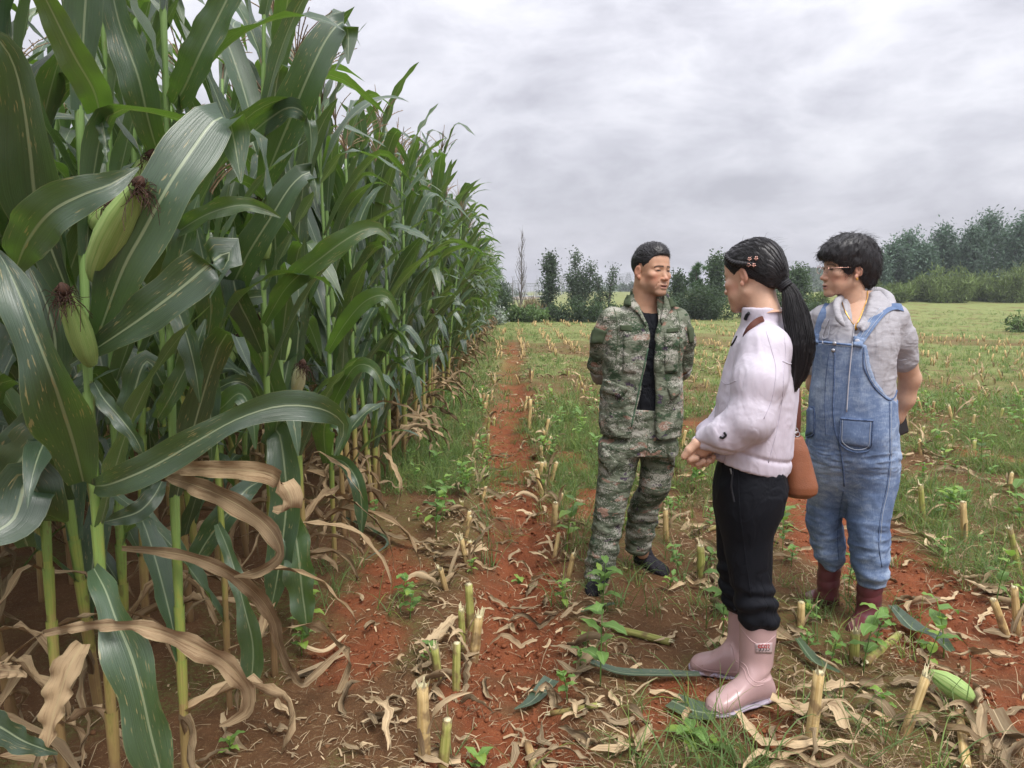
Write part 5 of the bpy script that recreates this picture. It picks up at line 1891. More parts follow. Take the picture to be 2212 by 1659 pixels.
def head_field(woman=False, mouth=0.0012, slit=0.0016, neck=-0.26):
    h = Field((-0.10, -0.135, -0.25), (0.10, 0.13, 0.135), 0.0022)
    f = 0.95 if woman else 1.0
    h.ell((0, -0.018, 0.035), (0.074, 0.092, 0.080), 0.0)
    h.ell((0, 0.026, 0.040), (0.060, 0.052, 0.056), 0.03)
    h.ell((0, 0.026, -0.030), (0.060 * f, 0.058, 0.074), 0.03)
    for sx in (-1, 1):
        h.cone((sx * 0.050 * f, 0.000, -0.060), (sx * 0.018, 0.066, -0.098), 0.017, 0.014, 0.022)
        h.ell((sx * 0.044, 0.056, -0.022), (0.021, 0.019, 0.017), 0.018)
        h.ell((sx * 0.032, 0.052, -0.058), (0.024, 0.024, 0.028), 0.018)
        h.cone((sx * 0.010, 0.076, 0.020), (sx * 0.044, 0.060, 0.019), 0.008, 0.007, 0.014)
    h.ell((0, 0.072, -0.101), (0.021 * f, 0.017, 0.014), 0.016)
    h.ell((0, 0.072, -0.068), (0.028, 0.018, 0.026), 0.016)
    h.cone((0, 0.074, 0.006), (0, 0.094, -0.032), 0.0075, 0.0105, 0.012)
    h.ell((0, 0.0985, -0.0355), (0.0115, 0.0105, 0.009), 0.006)
    for sx in (-1, 1):
        h.ell((sx * 0.0125, 0.090, -0.0385), (0.0085, 0.0095, 0.0075), 0.005)
        h.ell((sx * 0.031, 0.092, 0.003), (0.018, 0.014, 0.010), 0.010, 'cut')
        h.ell((sx * 0.0315, 0.0655, 0.0025), (0.0155, 0.0145, 0.0115), 0.004)
        h.ell((sx * 0.031, 0.083, 0.001), (0.0125, 0.007, slit), 0.0015, 'cut')
        h.ell((sx * 0.007, 0.095, -0.0445), (0.0035, 0.006, 0.003), 0.002, 'cut')
    sm = 1.0 if woman else 1.18
    h.chain([(-0.024 * sm, 0.0765, -0.0635 if not woman else -0.0675), (-0.010 * sm, 0.0885, -0.0645), (0, 0.0895, -0.0655), (0.010 * sm, 0.0885, -0.0645), (0.024 * sm, 0.0765, -0.0635 if not woman else -0.0675)], [0.002, 0.0045, 0.0042, 0.0045, 0.002], 0.004)
    if not woman:            # smile folds from the nose to beside the mouth
        for sx in (-1, 1):
            h.chain([(sx * 0.017, 0.094, -0.040), (sx * 0.030, 0.081, -0.056), (sx * 0.036, 0.071, -0.074)], [0.0005, 0.0010, 0.0005], 0.007, mode='cut')
    h.ell((0, 0.0865, -0.0765 - mouth), (0.0165, 0.0075, 0.0058), 0.005)
    h.ell((0, 0.094, -0.0705 - mouth * 0.5), (0.021, 0.011, mouth), 0.002, 'cut')
    for sx in (-1, 1):
        rt = Matrix.Rotation(R(-14), 3, 'X') @ Matrix.Rotation(sx * R(20), 3, 'Z')
        h.ell((sx * 0.0760, -0.016, -0.006), (0.0070, 0.0165, 0.028), 0.004, rot=rt)
        h.ell((sx * 0.076, -0.006, -0.034), (0.006, 0.008, 0.010), 0.006)
        h.ell((sx * 0.0835, -0.012, -0.002), (0.0055, 0.0095, 0.017), 0.003, 'cut', rot=rt)
    n = 0.051 if woman else 0.064
    h.loft([(neck, 0, -0.04, n * 1.08, n * 1.08), (max(-0.17, neck + 0.01), 0, -0.036, n, n), (-0.10, 0, -0.026, n * 1.0, n * 1.05), (-0.03, 0, -0.022, n * 0.95, n)], k=0.025)
    return h


def head_colors(V, N, skin, lips, brow=1.0, stubble=0.0):
    x, y, z = V[:, 0], V[:, 1], V[:, 2]
    ax = np.abs(x)
    c = np.tile(np.array(skin), (len(V), 1))
    n = fbm(V * 38, 3, 3)[:, None]
    c = c * (1 + 0.05 * n)
    red = np.exp(-((ax - 0.045) / 0.02) ** 2 - ((z + 0.035) / 0.022) ** 2) * (y > 0.02) + np.exp(-(x / 0.014) ** 2 - ((z + 0.036) / 0.012) ** 2) * (y > 0.08) + 0.8 * (ax > 0.073) * (np.abs(z + 0.01) < 0.04)
    c = c * (1 - 0.22 * np.clip(red, 0, 1)[:, None] * np.array([0.15, 1, 1.0]))
    if stubble:
        s_ = sstep(-z, 0.045, 0.075) * sstep(y, -0.01, 0.03) * (1 - sstep(-z, 0.13, 0.16))
        s_ = np.maximum(s_, np.exp(-((z + 0.056) / 0.006) ** 2 - (x / 0.026) ** 2) * (y > 0.07))
        c = c * (1 - stubble * s_[:, None] * np.array([0.5, 0.42, 0.32]))
    lip = np.exp(-((z + 0.0715) / 0.0085) ** 4 - (x / 0.022) ** 4) * (y > 0.074)
    c = c * (1 - lip[:, None]) + np.array(lips) * lip[:, None]
    bz = 0.021 - 0.006 * ((ax - 0.03) / 0.02) ** 2 * (ax > 0.03) - 0.1 * np.clip(0.02 - ax, 0, 1)
    br = np.exp(-((z - bz) / 0.0042) ** 4) * (ax > 0.010) * (ax < 0.051) * (y > 0.04) * brow
    c = c * (1 - br[:, None]) + np.array([0.018, 0.013, 0.011]) * br[:, None]
    ey = np.exp(-((z - 0.001) / 0.0044) ** 4 - ((ax - 0.031) / 0.0135) ** 4) * (y > 0.05) * (N[:, 1] > -2)
    c = c * (1 - ey[:, None]) + np.array([0.022, 0.014, 0.012]) * ey[:, None]
    mt = np.exp(-((z + 0.0712) / 0.0022) ** 4 - (x / 0.021) ** 4) * (y > 0.07) * (N[:, 1] < 0.75)
    c = c * (1 - mt[:, None]) + np.array([0.06, 0.02, 0.018]) * mt[:, None]
    return np.clip(c, 0.005, 1)


def strands(r, roots, dirs, L, grav, rad, n=8, curl=0.0, cf=3.0, out_=None):
    """hair strands as thin tubes"""
    g = Geo()
    q = np.linspace(0, 1, n)[:, None]
    for p, d in zip(roots, dirs):
        l = L * r.uniform(0.7, 1.2)
        ph = r.uniform(0, 6.28, 3)
        P = p + d * q * l + np.array(grav) * (q ** 2) * l + curl * l * q * np.stack([np.sin(cf * q[:, 0] * 2 + a) for a in ph], 1)
        V, Q, T, UV = tube(P, rad * (1.05 - 0.75 * q[:, 0]), 3, False)
        g.add(V, Q, None, UV, r.random())
    return g


SK_M = (0.50, 0.285, 0.185)
SK_W1 = (0.56, 0.345, 0.24)
SK_W2 = (0.55, 0.335, 0.23)


def body_mesh(P, headV, headQ, headC, fields, skin):
    Vs, Qs, Cs, n = [headV], [headQ], [headC], len(headV)
    for f in fields:
        V, Q = f.mesh()
        Vs.append(V); Qs.append(Q + n); n += len(V)
        Cs.append(np.array(skin) * (1 + 0.05 * fbm(V * 30, 5, 2))[:, None])
    return P.add('body', np.vstack(Vs), np.vstack(Qs), M['skin'], col=np.vstack(Cs))
# ------------------------------------------------------------------ man in camouflage
man = Person((0.655, 3.53), 'man in camouflage jacket and trousers standing with hands behind his back')
pm = man
man.slim = 0.96
_px0 = man.px
man.px = lambda u, v, Y: _px0(u, v, Y - 0.13 if Y > 3.6 else Y)
Z = lambda v: pm.z(v)
XX = lambda u, v: pm.x(u, v)


def sec(v, u0, u1, depth, cy=0.0, zoff=0.0):
    """oval section from a picture span at row v"""
    a, b = XX(u0, v), XX(u1, v)
    return (Z(v) + zoff, (a + b) / 2, cy, abs(b - a) / 2, depth)


# trousers
tr = Field((-0.30, -0.30, 0.02), (0.28, 0.25, 1.0), 0.0045)
tr.loft(limb_st(man, [(880, 1306, 1464, 0.118, 0.0), (930, 1303, 1461, 0.125, 0.0), (975, 1294, 1462, 0.13, 0.0)]), k=0.01, p=2.3)
tr.loft(limb_st(man, [(955, 1294, 1384, 0.115, 0.0), (1005, 1292, 1378, 0.105, -0.01), (1053, 1288, 1364, 0.098, -0.02), (1102, 1283, 1350, 0.088, -0.04), (1151, 1279, 1340, 0.080, -0.05), (1200, 1268, 1333, 0.076, -0.05), (1232, 1265, 1322, 0.072, -0.05), (1244, 1265, 1316, 0.07, -0.05)]), k=0.035, p=2.2)
tr.loft(limb_st(man, [(955, 1382, 1462, 0.115, 0.0), (1005, 1385, 1456, 0.105, 0.02), (1053, 1377, 1449, 0.098, 0.03), (1102, 1371, 1437, 0.088, 0.08), (1139, 1365, 1430, 0.082, 0.12), (1176, 1361, 1421, 0.076, 0.15), (1200, 1360, 1414, 0.072, 0.17), (1210, 1361, 1411, 0.07, 0.17)]), k=0.035, p=2.2)
V, Q = tr.mesh()
V = relax(V, Q, 1)
V = creases(V, Q, 0.006, 7, (1.2, 1, 1.7), 11)
V = creases(V, Q, 0.007, 10, (0.8, 0.8, 2.6), 14, sstep(-V[:, 2], -0.5, -0.35))
V = bunch(V, Q, 0.0028, 75, 0.06, 0.35, 12, (24, 30))
V = relax(V, Q, 1, 0.3)
trousers = man.add('trousers', V, Q, M['camo'], keep='tr')

# T-shirt
ts = Field((-0.22, -0.2, 0.70), (0.24, 0.18, 1.45), 0.006)
ts.loft(limb_st(man, [(928, 1318, 1466, 0.112, 0.0), (880, 1318, 1462, 0.11, 0.0), (800, 1316, 1466, 0.108, 0.0), (740, 1310, 1476, 0.11, 0.01), (700, 1318, 1470, 0.1, 0.02), (680, 1350, 1446, 0.082, 0.015), (664, 1362, 1440, 0.076, 0.015), (652, 1366, 1438, 0.068, 0.02)]), k=0.01, p=2.2)
# neckline scooped out round the neck
ts.loft(limb_st(man, [(677, 1388, 1424, 0.060, -0.03), (656, 1374, 1432, 0.068, -0.01), (640, 1360, 1440, 0.075, 0.0)]), k=0.008, mode='cut')
V, Q = ts.mesh()
V = creases(relax(V, Q, 1), Q, 0.005, 9, (1.6, 1, 1.0), 21)
tshirt = man.add('t_shirt', V, Q, M['tshirt'], keep='ts')

# jacket, open at the front
def jx(v_u):
    A = np.array([(pm.px(u, v, 3.41)[2], pm.px(u, v, 3.41)[0]) for v, u in v_u]); A = A[np.argsort(A[:, 0])]
    return lambda z: np.interp(z, A[:, 0], A[:, 1])


jl = jx([(620, 1377), (645, 1379), (664, 1383), (700, 1398), (726, 1403), (744, 1402), (778, 1395), (809, 1389), (843, 1382), (882, 1374), (916, 1366), (945, 1358)])
jr = jx([(620, 1430), (640, 1429), (674, 1425), (705, 1423), (726, 1417), (757, 1415), (809, 1415), (861, 1418), (919, 1418), (945, 1420)])
jk = Field((-0.36, -0.24, 0.66), (0.34, 0.26, 1.46), 0.0045)
jk.loft(limb_st(man, [(936, 1294, 1472, 0.150, 0.0), (915, 1291, 1474, 0.148, 0.0), (880, 1293, 1476, 0.142, 0.0), (830, 1299, 1474, 0.136, 0.0), (780, 1300, 1474, 0.136, 0.0), (735, 1296, 1484, 0.138, 0.01), (705, 1300, 1482, 0.130, 0.015), (682, 1318, 1472, 0.112, 0.02), (664, 1344, 1456, 0.092, 0.025), (650, 1359, 1448, 0.082, 0.02), (636, 1362, 1444, 0.080, 0.02), (625, 1364, 1441, 0.078, 0.025)]), k=0.01, p=2.3)
A_l = [man.px(1324, 692, 3.68), man.px(1303, 735, 3.70), man.px(1293, 788, 3.74), man.px(1300, 812, 3.70 + 0.1), man.px(1345, 838, 3.95)]
A_r = [man.px(1460, 692, 3.68), man.px(1474, 735, 3.70), man.px(1474, 785, 3.74), man.px(1470, 802, 3.84), man.px(1425, 830, 3.95)]
jk.chain(A_l[:3], [0.061, 0.055, 0.044], 0.022)
jk.chain(A_r[:3], [0.060, 0.054, 0.044], 0.022)
jk.shell(0.013)
jk.loft(limb_st(man, [(585, 1371, 1434, 0.066, 0.022), (640, 1372, 1434, 0.068, 0.02), (655, 1372, 1438, 0.07, 0.02), (668, 1380, 1430, 0.05, 0.02)]), k=0.003, mode='cut')
jk.fn(lambda X, Y, Zz: np.maximum(np.maximum(jl(Zz) - X, X - jr(Zz)), Y - 0.02) + 0 * X, lo=(-0.2, -0.24, 0.66), hi=(0.25, 0.1, 1.46))
V, Q = jk.mesh()
V = relax(V, Q, 1, 0.4)
tor = (np.abs(V[:, 0]) < 0.5)
V = creases(V, Q, 0.0075, 6.5, (1.3, 1, 1.2), 31)
slv = sstep(np.abs(V[:, 0] - 0.0), 0.15, 0.2) * sstep(-V[:, 2], -1.3, -1.2)
V = creases(V, Q, 0.005, 11, (1, 1, 2.0), 34, slv)
V = creases(V, Q, 0.0035, 15, (1.6, 1.6, 0.9), 38)
jacket = man.add('jacket', V, Q, M['camo'], keep='jk')
# rolled cuffs showing the pale lining
for A, nm in ((A_l, 'cuff'), (A_r, 'cuff')):
    c = Field((-0.4, -0.1, 0.7), (0.4, 0.4, 1.2), 0.004)
    d = unit(A[3] - A[2])
    c.cone(A[2] + d * 0.005, A[3] + d * 0.08, 0.051, 0.049, 0.0)
    c.cone(A[3] - d * 0.2, A[3] + d * 0.3, 0.041, 0.041, 0.002, 'cut')
    pd = lambda X, Y, Zz, o=A[3] + d * 0.012: (X - o[0]) * d[0] + (Y - o[1]) * d[1] + (Zz - o[2]) * d[2]
    c.fn(lambda X, Y, Zz: -pd(X, Y, Zz))
    c.fn(lambda X, Y, Zz: pd(X, Y, Zz) + 0.075)
    V, Q = c.mesh()
    V = creases(V, Q, 0.003, 22, (1, 1, 1), 41)
    man.add(nm, V, Q, M['lining'], jacket)
# collar: two flaps falling to the lapels
def flap(P, key, inner, outer, name, mat, parent, nx=10, ny=5, off=0.006, th=0.006, lift=0.0):
    I_ = resample(np.array(inner, float), nx); O_ = resample(np.array(outer, float), nx)
    G_ = np.zeros((ny, nx, 3))
    for j in range(ny):
        f = j / (ny - 1)
        for i in range(nx):
            p = I_[i] * (1 - f) + O_[i] * f
            h = P.ray(key, p[0], p[1])
            G_[j, i] = np.nan if h is None else h
    bad = np.isnan(G_[..., 0])
    if bad.all(): return None
    good = np.argwhere(~bad)
    for j, i in np.argwhere(bad):
        G_[j, i] = G_[tuple(good[np.argmin(((good - [j, i]) ** 2).sum(1))])]
    # keep the sheet smooth
    for _ in range(3):
        Gp = np.pad(G_, ((1, 1), (1, 1), (0, 0)), 'edge')
        G_ = (Gp[:-2, 1:-1] + Gp[2:, 1:-1] + Gp[1:-1, :-2] + Gp[1:-1, 2:] + 2 * G_) / 6
    return P.slab(G_, name, mat, parent, off, th)


JT = ('jk', 'ts')
flap(man, JT, [(1374, 630), (1381, 664), (1390, 686), (1399, 702)], [(1356, 640), (1350, 664), (1374, 676), (1397, 714)], 'collar', M['camo'], jacket, off=0.009, th=0.008)
flap(man, JT, [(1431, 638), (1428, 664), (1426, 680), (1424, 692)], [(1440, 642), (1456, 664), (1443, 678), (1428, 708)], 'collar', M['camo'], jacket, off=0.009, th=0.008)
for q in ([(1354, 642), (1366, 640), (1367, 664), (1353, 664)], [(1437, 645), (1445, 648), (1455, 664), (1444, 668)]):
    man.patch(JT, q, 'collar_tab', M['velcro'], jacket, 0.019, 0.002, 6, 6)
man.patch('jk', [(1340, 703), (1365, 703), (1365, 717), (1340, 714)], 'name_patch', M['velcro'], jacket, 0.004, 0.004)
man.patch('jk', [(1440, 711), (1464, 707), (1464, 717), (1440, 720)], 'name_patch', M['velcro'], jacket, 0.004, 0.004)
man.patch('jk', [(1281, 705), (1312, 717), (1302, 742), (1277, 744)], 'sleeve_patch', M['velcro'], jacket, 0.004, 0.004)
man.patch('jk', [(1484, 708), (1497, 704), (1497, 740), (1488, 742)], 'sleeve_patch', M['velcro'], jacket, 0.004, 0.004)
man.patch('jk', [(1307, 818), (1359, 838), (1342, 860), (1299, 844)], 'pocket_flap', M['camo'], jacket, 0.008, 0.006, 12, 8)
man.patch('jk', [(1441, 838), (1471, 823), (1466, 850), (1448, 864)], 'pocket_flap', M['camo'], jacket, 0.008, 0.006, 10, 8)
man.patch('jk', [(1348, 716), (1376, 716), (1374, 807), (1346, 805)], 'chest_panel', M['camo'], jacket, 0.003, 0.004, 8, 14)
man.patch('jk', [(1434, 720), (1466, 720), (1462, 806), (1436, 806)], 'chest_panel', M['camo'], jacket, 0.003, 0.004, 8, 14)
man.line('jk', [(1401, 748), (1392, 790), (1380, 845), (1364, 922)], 'zip', M['zip'], jacket, 0.0035, 0.002)
man.line('jk', [(1326, 666), (1332, 690), (1334, 730), (1330, 790)], 'seam', M['velcro'], jacket, 0.0022, 0.0)
man.line('jk', [(1462, 668), (1468, 700), (1468, 740), (1466, 790)], 'seam', M['velcro'], jacket, 0.0022, 0.0)
# trouser details
man.patch('tr', [(1303, 967), (1337, 1000), (1320, 1025), (1295, 992)], 'cargo_flap', M['camo'], trousers, 0.007, 0.006, 10, 8)
man.patch('tr', [(1442, 978), (1454, 976), (1454, 1008), (1446, 1002)], 'cargo_flap', M['camo'], trousers, 0.008, 0.006, 6, 8)
man.line('tr', [(1400, 940), (1398, 975), (1386, 1005)], 'seam', M['velcro'], trousers, 0.002, 0.0)
man.line('tr', [(1302, 1055), (1340, 1062), (1358, 1058)], 'seam', M['velcro'], trousers, 0.002, 0.0)
man.line('tr', [(1282, 1150), (1310, 1160), (1336, 1154)], 'seam', M['velcro'], trousers, 0.002, 0.0)
man.line('tr', [(1388, 1050), (1420, 1060), (1446, 1054)], 'seam', M['velcro'], trousers, 0.002, 0.0)

# shoes
def shoe(P, heel, toe, h, name='shoe', w=0.044):
    heel, toe = np.asarray(heel, float), np.asarray(toe, float)
    z0 = (heel[2] + toe[2]) / 2
    d = toe - heel; d[2] = 0; L = np.linalg.norm(d); d = d / L
    s_ = np.array([-d[1], d[0], 0])
    lo = np.minimum(heel, toe) - 0.08; hi = np.maximum(heel, toe) + [0.08, 0.08, 0.16]
    up = np.array([0, 0, 1.0])
    hl_ = np.array([heel[0], heel[1], z0])
    pr = [(0.0, 0.04, 0.018), (0.03, 0.06, 0.030), (0.10, 0.078, 0.036), (0.28, 0.088, 0.038), (0.42, 0.076, 0.041), (0.58, 0.062, 0.045), (0.74, 0.052, 0.047), (0.86, 0.044, 0.043), (0.94, 0.036, 0.034), (0.985, 0.026, 0.020), (1.0, 0.018, 0.010)]
    f = Field(lo, hi, 0.0035)
    f.foot(hl_, d, up, L, pr, 0.0, 0.008)
    f.cone(hl_ + d * 0.065 + up * 0.06, hl_ + d * 0.07 + up * h, 0.034, 0.036, 0.02)
    V, Q = f.mesh()
    V = creases(V, Q, 0.002, 18, (1, 1, 1), 51)
    o = P.add(name, V, Q, M['shoe'])
    f = Field(lo, hi, 0.0035)
    f.foot(hl_ - d * 0.004, d, up, L + 0.008, [(a_, 0.016, w_ * 1.05) for a_, h_, w_ in pr], 0.0)
    V, Q = f.mesh()
    P.add('sole', V, Q, M['sole'], o)
    return o


def gpt(P, u, v):
    x, y = plant_at(u, v)
    return np.array([x, y, g1(x, y)]) - P.loc


hl = gpt(man, 1302, 1252); tl_ = gpt(man, 1272, 1288)
shoe(man, np.array([-0.185, 0.035, hl[2] - 0.012]), np.array([-0.275, -0.20, tl_[2] - 0.012]), 0.085)
h2 = gpt(man, 1375, 1212); t2 = gpt(man, 1440, 1244)
h2[2] = t2[2] = min(h2[2], t2[2]) - 0.008
shoe(man, h2, t2, 0.085)

# head, neck, body, hands behind the back
hf = head_field(False, 0.0028, 0.0034)
hV, hQ = hf.mesh()
hN = vnormals(hV, hQ)
hC = head_colors(hV, hN, SK_M, (0.30, 0.13, 0.10), 0.92, 0.32)
hR = rotmat(R(33), R(2), R(-2)); hS = 1.0
hO = man.px(1408, 585, 3.64)
HM = lambda V: (V * hS) @ hR.T + hO
bf = Field((-0.3, -0.2, 0.05), (0.3, 0.3, 1.48), 0.008)
bf.loft([(0.78, XX(1384, 900), 0, 0.13, 0.09), (1.0, XX(1388, 800), 0, 0.14, 0.09), (1.22, XX(1392, 720), 0.015, 0.165, 0.09), (1.30, XX(1394, 690), 0.02, 0.13, 0.075), (1.36, XX(1398, 665), 0.02, 0.08, 0.06), (1.44, XX(1402, 640), 0.02, 0.06, 0.058)], k=0.02)
bf.chain([_px0(1340, 960, 3.53), _px0(1318, 1080, 3.50), _px0(1293, 1235, 3.48)], [0.075, 0.05, 0.032], 0.02)
bf.chain([_px0(1424, 960, 3.53), _px0(1408, 1080, 3.60), _px0(1388, 1195, 3.70)], [0.075, 0.05, 0.032], 0.02)
for A in (A_l, A_r):
    bf.chain([A[0], A[1], A[2], A[3], A[4]], [0.045, 0.042, 0.04, 0.036, 0.027], 0.02)
hd = Field((-0.25, 0.1, 0.7), (0.3, 0.5, 1.1), 0.004)
for A, sgn in ((A_l, 1), (A_r, -1)):
    wv = A[4]
    d = unit(np.array([sgn * 0.9, 0.1, -0.4]))
    hd.cone(A[3] * 0.4 + A[4] * 0.6, wv, 0.032, 0.027, 0.01)
    hd.cone(wv, wv + d * 0.075, 0.03, 0.036, 0.01, sq=((0, 1, 0), 0.55))
    for i in range(4):
        b = wv + d * 0.075 + np.array([0, 0.01, 0.026 - 0.017 * i])
        hd.chain([b, b + d * (0.03 + 0.005 * (i in (1, 2))), b + d * 0.05 + np.array([0, -0.015, -0.012])], [0.009, 0.0085, 0.007], 0.003)
    hd.chain([wv + d * 0.02 + [0, 0, 0.02], wv + d * 0.05 + [0, 0.01, 0.045], wv + d * 0.08 + [0, 0.01, 0.05]], [0.012, 0.01, 0.008], 0.005)
body_mesh(man, HM(hV), hQ, hC, [bf, hd], SK_M)
# short hair
hh = Field((-0.11, -0.15, -0.12), (0.11, 0.13, 0.16), 0.0026)
hh.ell((0, -0.020, 0.038), (0.0785, 0.0965, 0.086), 0.0)
hh.ell((0, 0.024, 0.052), (0.064, 0.060, 0.064), 0.02)
hh.ell((0, -0.002, 0.085), (0.062, 0.080, 0.050), 0.02)
hl_y = [-0.16, -0.10, -0.05, -0.028, -0.012, 0.004, 0.016, 0.024, 0.036, 0.046, 0.060, 0.078, 0.10, 0.13]
hl_z = [-0.09, -0.075, -0.055, -0.030, 0.030, 0.030, 0.000, -0.004, 0.006, 0.040, 0.064, 0.074, 0.078, 0.078]
hh.fn(lambda X, Y, Zz: (Zz - np.interp(Y, hl_y, hl_z)) * 0.75 + 0 * X, k=0.006)
hV2, hQ2 = hh.mesh()
top = sstep(hV2[:, 2], 0.03, 0.09)
hV2 = push(hV2, hQ2, 0.0011 * vnoise(hV2 * np.array([260, 120, 260]), 61) * (0.5 + top) + 0.0015 * top * vnoise(hV2 * 40, 62))
hair = man.add('hair', HM(hV2), hQ2, M['hair'])
r = np.random.default_rng(5)
k = r.choice(len(hV2), 900, p=top * (hV2[:, 1] > -0.12) / (top * (hV2[:, 1] > -0.12)).sum())
N2 = vnormals(hV2, hQ2)[k]
st = strands(r, hV2[k], unit(N2 * 0.5 + np.array([0, 0.7, 0.1]) + r.normal(0, 0.18, (900, 3))), 0.008, (0, 0, -0.1), 0.0007, 4)
for i in range(len(st.V)): st.V[i] = HM(st.V[i])
st.build('hair_strands', M['hair'], hair)
# eyes and teeth
def eyeballs(P, HMf, rad=0.0118):
    for sx in (-1, 1):
        f = Field((sx * 0.031 - 0.016, 0.05, -0.014), (sx * 0.031 + 0.016, 0.085, 0.018), 0.0018)
        f.ell((sx * 0.031, 0.0662, 0.0018), (rad, rad, rad), 0)
        V, Q = f.mesh()
        ctr = np.array([sx * 0.031 + 0.002, 0.0662, 0.0018])
        dd = unit(V - ctr)
        iris = (dd[:, 1] > 0.90)
        col = np.where(iris[:, None], np.array([0.012, 0.008, 0.006]), np.array([0.42, 0.37, 0.33]))
        P.add('eye', HMf(V), Q, M['skin'], col=col)


eyeballs(man, HM)
f = Field((-0.022, 0.06, -0.085), (0.022, 0.095, -0.06), 0.0018)
f.ell((0, 0.078, -0.0688), (0.013, 0.009, 0.0022), 0)
V, Q = f.mesh()
man.add('teeth', HM(V), Q, M['white'])
# ------------------------------------------------------------------ woman in the pale jacket
pw = Person((0.845, 2.50), 'woman with a long black ponytail, pale lilac jacket, black trousers and pink rubber boots')
PX = lambda u, v, Y: pw.px(u, v, Y - 0.15)
# trousers: near leg towards the camera, far leg behind
NL, FL = -0.09, 0.10
tr = Field((-0.30, -0.30, 0.24), (0.28, 0.28, 1.02), 0.0045)
tr.loft(limb_st(pw, [(940, 1566, 1674, 0.15, 0.0), (1000, 1553, 1686, 0.16, 0.0), (1026, 1544, 1697, 0.174, 0.0), (1050, 1540, 1701, 0.182, 0.0), (1085, 1542, 1692, 0.178, 0.0), (1130, 1556, 1672, 0.15, 0.0), (1170, 1574, 1650, 0.10, 0.0)]), k=0.01, p=2.3)
tr.loft(limb_st(pw, [(1000, 1570, 1690, 0.08, NL), (1060, 1556, 1699, 0.095, NL), (1100, 1556, 1686, 0.092, NL), (1150, 1560, 1671, 0.085, NL), (1200, 1566, 1667, 0.080, NL), (1240, 1574, 1664, 0.076, NL), (1275, 1584, 1668, 0.076, NL), (1305, 1590, 1676, 0.076, NL), (1325, 1594, 1681, 0.07, NL), (1346, 1600, 1674, 0.062, NL)]), k=0.03, p=2.2)
tr.loft(limb_st(pw, [(1000, 1556, 1670, 0.08, FL), (1060, 1541, 1680, 0.09, FL), (1100, 1541, 1668, 0.088, FL), (1150, 1545, 1650, 0.08, FL), (1200, 1550, 1640, 0.076, FL), (1240, 1554, 1632, 0.072, FL), (1275, 1560, 1628, 0.07, FL), (1296, 1566, 1626, 0.068, FL), (1316, 1574, 1622, 0.06, FL)]), k=0.03, p=2.2)
V, Q = tr.mesh()
V = relax(V, Q, 1)
V = creases(V, Q, 0.006, 7, (1.2, 1.2, 1.0), 111)
zb = PX(1620, 1250, 2.58)[2]
V = bunch(V, Q, 0.0055, 95, zb - 0.20, zb - 0.02, 112, (10, 16))
V = creases(V, Q, 0.007, 9, (0.8, 0.8, 2.2), 114, sstep(-V[:, 2], -zb - 0.05, -zb + 0.08))
trousers = pw.add('trousers', V, Q, M['trouser'], keep='tr')
pw.line('tr', [(1594, 1010), (1598, 1100), (1610, 1200), (1622, 1290)], 'seam', M['trouser'], trousers, 0.0025, 0.0)
pw.line('tr', [(1583, 1018), (1580, 1050), (1586, 1085)], 'pocket_zip', M['blackcord'], trousers, 0.004, 0.001)
pw.line('tr', [(1578, 1012), (1581, 1024)], 'zip_pull', M['steel'], trousers, 0.003, 0.003, n=8)

# jacket body, sleeves
jk = Field((-0.34, -0.34, 0.74), (0.30, 0.30, 1.48), 0.0045)
jk.loft(limb_st(pw, [(1012, 1541, 1703, 0.185, 0.0), (998, 1538, 1707, 0.192, 0.0), (970, 1541, 1710, 0.195, 0.0), (920, 1545, 1715, 0.195, 0.0), (860, 1548, 1722, 0.192, 0.0), (805, 1562, 1724, 0.192, 0.0), (765, 1574, 1719, 0.188, 0.0), (738, 1582, 1712, 0.172, 0.0), (720, 1590, 1704, 0.14, 0.0), (706, 1598, 1698, 0.110, -0.01), (694, 1601, 1692, 0.092, -0.02), (682, 1602, 1689, 0.086, -0.028), (664, 1603, 1688, 0.084, -0.03)]), yaw=0.0, k=0.01, p=2.2)
N_a = [PX(1654, 752, 2.50), PX(1640, 820, 2.46), PX(1622, 905, 2.44), PX(1570, 940, 2.47), PX(1520, 950, 2.53)]
F_a = [PX(1640, 745, 2.80), PX(1610, 830, 2.84), PX(1585, 900, 2.82), PX(1540, 940, 2.70), PX(1516, 955, 2.62)]
jk.chain(N_a, [0.076, 0.074, 0.066, 0.053, 0.036], 0.035)
jk.chain(F_a, [0.08, 0.072, 0.064, 0.05, 0.036], 0.028)
# hem cut on a slant: lower at the back
pf, pb_ = PX(1541, 984, 2.65), PX(1704, 1022, 2.65)
sl = (pb_[2] - pf[2]) / (pb_[0] - pf[0])
jk.fn(lambda X, Y, Zz: (Zz - (pf[2] + sl * (X - pf[0]))) + 0 * Y)
# sleeve openings
for A in (N_a, F_a):
    d = unit(A[4] - A[3])
    jk.fn(lambda X, Y, Zz: 0.006 - np.minimum(((X - A[4][0]) * d[0] + (Y - A[4][1]) * d[1] + (Zz - A[4][2]) * d[2]), 0.12 - np.sqrt((X - A[4][0]) ** 2 + (Y - A[4][1]) ** 2 + (Zz - A[4][2]) ** 2)))
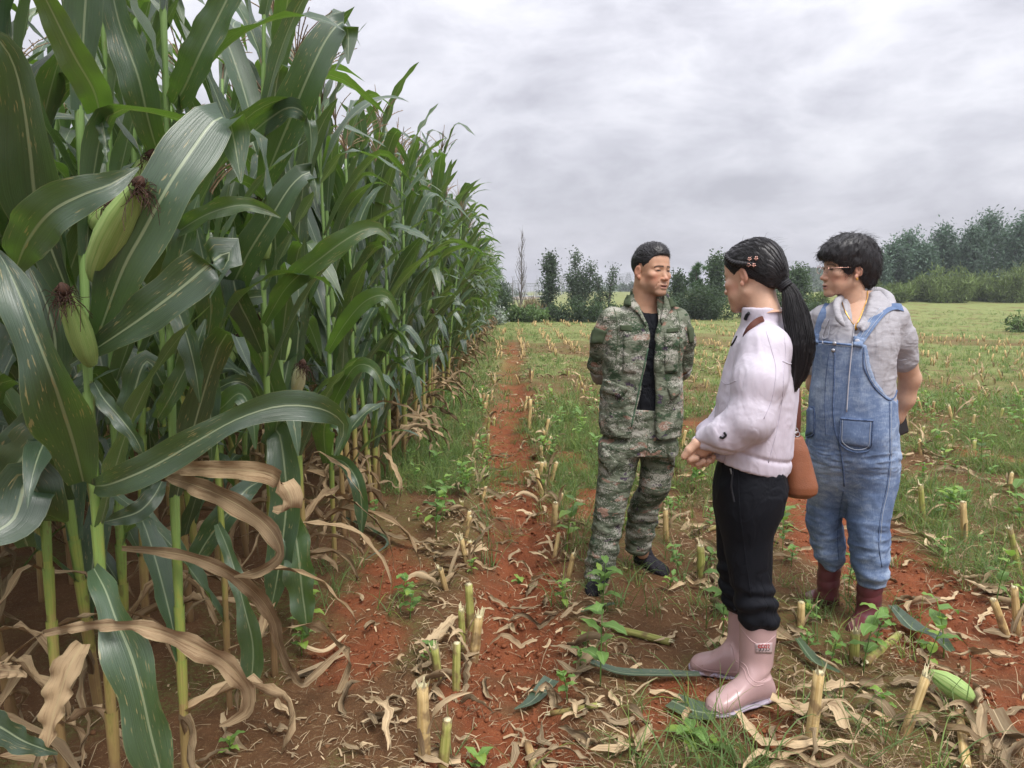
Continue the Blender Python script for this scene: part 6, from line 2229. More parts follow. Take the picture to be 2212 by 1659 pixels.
# hollow collar
jk.loft(limb_st(pw, [(650, 1610, 1681, 0.072, -0.03), (688, 1611, 1680, 0.070, -0.028), (705, 1620, 1672, 0.05, -0.02)]), k=0.004, mode='cut')
V, Q = jk.mesh()
V = relax(V, Q, 1)
V = creases(V, Q, 0.0022, 6, (1.6, 1.0, 0.9), 121)
zel = N_a[2][2]
V = creases(V, Q, 0.003, 13, (1.5, 1, 1.2), 123, np.exp(-((V[:, 2] - zel) / 0.16) ** 2))
hem = np.exp(-((V[:, 2] - (pf[2] + sl * (V[:, 0] - pf[0])) - 0.055) / 0.008) ** 2) * (np.abs(V[:, 0] + 0.02) < 0.4)
V = push(V, Q, -0.007 * hem)
V = creases(V, Q, 0.002, 24, (1.8, 1.8, 0.7), 125, np.clip(1 - (V[:, 2] - (pf[2] + sl * (V[:, 0] - pf[0]))) / 0.14, 0, 1))
V = creases(V, Q, 0.0024, 17, (1.9, 1.2, 0.5), 127)
V = relax(V, Q, 1, 0.3)
jacket = pw.add('jacket', V, Q, M['nylon'], keep='jk')
# stand collar, seams, toggles
pw.line('jk', [(1690, 700), (1697, 760), (1693, 800), (1690, 860), (1678, 930), (1660, 1000)], 'seam', M['nylonseam'], jacket, 0.0014, 0.0)
pw.line('jk', [(1655, 715), (1668, 760), (1676, 800), (1668, 860), (1650, 905)], 'seam', M['nylonseam'], jacket, 0.0014, 0.0)
pw.line('jk', [(1690, 780), (1706, 786), (1718, 782)], 'seam', M['nylonseam'], jacket, 0.002, 0.0)
pw.line('jk', [(1553, 818), (1570, 830), (1590, 822)], 'seam', M['nylonseam'], jacket, 0.0014, 0.0)
pw.line('jk', [(1555, 944), (1562, 946), (1568, 940), (1564, 934)], 'drawcord', M['blackcord'], jacket, 0.004, 0.002, n=12)
pw.line('jk', [(1610, 690), (1614, 680), (1618, 676)], 'toggle', M['blackcord'], jacket, 0.006, 0.006, n=8)
pw.line('jk', [(1592, 726), (1586, 738), (1580, 746)], 'drawcord', M['blackcord'], jacket, 0.004, 0.004, n=10)


# rubber boots
PROF = [(0.0, 0.045, 0.018), (0.03, 0.075, 0.031), (0.10, 0.100, 0.038), (0.22, 0.125, 0.040), (0.36, 0.120, 0.039), (0.48, 0.098, 0.041), (0.60, 0.080, 0.045), (0.74, 0.068, 0.047), (0.86, 0.058, 0.043), (0.94, 0.048, 0.034), (0.985, 0.036, 0.020), (1.0, 0.026, 0.010)]


def rub_boot(P, rows, heel, toe, name, sole_t=0.022):
    """rows: shaft sections (v, u0, u1, depth, dy); heel/toe ground points in person space"""
    d = toe - heel; d[2] *= 1; L = np.linalg.norm(d[:2]); dh = np.array([d[0] / L, d[1] / L, 0])
    tilt = (toe[2] - heel[2]) / L
    dd = np.array([dh[0], dh[1], tilt])
    up = np.array([-dh[0] * tilt, -dh[1] * tilt, 1.0])
    stt = limb_st(P, rows)
    top = max(s_[0] for s_ in stt)
    lo = np.minimum(heel, toe) - [0.09, 0.09, 0.03]; hi = np.maximum(heel, toe) + [0.09, 0.09, 0.0]; hi[2] = top + 0.01
    lo = np.minimum(lo, [min(s_[1] - s_[3] for s_ in stt) - 0.03, lo[1], lo[2]])
    hi = np.maximum(hi, [max(s_[1] + s_[3] for s_ in stt) + 0.03, hi[1], hi[2]])
    f = Field(lo, hi, 0.0032)
    f.loft(stt, k=0.0, p=2.0)
    b = heel + dd * 0.045
    f.foot(heel, dd, up, L, PROF, 0.028)
    f.fn(lambda X, Y, Zz: ((X - heel[0]) * up[0] + (Y - heel[1]) * up[1] + (Zz - heel[2]) * up[2]) - sole_t * 0.6)
    # open at the top
    zt = top
    inner = [(z_, cx, cy, a - 0.005, b_ - 0.005) for z_, cx, cy, a, b_ in stt if z_ > top - 0.10] + [(top + 0.05, stt[0][1], stt[0][2], stt[0][3] - 0.005, stt[0][4] - 0.005)]
    f.loft(inner, k=0.0, mode='cut', cap=True)
    V, Q = f.mesh()
    V = relax(V, Q, 2, 0.5)
    return f, V, Q, b, dd, up, L, heel


def boot_sole(P, b, dd, up, L, mat, parent, t=0.022, w=1.04):
    """welt and tread under the boot, with a step before the heel"""
    heel = b - dd * 0.045
    f = Field(np.minimum(heel, heel + dd * L) - 0.09, np.maximum(heel, heel + dd * L) + 0.09, 0.003)
    f.foot(heel - dd * 0.004, dd, up, L + 0.008, [(s_, t * (1.0 if s_ < 0.3 or s_ > 0.42 else 0.6), w_ * w) for s_, h_, w_ in PROF], 0.0, -0.004)
    V, Q = f.mesh()
    return P.add('sole', V, Q, mat, parent)


def ring(P, z, cx, cy, a, b, rad, mat, parent, name='rim', tilt=0.0):
    q = np.linspace(0, 2 * math.pi, 40)
    pts = np.stack([cx + a * np.cos(q), cy + b * np.sin(q), z + tilt * np.cos(q)], 1)
    V, Q, T, UV = tube(pts, rad, 6, False, (0, 0, 1))
    return Geo().add(V, Q, None, UV).build(name, mat, parent)


gz0 = pw.loc[2]
nb_h, nb_t = gpt(pw, 1666, 1529), gpt(pw, 1528, 1560)
nb_h[2] += 0.008
rowsN = [(1332, 1597, 1679, 0.064, NL), (1342, 1597, 1678, 0.064, NL), (1380, 1597, 1676, 0.063, NL), (1437, 1596, 1670, 0.056, NL), (1464, 1597, 1654, 0.046, NL), (1485, 1600, 1656, 0.040, NL)]
f_, V, Q, b, dd, up, L, he = rub_boot(pw, rowsN, nb_h, nb_t, 'rubber_boot')
zc = PX(1640, 1448, 2.57)[2]
V = push(V, Q, -0.0045 * np.exp(-((V[:, 2] - zc - 0.35 * V[:, 0]) / 0.012) ** 2) * sstep(V[:, 0], -0.03, 0.03) * (V[:, 2] > 0.11))
V = push(V, Q, 0.0016 * vnoise(V * 16, 131))
bootN = pw.add('rubber_boot', V, Q, M['rubber'], keep='bn')
boot_sole(pw, b, dd, up, L, M['rubbersole'], bootN)
s0 = limb_st(pw, rowsN)[0]
ring(pw, s0[0] - 0.001, s0[1], s0[2], s0[3], s0[4], 0.0035, M['rubber'], bootN, tilt=-0.004)
fb_h, fb_t = gpt(pw, 1606, 1474), gpt(pw, 1490, 1450)
rowsF = [(1300, 1574, 1640, 0.060, FL), (1330, 1573, 1640, 0.060, FL), (1390, 1571, 1636, 0.058, FL), (1420, 1566, 1628, 0.052, FL), (1440, 1560, 1618, 0.046, FL)]
f_, V, Q, b, dd, up, L, he = rub_boot(pw, rowsF, fb_h, fb_t, 'rubber_boot')
V = push(V, Q, 0.0016 * vnoise(V * 16, 133))
bootF = pw.add('rubber_boot', V, Q, M['rubber'], keep='bf')
boot_sole(pw, b, dd, up, L, M['rubbersole'], bootF)
# moulded lines
for k_, o_, lines in (('bn', bootN, ([(1599, 1356), (1625, 1385), (1650, 1392), (1676, 1372)], [(1598, 1428), (1612, 1440), (1620, 1462), (1636, 1474), (1654, 1466)], [(1596, 1436), (1608, 1448), (1614, 1468), (1630, 1482), (1650, 1478)], [(1530, 1524), (1570, 1545), (1600, 1538), (1630, 1520)])),
                      ('bf', bootF, ([(1577, 1390), (1583, 1400), (1588, 1425), (1594, 1432)], [(1492, 1428), (1520, 1446), (1560, 1452), (1592, 1452)]))):
    for ln_ in lines:
        pw.line(k_, ln_, 'moulded_line', M['rubber'], o_, 0.0018, -0.0002)
# number badge
bd = pw.patch('bn', [(1631, 1390), (1668, 1388), (1667, 1411), (1632, 1410)], 'badge', M['badge'], bootN, 0.001, 0.0025, 8, 6)


def text_on(P, key, txt, corners, mat, parent, name='number'):
    """letters built as small strokes laid on the surface"""
    GL = {'5': [[(1, 1), (0, 1), (0, .55), (.7, .6), (1, .3), (.7, 0), (0, 0.05)]], '9': [[(1, .55), (.3, .45), (0, .75), (.4, 1), (.9, .9), (1, .55), (.8, 0), (.2, 0)]], '2': [[(0, .8), (.4, 1), (.95, .8), (.8, .45), (0, 0), (1, 0)]], '3': [[(0, .9), (.5, 1), (.95, .8), (.4, .55), (1, .3), (.6, 0), (0, .08)]]}
    c = np.array(corners, float)
    g, g2 = Geo(), Geo()
    for i, ch in enumerate(txt):
        for st_ in GL[ch]:
            pts = []
            for a, b_ in st_:
                fx = (i + 0.14 + a * 0.7) / len(txt); fy = 1 - b_
                p = (c[0] * (1 - fx) + c[1] * fx) * (1 - fy) + (c[3] * (1 - fx) + c[2] * fx) * fy
                h = P.ray(key, *p)
                if h is not None: pts.append(h + unit(np.array([0, 0, CAM_H]) - P.loc - h) * 0.0045)
            if len(pts) > 2:
                D_ = resample(np.array(pts), 22)
                zm = D_[:, 2].min() + (0.45 if i < 3 else 0.25) * (D_[:, 2].max() - D_[:, 2].min())
                for k in range(21):          # red above, black below
                    V, Q, T, UV = tube(D_[k:k + 2], 0.0013, 5)
                    (g if D_[k:k + 2, 2].mean() > zm else g2).add(V, Q, T, UV)
    if g2.n: g2.build(name, M['ink'], parent)
    return g.build(name, mat, parent) if g.n else None


text_on(pw, 'bn', '5593', [(1638, 1394), (1663, 1392), (1663, 1405), (1638, 1406)], M['inkred'], bootN)
for a_, b_ in (((1634, 1396), (1666, 1395)), ((1634, 1403), (1666, 1402)), ((1640, 1391), (1640, 1409)), ((1648, 1390), (1648, 1410)), ((1656, 1390), (1656, 1410)), ((1663, 1390), (1663, 1409))):
    pw.line('bn', [a_, b_], 'badge_grid', M['ink'], bootN, 0.0005, 0.0036, n=8, seg=4)
pw.patch('bf', [(1582, 1312), (1594, 1312), (1594, 1326), (1583, 1326)], 'paper_label', M['cord'], bootF, 0.001, 0.001, 4, 4)

# head and body
hf = head_field(True, 0.0012, 0.0022, -0.15)
hV, hQ = hf.mesh()
hC = head_colors(hV, vnormals(hV, hQ), SK_W1, (0.33, 0.13, 0.12), 0.7)
hR = rotmat(R(-137), R(14), R(3)); hS = 0.96
hO = PX(1621, 596, 2.64)
HM = lambda V: (V * hS) @ hR.T + hO
bf = Field((-0.3, -0.35, 0.1), (0.3, 0.35, 1.45), 0.008)
bf.loft(limb_st(pw, [(1000, 1556, 1692, 0.15, 0.0), (860, 1580, 1700, 0.14, 0.0), (740, 1600, 1700, 0.15, 0.0), (700, 1612, 1684, 0.10, 0.0), (680, 1616, 1680, 0.056, -0.025), (640, 1616, 1672, 0.050, -0.016)]), k=0.02)
bf.chain([PX(1626, 1060, 2.57), PX(1620, 1200, 2.56), PX(1636, 1400, 2.56)], [0.07, 0.05, 0.035], 0.02)
bf.chain([PX(1606, 1060, 2.74), PX(1594, 1200, 2.75), PX(1604, 1400, 2.75)], [0.07, 0.045, 0.03], 0.02)
bf.chain(N_a, [0.05, 0.045, 0.042, 0.036, 0.024], 0.02)
bf.chain(F_a, [0.05, 0.045, 0.042, 0.036, 0.024], 0.02)
# clasped hands
hd = Field(PX(1460, 1030, 2.42) - 0.02, PX(1560, 930, 2.72) + 0.02, 0.0025)
Yn = 2.535
W_ = lambda u, v, dy=0.0: PX(u, v, Yn + dy)
pxm = Yn / FPX
hd.chain([W_(1545, 946, 0.0), W_(1526, 956), W_(1512, 968)], [21 * pxm, 22 * pxm, 22 * pxm], 0.008, sq=((0.2, 1, 0.2), 0.62))
hd.chain([W_(1526, 950, -0.012), W_(1504, 958, -0.022), W_(1489, 972, -0.024), W_(1478, 986, -0.02)], [13 * pxm, 10.5 * pxm, 9 * pxm, 7 * pxm], 0.004)
for pts, rr in (([(1508, 966, 0.0), (1493, 980, -0.01), (1492, 992, -0.016), (1504, 990, -0.024)], 8.4),
                ([(1514, 972, 0.012), (1500, 994, 0.004), (1508, 1001, -0.008), (1520, 997, -0.018)], 8.2),
                ([(1521, 975, 0.022), (1514, 998, 0.012), (1524, 1001, 0.0), (1532, 996, -0.012)], 7.8),
                ([(1529, 974, 0.03), (1527, 994, 0.02), (1537, 994, 0.008), (1541, 987, -0.002)], 7.0)):
    hd.chain([W_(*p) for p in pts], [rr * pxm, rr * pxm, rr * 0.95 * pxm, rr * 0.8 * pxm], 0.0025)
# the other hand, held inside
hd.chain([W_(1545, 952, 0.075), W_(1524, 970, 0.06), W_(1508, 982, 0.05)], [18 * pxm, 19 * pxm, 18 * pxm], 0.006, sq=((0.2, 1, 0.2), 0.6))
for j, (u, v) in enumerate(((1484, 988), (1488, 996), (1496, 1003), (1508, 1008))):
    hd.chain([W_(1508 + 4 * j, 976 + 6 * j, 0.045), W_(u + 4, v - 3, 0.03), W_(u + 2, v, 0.012)], [8 * pxm, 7.6 * pxm, 6.4 * pxm], 0.002)
body_mesh(pw, HM(hV), hQ, hC, [bf, hd], SK_W1)
eyeballs(pw, HM)
# hair drawn back to a low tie
hh = Field((-0.115, -0.17, -0.14), (0.115, 0.13, 0.16), 0.0026)
hh.ell((0, -0.022, 0.040), (0.0825, 0.103, 0.087), 0.0)
hh.ell((0, 0.022, 0.050), (0.066, 0.062, 0.062), 0.02)
hh.ell((0, -0.085, -0.010), (0.058, 0.045, 0.060), 0.03)
hh.cone((0, -0.098, -0.035), (0, -0.112, -0.056), 0.028, 0.018, 0.02)
hy = [-0.17, -0.135, -0.11, -0.07, -0.045, -0.030, -0.018, 0.0, 0.014, 0.026, 0.040, 0.052, 0.066, 0.078, 0.09, 0.13]
hz = [-0.085, -0.085, -0.075, -0.060, -0.048, -0.036, 0.012, 0.016, 0.010, -0.006, 0.024, 0.042, 0.062, 0.072, 0.082, 0.082]
hh.fn(lambda X, Y, Zz: (Zz - np.interp(Y, hy, hz)) * 0.75 + 0 * X, k=0.006)
hV2, hQ2 = hh.mesh()
tie = np.array([0, -0.112, -0.056])
# grooves that run towards the tie
rel_ = hV2 - tie
ang = np.arctan2(rel_[:, 0], rel_[:, 2] + 0.02)
hV2 = push(hV2, hQ2, 0.0006 * np.sin(ang * 60 + 2 * vnoise(hV2 * 30, 141)) + 0.0008 * vnoise(hV2 * 60, 142))
hair = pw.add('hair', HM(hV2), hQ2, M['hair'])
r = np.random.default_rng(9)
g = Geo()
for sx in (-1, 1):          # twisted lock along the hairline, over the ear to the clip
    path = resample(np.array([(sx * 0.040, 0.052, 0.092), (sx * 0.062, 0.040, 0.070), (sx * 0.075, 0.014, 0.046), (sx * 0.083, -0.020, 0.030), (sx * 0.080, -0.06, 0.018)]), 40)
    for ph in (0, 2.1, 4.2):
        T_, Sd_, N_ = frames(path, (sx, 0, 0.3))
        q = np.linspace(0, 1, 40)[:, None]
        off = 0.0055 * (np.cos(26 * q + ph) * Sd_ + np.sin(26 * q + ph) * N_)
        Vt, Qt, Tt, Ut = tube(path + off, 0.0062 * (0.7 + 0.5 * np.sin(q[:, 0] * 3.1)), 6)
        g.add(HM(Vt), Qt, Tt, Ut, r.random())
g.build('twist', M['hair'], hair)
# single hairs combed over the cap to the tie
hb = BVHTree.FromPolygons([tuple(v) for v in hV2], [tuple(int(i) for i in q_) for q_ in hQ2])
g = Geo()
q = np.linspace(0, 1, 10)
cand = [i for i in range(len(hV2)) if hV2[i, 1] > -0.09 and hV2[i, 2] > -0.03]
for i in r.choice(cand, 900):
    P_ = hV2[i] + (tie - hV2[i]) * q[:, None]
    P_[:, 0] += 0.004 * np.sin(q * r.uniform(2, 6) + r.uniform(0, 6)) 
    out_p = []
    for p_ in P_:
        c_, n_, _, _ = hb.find_nearest(Vector(p_))
        out_p.append(np.array(c_) + np.array(n_) * r.uniform(0.0003, 0.0022))
    Vt, Qt, Tt, Ut = tube(HM(np.array(out_p)), 0.0009 * (1.1 - 0.5 * q), 3, False)
    g.add(Vt, Qt, None, Ut, r.random())
g.build('hair_strands', M['hair'], hair)
t0_ = HM(tie[None])[0]
pt = [t0_, t0_ + [0.022, -0.012, -0.03], PX(1722, 690, 2.52), PX(1731, 745, 2.50), PX(1728, 795, 2.50), PX(1717, 846, 2.51)]
pc = resample(np.array(pt), 30)
wd = np.interp(np.linspace(0, 1, 30), [0, 0.08, 0.3, 0.6, 0.85, 1], [0.016, 0.024, 0.042, 0.044, 0.030, 0.006])
g = Geo()
T_, Sd_, N_ = frames(pc, (0, -1, 0))
for i in range(620):
    a, q = r.uniform(0, 6.28), math.sqrt(r.random())
    end = int(30 * r.uniform(0.72, 1.0))
    a2 = a + r.normal(0, 0.35)
    t_ = np.linspace(0, 1, 30)
    aa = a + (a2 - a) * t_
    off = (np.cos(aa) * wd * q)[:, None] * Sd_ + (np.sin(aa) * wd * q * 0.62)[:, None] * N_
    wob = 0.003 * np.sin(t_ * r.uniform(3, 9) + r.uniform(0, 6))[:, None] * Sd_
    P_ = (pc + off + wob)[:max(end, 8):2]
    Vt, Qt, Tt, Ut = tube(P_, 0.0019 * np.linspace(1.1, 0.35, len(P_)), 3, False)
    g.add(Vt, Qt, None, Ut, r.random())
Vt, Qt, Tt, Ut = tube(pc, wd * 0.86, 12, True, (0, -1, 0), 0.6)
g.add(Vt, Qt, Tt, Ut, 0.2)
g.build('ponytail', M['hair'], hair)
q = np.linspace(0, 2 * math.pi, 20)
d0 = unit(pt[1] - pt[0]); e1 = unit(np.cross(d0, [0, 1, 0])); e2 = np.cross(d0, e1)
g = Geo()
for k_ in (-0.006, 0.0, 0.006):
    Vt, Qt, Tt, Ut = tube(pt[0] + d0 * (0.008 + k_) + 0.021 * (np.cos(q)[:, None] * e1 + np.sin(q)[:, None] * e2), 0.0045, 6, False)
    g.add(Vt, Qt, None, Ut)
g.build('hair_tie', M['blackcord'], hair)
fl = [i for i in range(len(hV2)) if hV2[i, 2] > 0.05]
idx = r.choice(fl, 36)
Nn = vnormals(hV2, hQ2)
st = strands(r, hV2[idx], unit(Nn[idx] * 0.35 + np.array([0, -0.8, 0.25]) + r.normal(0, 0.25, (36, 3))), 0.035, (0, -0.2, -0.35), 0.00045, 6, 0.05)
for i in range(len(st.V)): st.V[i] = HM(st.V[i])
st.build('stray_hairs', M['hair'], hair)
# flower clip
g = Geo()
cc = np.array([-0.087, -0.066, 0.026])
for (oy, oz) in ((-0.012, 0.008), (0.012, 0.012), (0.0, -0.012), (0.018, -0.006)):
    for a in np.linspace(0, 6.28, 5, endpoint=False):
        c0 = cc + [0, oy, oz]
        Vt, Qt, Tt, Ut = tube(np.stack([c0, c0 + [-0.002, 0.007 * math.cos(a), 0.007 * math.sin(a)]]), [0.0012, 0.0030], 5)
        g.add(HM(Vt), Qt, Tt, Ut)
# the near side of this head is the one facing the camera
near = HM(cc[None])[0][1] < HM((cc * [-1, 1, 1])[None])[0][1]
if not near:
    for i in range(len(g.V)):
        loc_ = (g.V[i] - hO) @ hR / hS
        g.V[i] = HM(loc_ * [-1, 1, 1])
g.build('hair_clip', M['rosegold'], hair)

# ---- shoulder bag, its own thing
bag = empty('handbag', tuple(pw.loc + PX(1725, 1060, 2.70)), 'tan leather bucket bag hanging on a brown strap behind the woman with the ponytail', 'handbag')
bo = np.array(bag.location) - pw.loc
bgf = Field(PX(1680, 1080, 2.70) - [0.05, 0.12, 0.04], PX(1765, 920, 2.70) + [0.05, 0.12, 0.05], 0.004)
Yb = pw.loc[1] + 0.05 + 0.15
bgf.loft([(lambda a, b_: (a[2], (a[0] + b_[0]) / 2, 0.05, abs(b_[0] - a[0]) / 2, dp))(PX(u0, v, Yb), PX(u1, v, Yb)) for v, u0, u1, dp in ((940, 1690, 1728, 0.05), (965, 1684, 1738, 0.065), (1015, 1682, 1750, 0.082), (1042, 1680, 1758, 0.09), (1056, 1680, 1757, 0.088), (1066, 1688, 1742, 0.07))], k=0.0, p=2.6)
bgf.loft([(lambda a, b_: (a[2], (a[0] + b_[0]) / 2, 0.05, abs(b_[0] - a[0]) / 2, dp))(PX(u0, v, Yb), PX(u1, v, Yb)) for v, u0, u1, dp in ((925, 1696, 1724, 0.045), (955, 1694, 1726, 0.045))], k=0.0, mode='cut')
V, Q = bgf.mesh()
V = relax(V, Q, 3)
V = creases(V, Q, 0.003, 9, (1.5, 1, 0.6), 151)
me = make_mesh('bag_body', V - bo, [Q])
bb = link('bag_body', me, M['leather'], bag)
g = Geo()
sp_ = resample(np.array([PX(1724, 940, Yb), PX(1726, 900, Yb), PX(1724, 840, 2.72), PX(1712, 780, 2.76), PX(1700, 720, 2.74), PX(1682, 693, 2.66), PX(1660, 688, 2.56), PX(1640, 692, 2.52), PX(1622, 706, 2.50), PX(1606, 730, 2.53), PX(1590, 760, 2.66)]), 46)
Vt, Qt, Ut = strip(sp_ - bo, 0.009, np.array([0.3, -1, 0.4]), 2, 0.0)
g.add(Vt, Qt, None, Ut)
Vt, Qt, Ut = strip(sp_ - bo + np.array([0, 0.002, 0.0015]), 0.009, np.array([0.3, -1, 0.4]), 2, 0.0)
g.add(Vt, Qt[:, ::-1], None, Ut)
g.build('strap', M['leatherdark'], bag)
for u_, v_ in ((1722, 938), (1718, 930)):
    c0 = PX(u_, v_, Yb - 0.03) - bo
    Vt, Qt, Tt, Ut = tube(c0 + 0.009 * np.stack([np.cos(q), 0.3 * np.sin(q), np.sin(q)], 1), 0.0016, 5, False)
    Geo().add(Vt, Qt, None, Ut).build('ring', M['steel'], bag)
# ------------------------------------------------------------------ woman in dungarees
dw = Person((1.435, 3.10), 'woman in blue denim dungarees and grey hooded shirt with short black hair and glasses')
_dpx = dw.px
dw.slim = 0.96
dw.px = lambda u, v, Y: _dpx(u, v, Y)
Y0 = 3.10
DX = lambda u, v, dy=0.0: dw.px(u, v, Y0 + dy)
YAW = R(-28)
RL, LL = -0.05, 0.12      # her left leg (right in the picture) is nearer
KS = ('ov', 'sh')
# shirt
sh = Field((-0.40, -0.30, 0.70), (0.40, 0.32, 1.48), 0.0045)
sh.loft(limb_st(dw, [(900, 1756, 1934, 0.15, 0.0), (840, 1758, 1936, 0.155, 0.0), (790, 1758, 1936, 0.16, 0.0), (740, 1758, 1944, 0.155, 0.0), (700, 1763, 1944, 0.145, 0.01), (672, 1776, 1938, 0.125, 0.02), (655, 1792, 1926, 0.10, 0.03), (640, 1812, 1912, 0.08, 0.035), (630, 1826, 1900, 0.066, 0.035)]), yaw=0.0, k=0.01, p=2.25)
Rs = [DX(1928, 688, 0.0), DX(1942, 732, 0.02), DX(1950, 774, 0.05)]
Ls = [DX(1778, 690, 0.06), DX(1768, 740, 0.10), DX(1766, 790, 0.14)]
sh.chain(Rs, [0.060, 0.060, 0.056], 0.025)
sh.chain(Ls, [0.062, 0.058, 0.054], 0.03)
d = unit(Rs[2] - Rs[1])
# neckline: open placket down to the pendant
ck = [(600, 1822, 1886, 0.075, -0.03), (640, 1824, 1886, 0.085, -0.05), (680, 1828, 1872, 0.06, -0.10), (705, 1834, 1862, 0.05, -0.13), (724, 1842, 1856, 0.04, -0.14)]
sh.loft(limb_st(dw, ck), k=0.01, mode='cut')
V, Q = sh.mesh()
V = relax(V, Q, 1)
V = creases(V, Q, 0.0055, 7, (1.1, 1.1, 1.1), 211)
V = creases(V, Q, 0.003, 18, (0.8, 0.8, 1.8), 213)
shirt = dw.add('shirt', V, Q, M['knit'], keep='sh')
# sleeve cuff of the shirt
c = Field((-0.4, -0.3, 0.8), (0.5, 0.4, 1.4), 0.004)
c.cone(Rs[2] - d * 0.04, Rs[2] + d * 0.018, 0.0615, 0.060, 0.0)
c.cone(Rs[2] - d * 0.1, Rs[2] + d * 0.1, 0.052, 0.052, 0.0, 'cut')
c.fn(lambda X, Y, Zz: -((X - Rs[2][0]) * d[0] + (Y - Rs[2][1]) * d[1] + (Zz - Rs[2][2]) * d[2] - 0.012))
c.fn(lambda X, Y, Zz: ((X - Rs[2][0]) * d[0] + (Y - Rs[2][1]) * d[1] + (Zz - Rs[2][2]) * d[2] + 0.03))
V, Q = c.mesh()
dw.add('sleeve_hem', V, Q, M['knit'], shirt)
# hood lying in soft rolls round the neck
hdp = [[DX(1868, 630, 0.09), DX(1898, 632, 0.085), DX(1918, 646, 0.05), DX(1914, 670, -0.02), DX(1890, 693, -0.09), DX(1864, 712, -0.135)],
       [DX(1862, 636, 0.09), DX(1886, 644, 0.06), DX(1890, 660, 0.0), DX(1876, 684, -0.075), DX(1854, 706, -0.135)],
       [DX(1834, 640, 0.07), DX(1814, 646, 0.0), DX(1807, 662, -0.06), DX(1811, 684, -0.105), DX(1824, 704, -0.135)]]
f = Field(DX(1770, 740, -0.22) - 0.02, DX(1950, 610, 0.22) + 0.03, 0.004)
for k_, (pp, rr) in enumerate(zip(hdp, (0.022, 0.015, 0.009))):
    pc = resample(np.array(pp), 22)
    f.chain(list(pc), list(rr * (0.35 + 0.75 * np.sin(np.linspace(0, 3.14, 22)) ** 0.7)), 0.012)
V, Q = f.mesh()
V = creases(V, Q, 0.005, 16, (1, 1, 1), 221)
dw.add('hood', V, Q, M['knit'], shirt)

# dungarees: bib, trousers
ov = Field((-0.34, -0.30, 0.12), (0.34, 0.34, 1.25), 0.0045)
ov.loft(limb_st(dw, [(735, 1757, 1912, 0.150, -0.022), (770, 1753, 1928, 0.165, -0.012), (820, 1749, 1938, 0.175, -0.005), (877, 1742, 1941, 0.182, 0.0), (930, 1740, 1942, 0.186, 0.0), (989, 1741, 1942, 0.176, 0.01), (1030, 1744, 1936, 0.150, 0.02), (1070, 1756, 1920, 0.11, 0.04), (1110, 1784, 1890, 0.06, 0.05)]), k=0.01, p=2.3)
ov.loft(limb_st(dw, [(940, 1812, 1936, 0.13, 0.0), (980, 1815, 1940, 0.145, -0.01), (1040, 1822, 1938, 0.138, -0.02), (1085, 1826, 1930, 0.122, -0.035), (1130, 1831, 1920, 0.108, RL), (1176, 1832, 1921, 0.100, RL), (1210, 1838, 1920, 0.096, RL), (1236, 1846, 1917, 0.088, RL), (1258, 1853, 1911, 0.072, RL)]), k=0.03, p=2.2)
ov.loft(limb_st(dw, [(940, 1746, 1850, 0.12, 0.03), (980, 1742, 1842, 0.135, 0.04), (1040, 1742, 1824, 0.125, 0.06), (1085, 1744, 1818, 0.105, 0.09), (1130, 1741, 1818, 0.1, LL), (1165, 1750, 1826, 0.094, LL), (1195, 1757, 1826, 0.088, LL), (1210, 1764, 1822, 0.08, LL), (1222, 1772, 1818, 0.07, LL)]), k=0.03, p=2.2)
# arm holes: scoop the side above the hip and cut the bib top
sc = [(868, 1918), (860, 1925), (846, 1933)]
zb_t = DX(1810, 742, -0.15)[2]
# the side scoop, right in the picture
FL_ = [(DX(u, v, e)[0], DX(u, v, e)[2]) for u, v, e in ((1730, 825, -.08), (1742, 812, -.08), (1752, 795, -.09), (1758, 770, -.10), (1761, 750, -.12), (1765, 742, -.13), (1800, 742, -.155), (1866, 745, -.145), (1869, 762, -.145), (1872, 795, -.145), (1880, 822, -.135), (1895, 846, -.11), (1912, 861, -.08), (1924, 866, -.05), (1932, 858, -.02), (1936, 835, 0), (1938, 800, 0.02), (1941, 760, 0.02), (1960, 742, 0.03))]
FL_ = np.array(sorted(FL_))
ov.fn(lambda X, Y, Zz: (np.interp(X, FL_[:, 0], FL_[:, 1]) - Zz) * 0.6 + 0 * Y, k=0.0)
V, Q = ov.mesh()
V = relax(V, Q, 1)
zk = DX(1850, 1130)[2]
V = creases(V, Q, 0.006, 6.5, (1.5, 1.5, 0.9), 231)
V = creases(V, Q, 0.007, 9, (0.9, 0.9, 2.2), 233, sstep(-V[:, 2], -zk - 0.12, -zk))
V = creases(V, Q, 0.005, 15, (0.7, 0.7, 2.6), 235, np.exp(-((V[:, 2] - DX(1850, 985)[2]) / 0.09) ** 2))
zc_ = DX(1880, 1258)[2]
V = bunch(V, Q, 0.004, 80, zc_, zc_ + 0.12, 237, (14, 14))
overalls = dw.add('dungarees', V, Q, M['denim'], keep='ov')
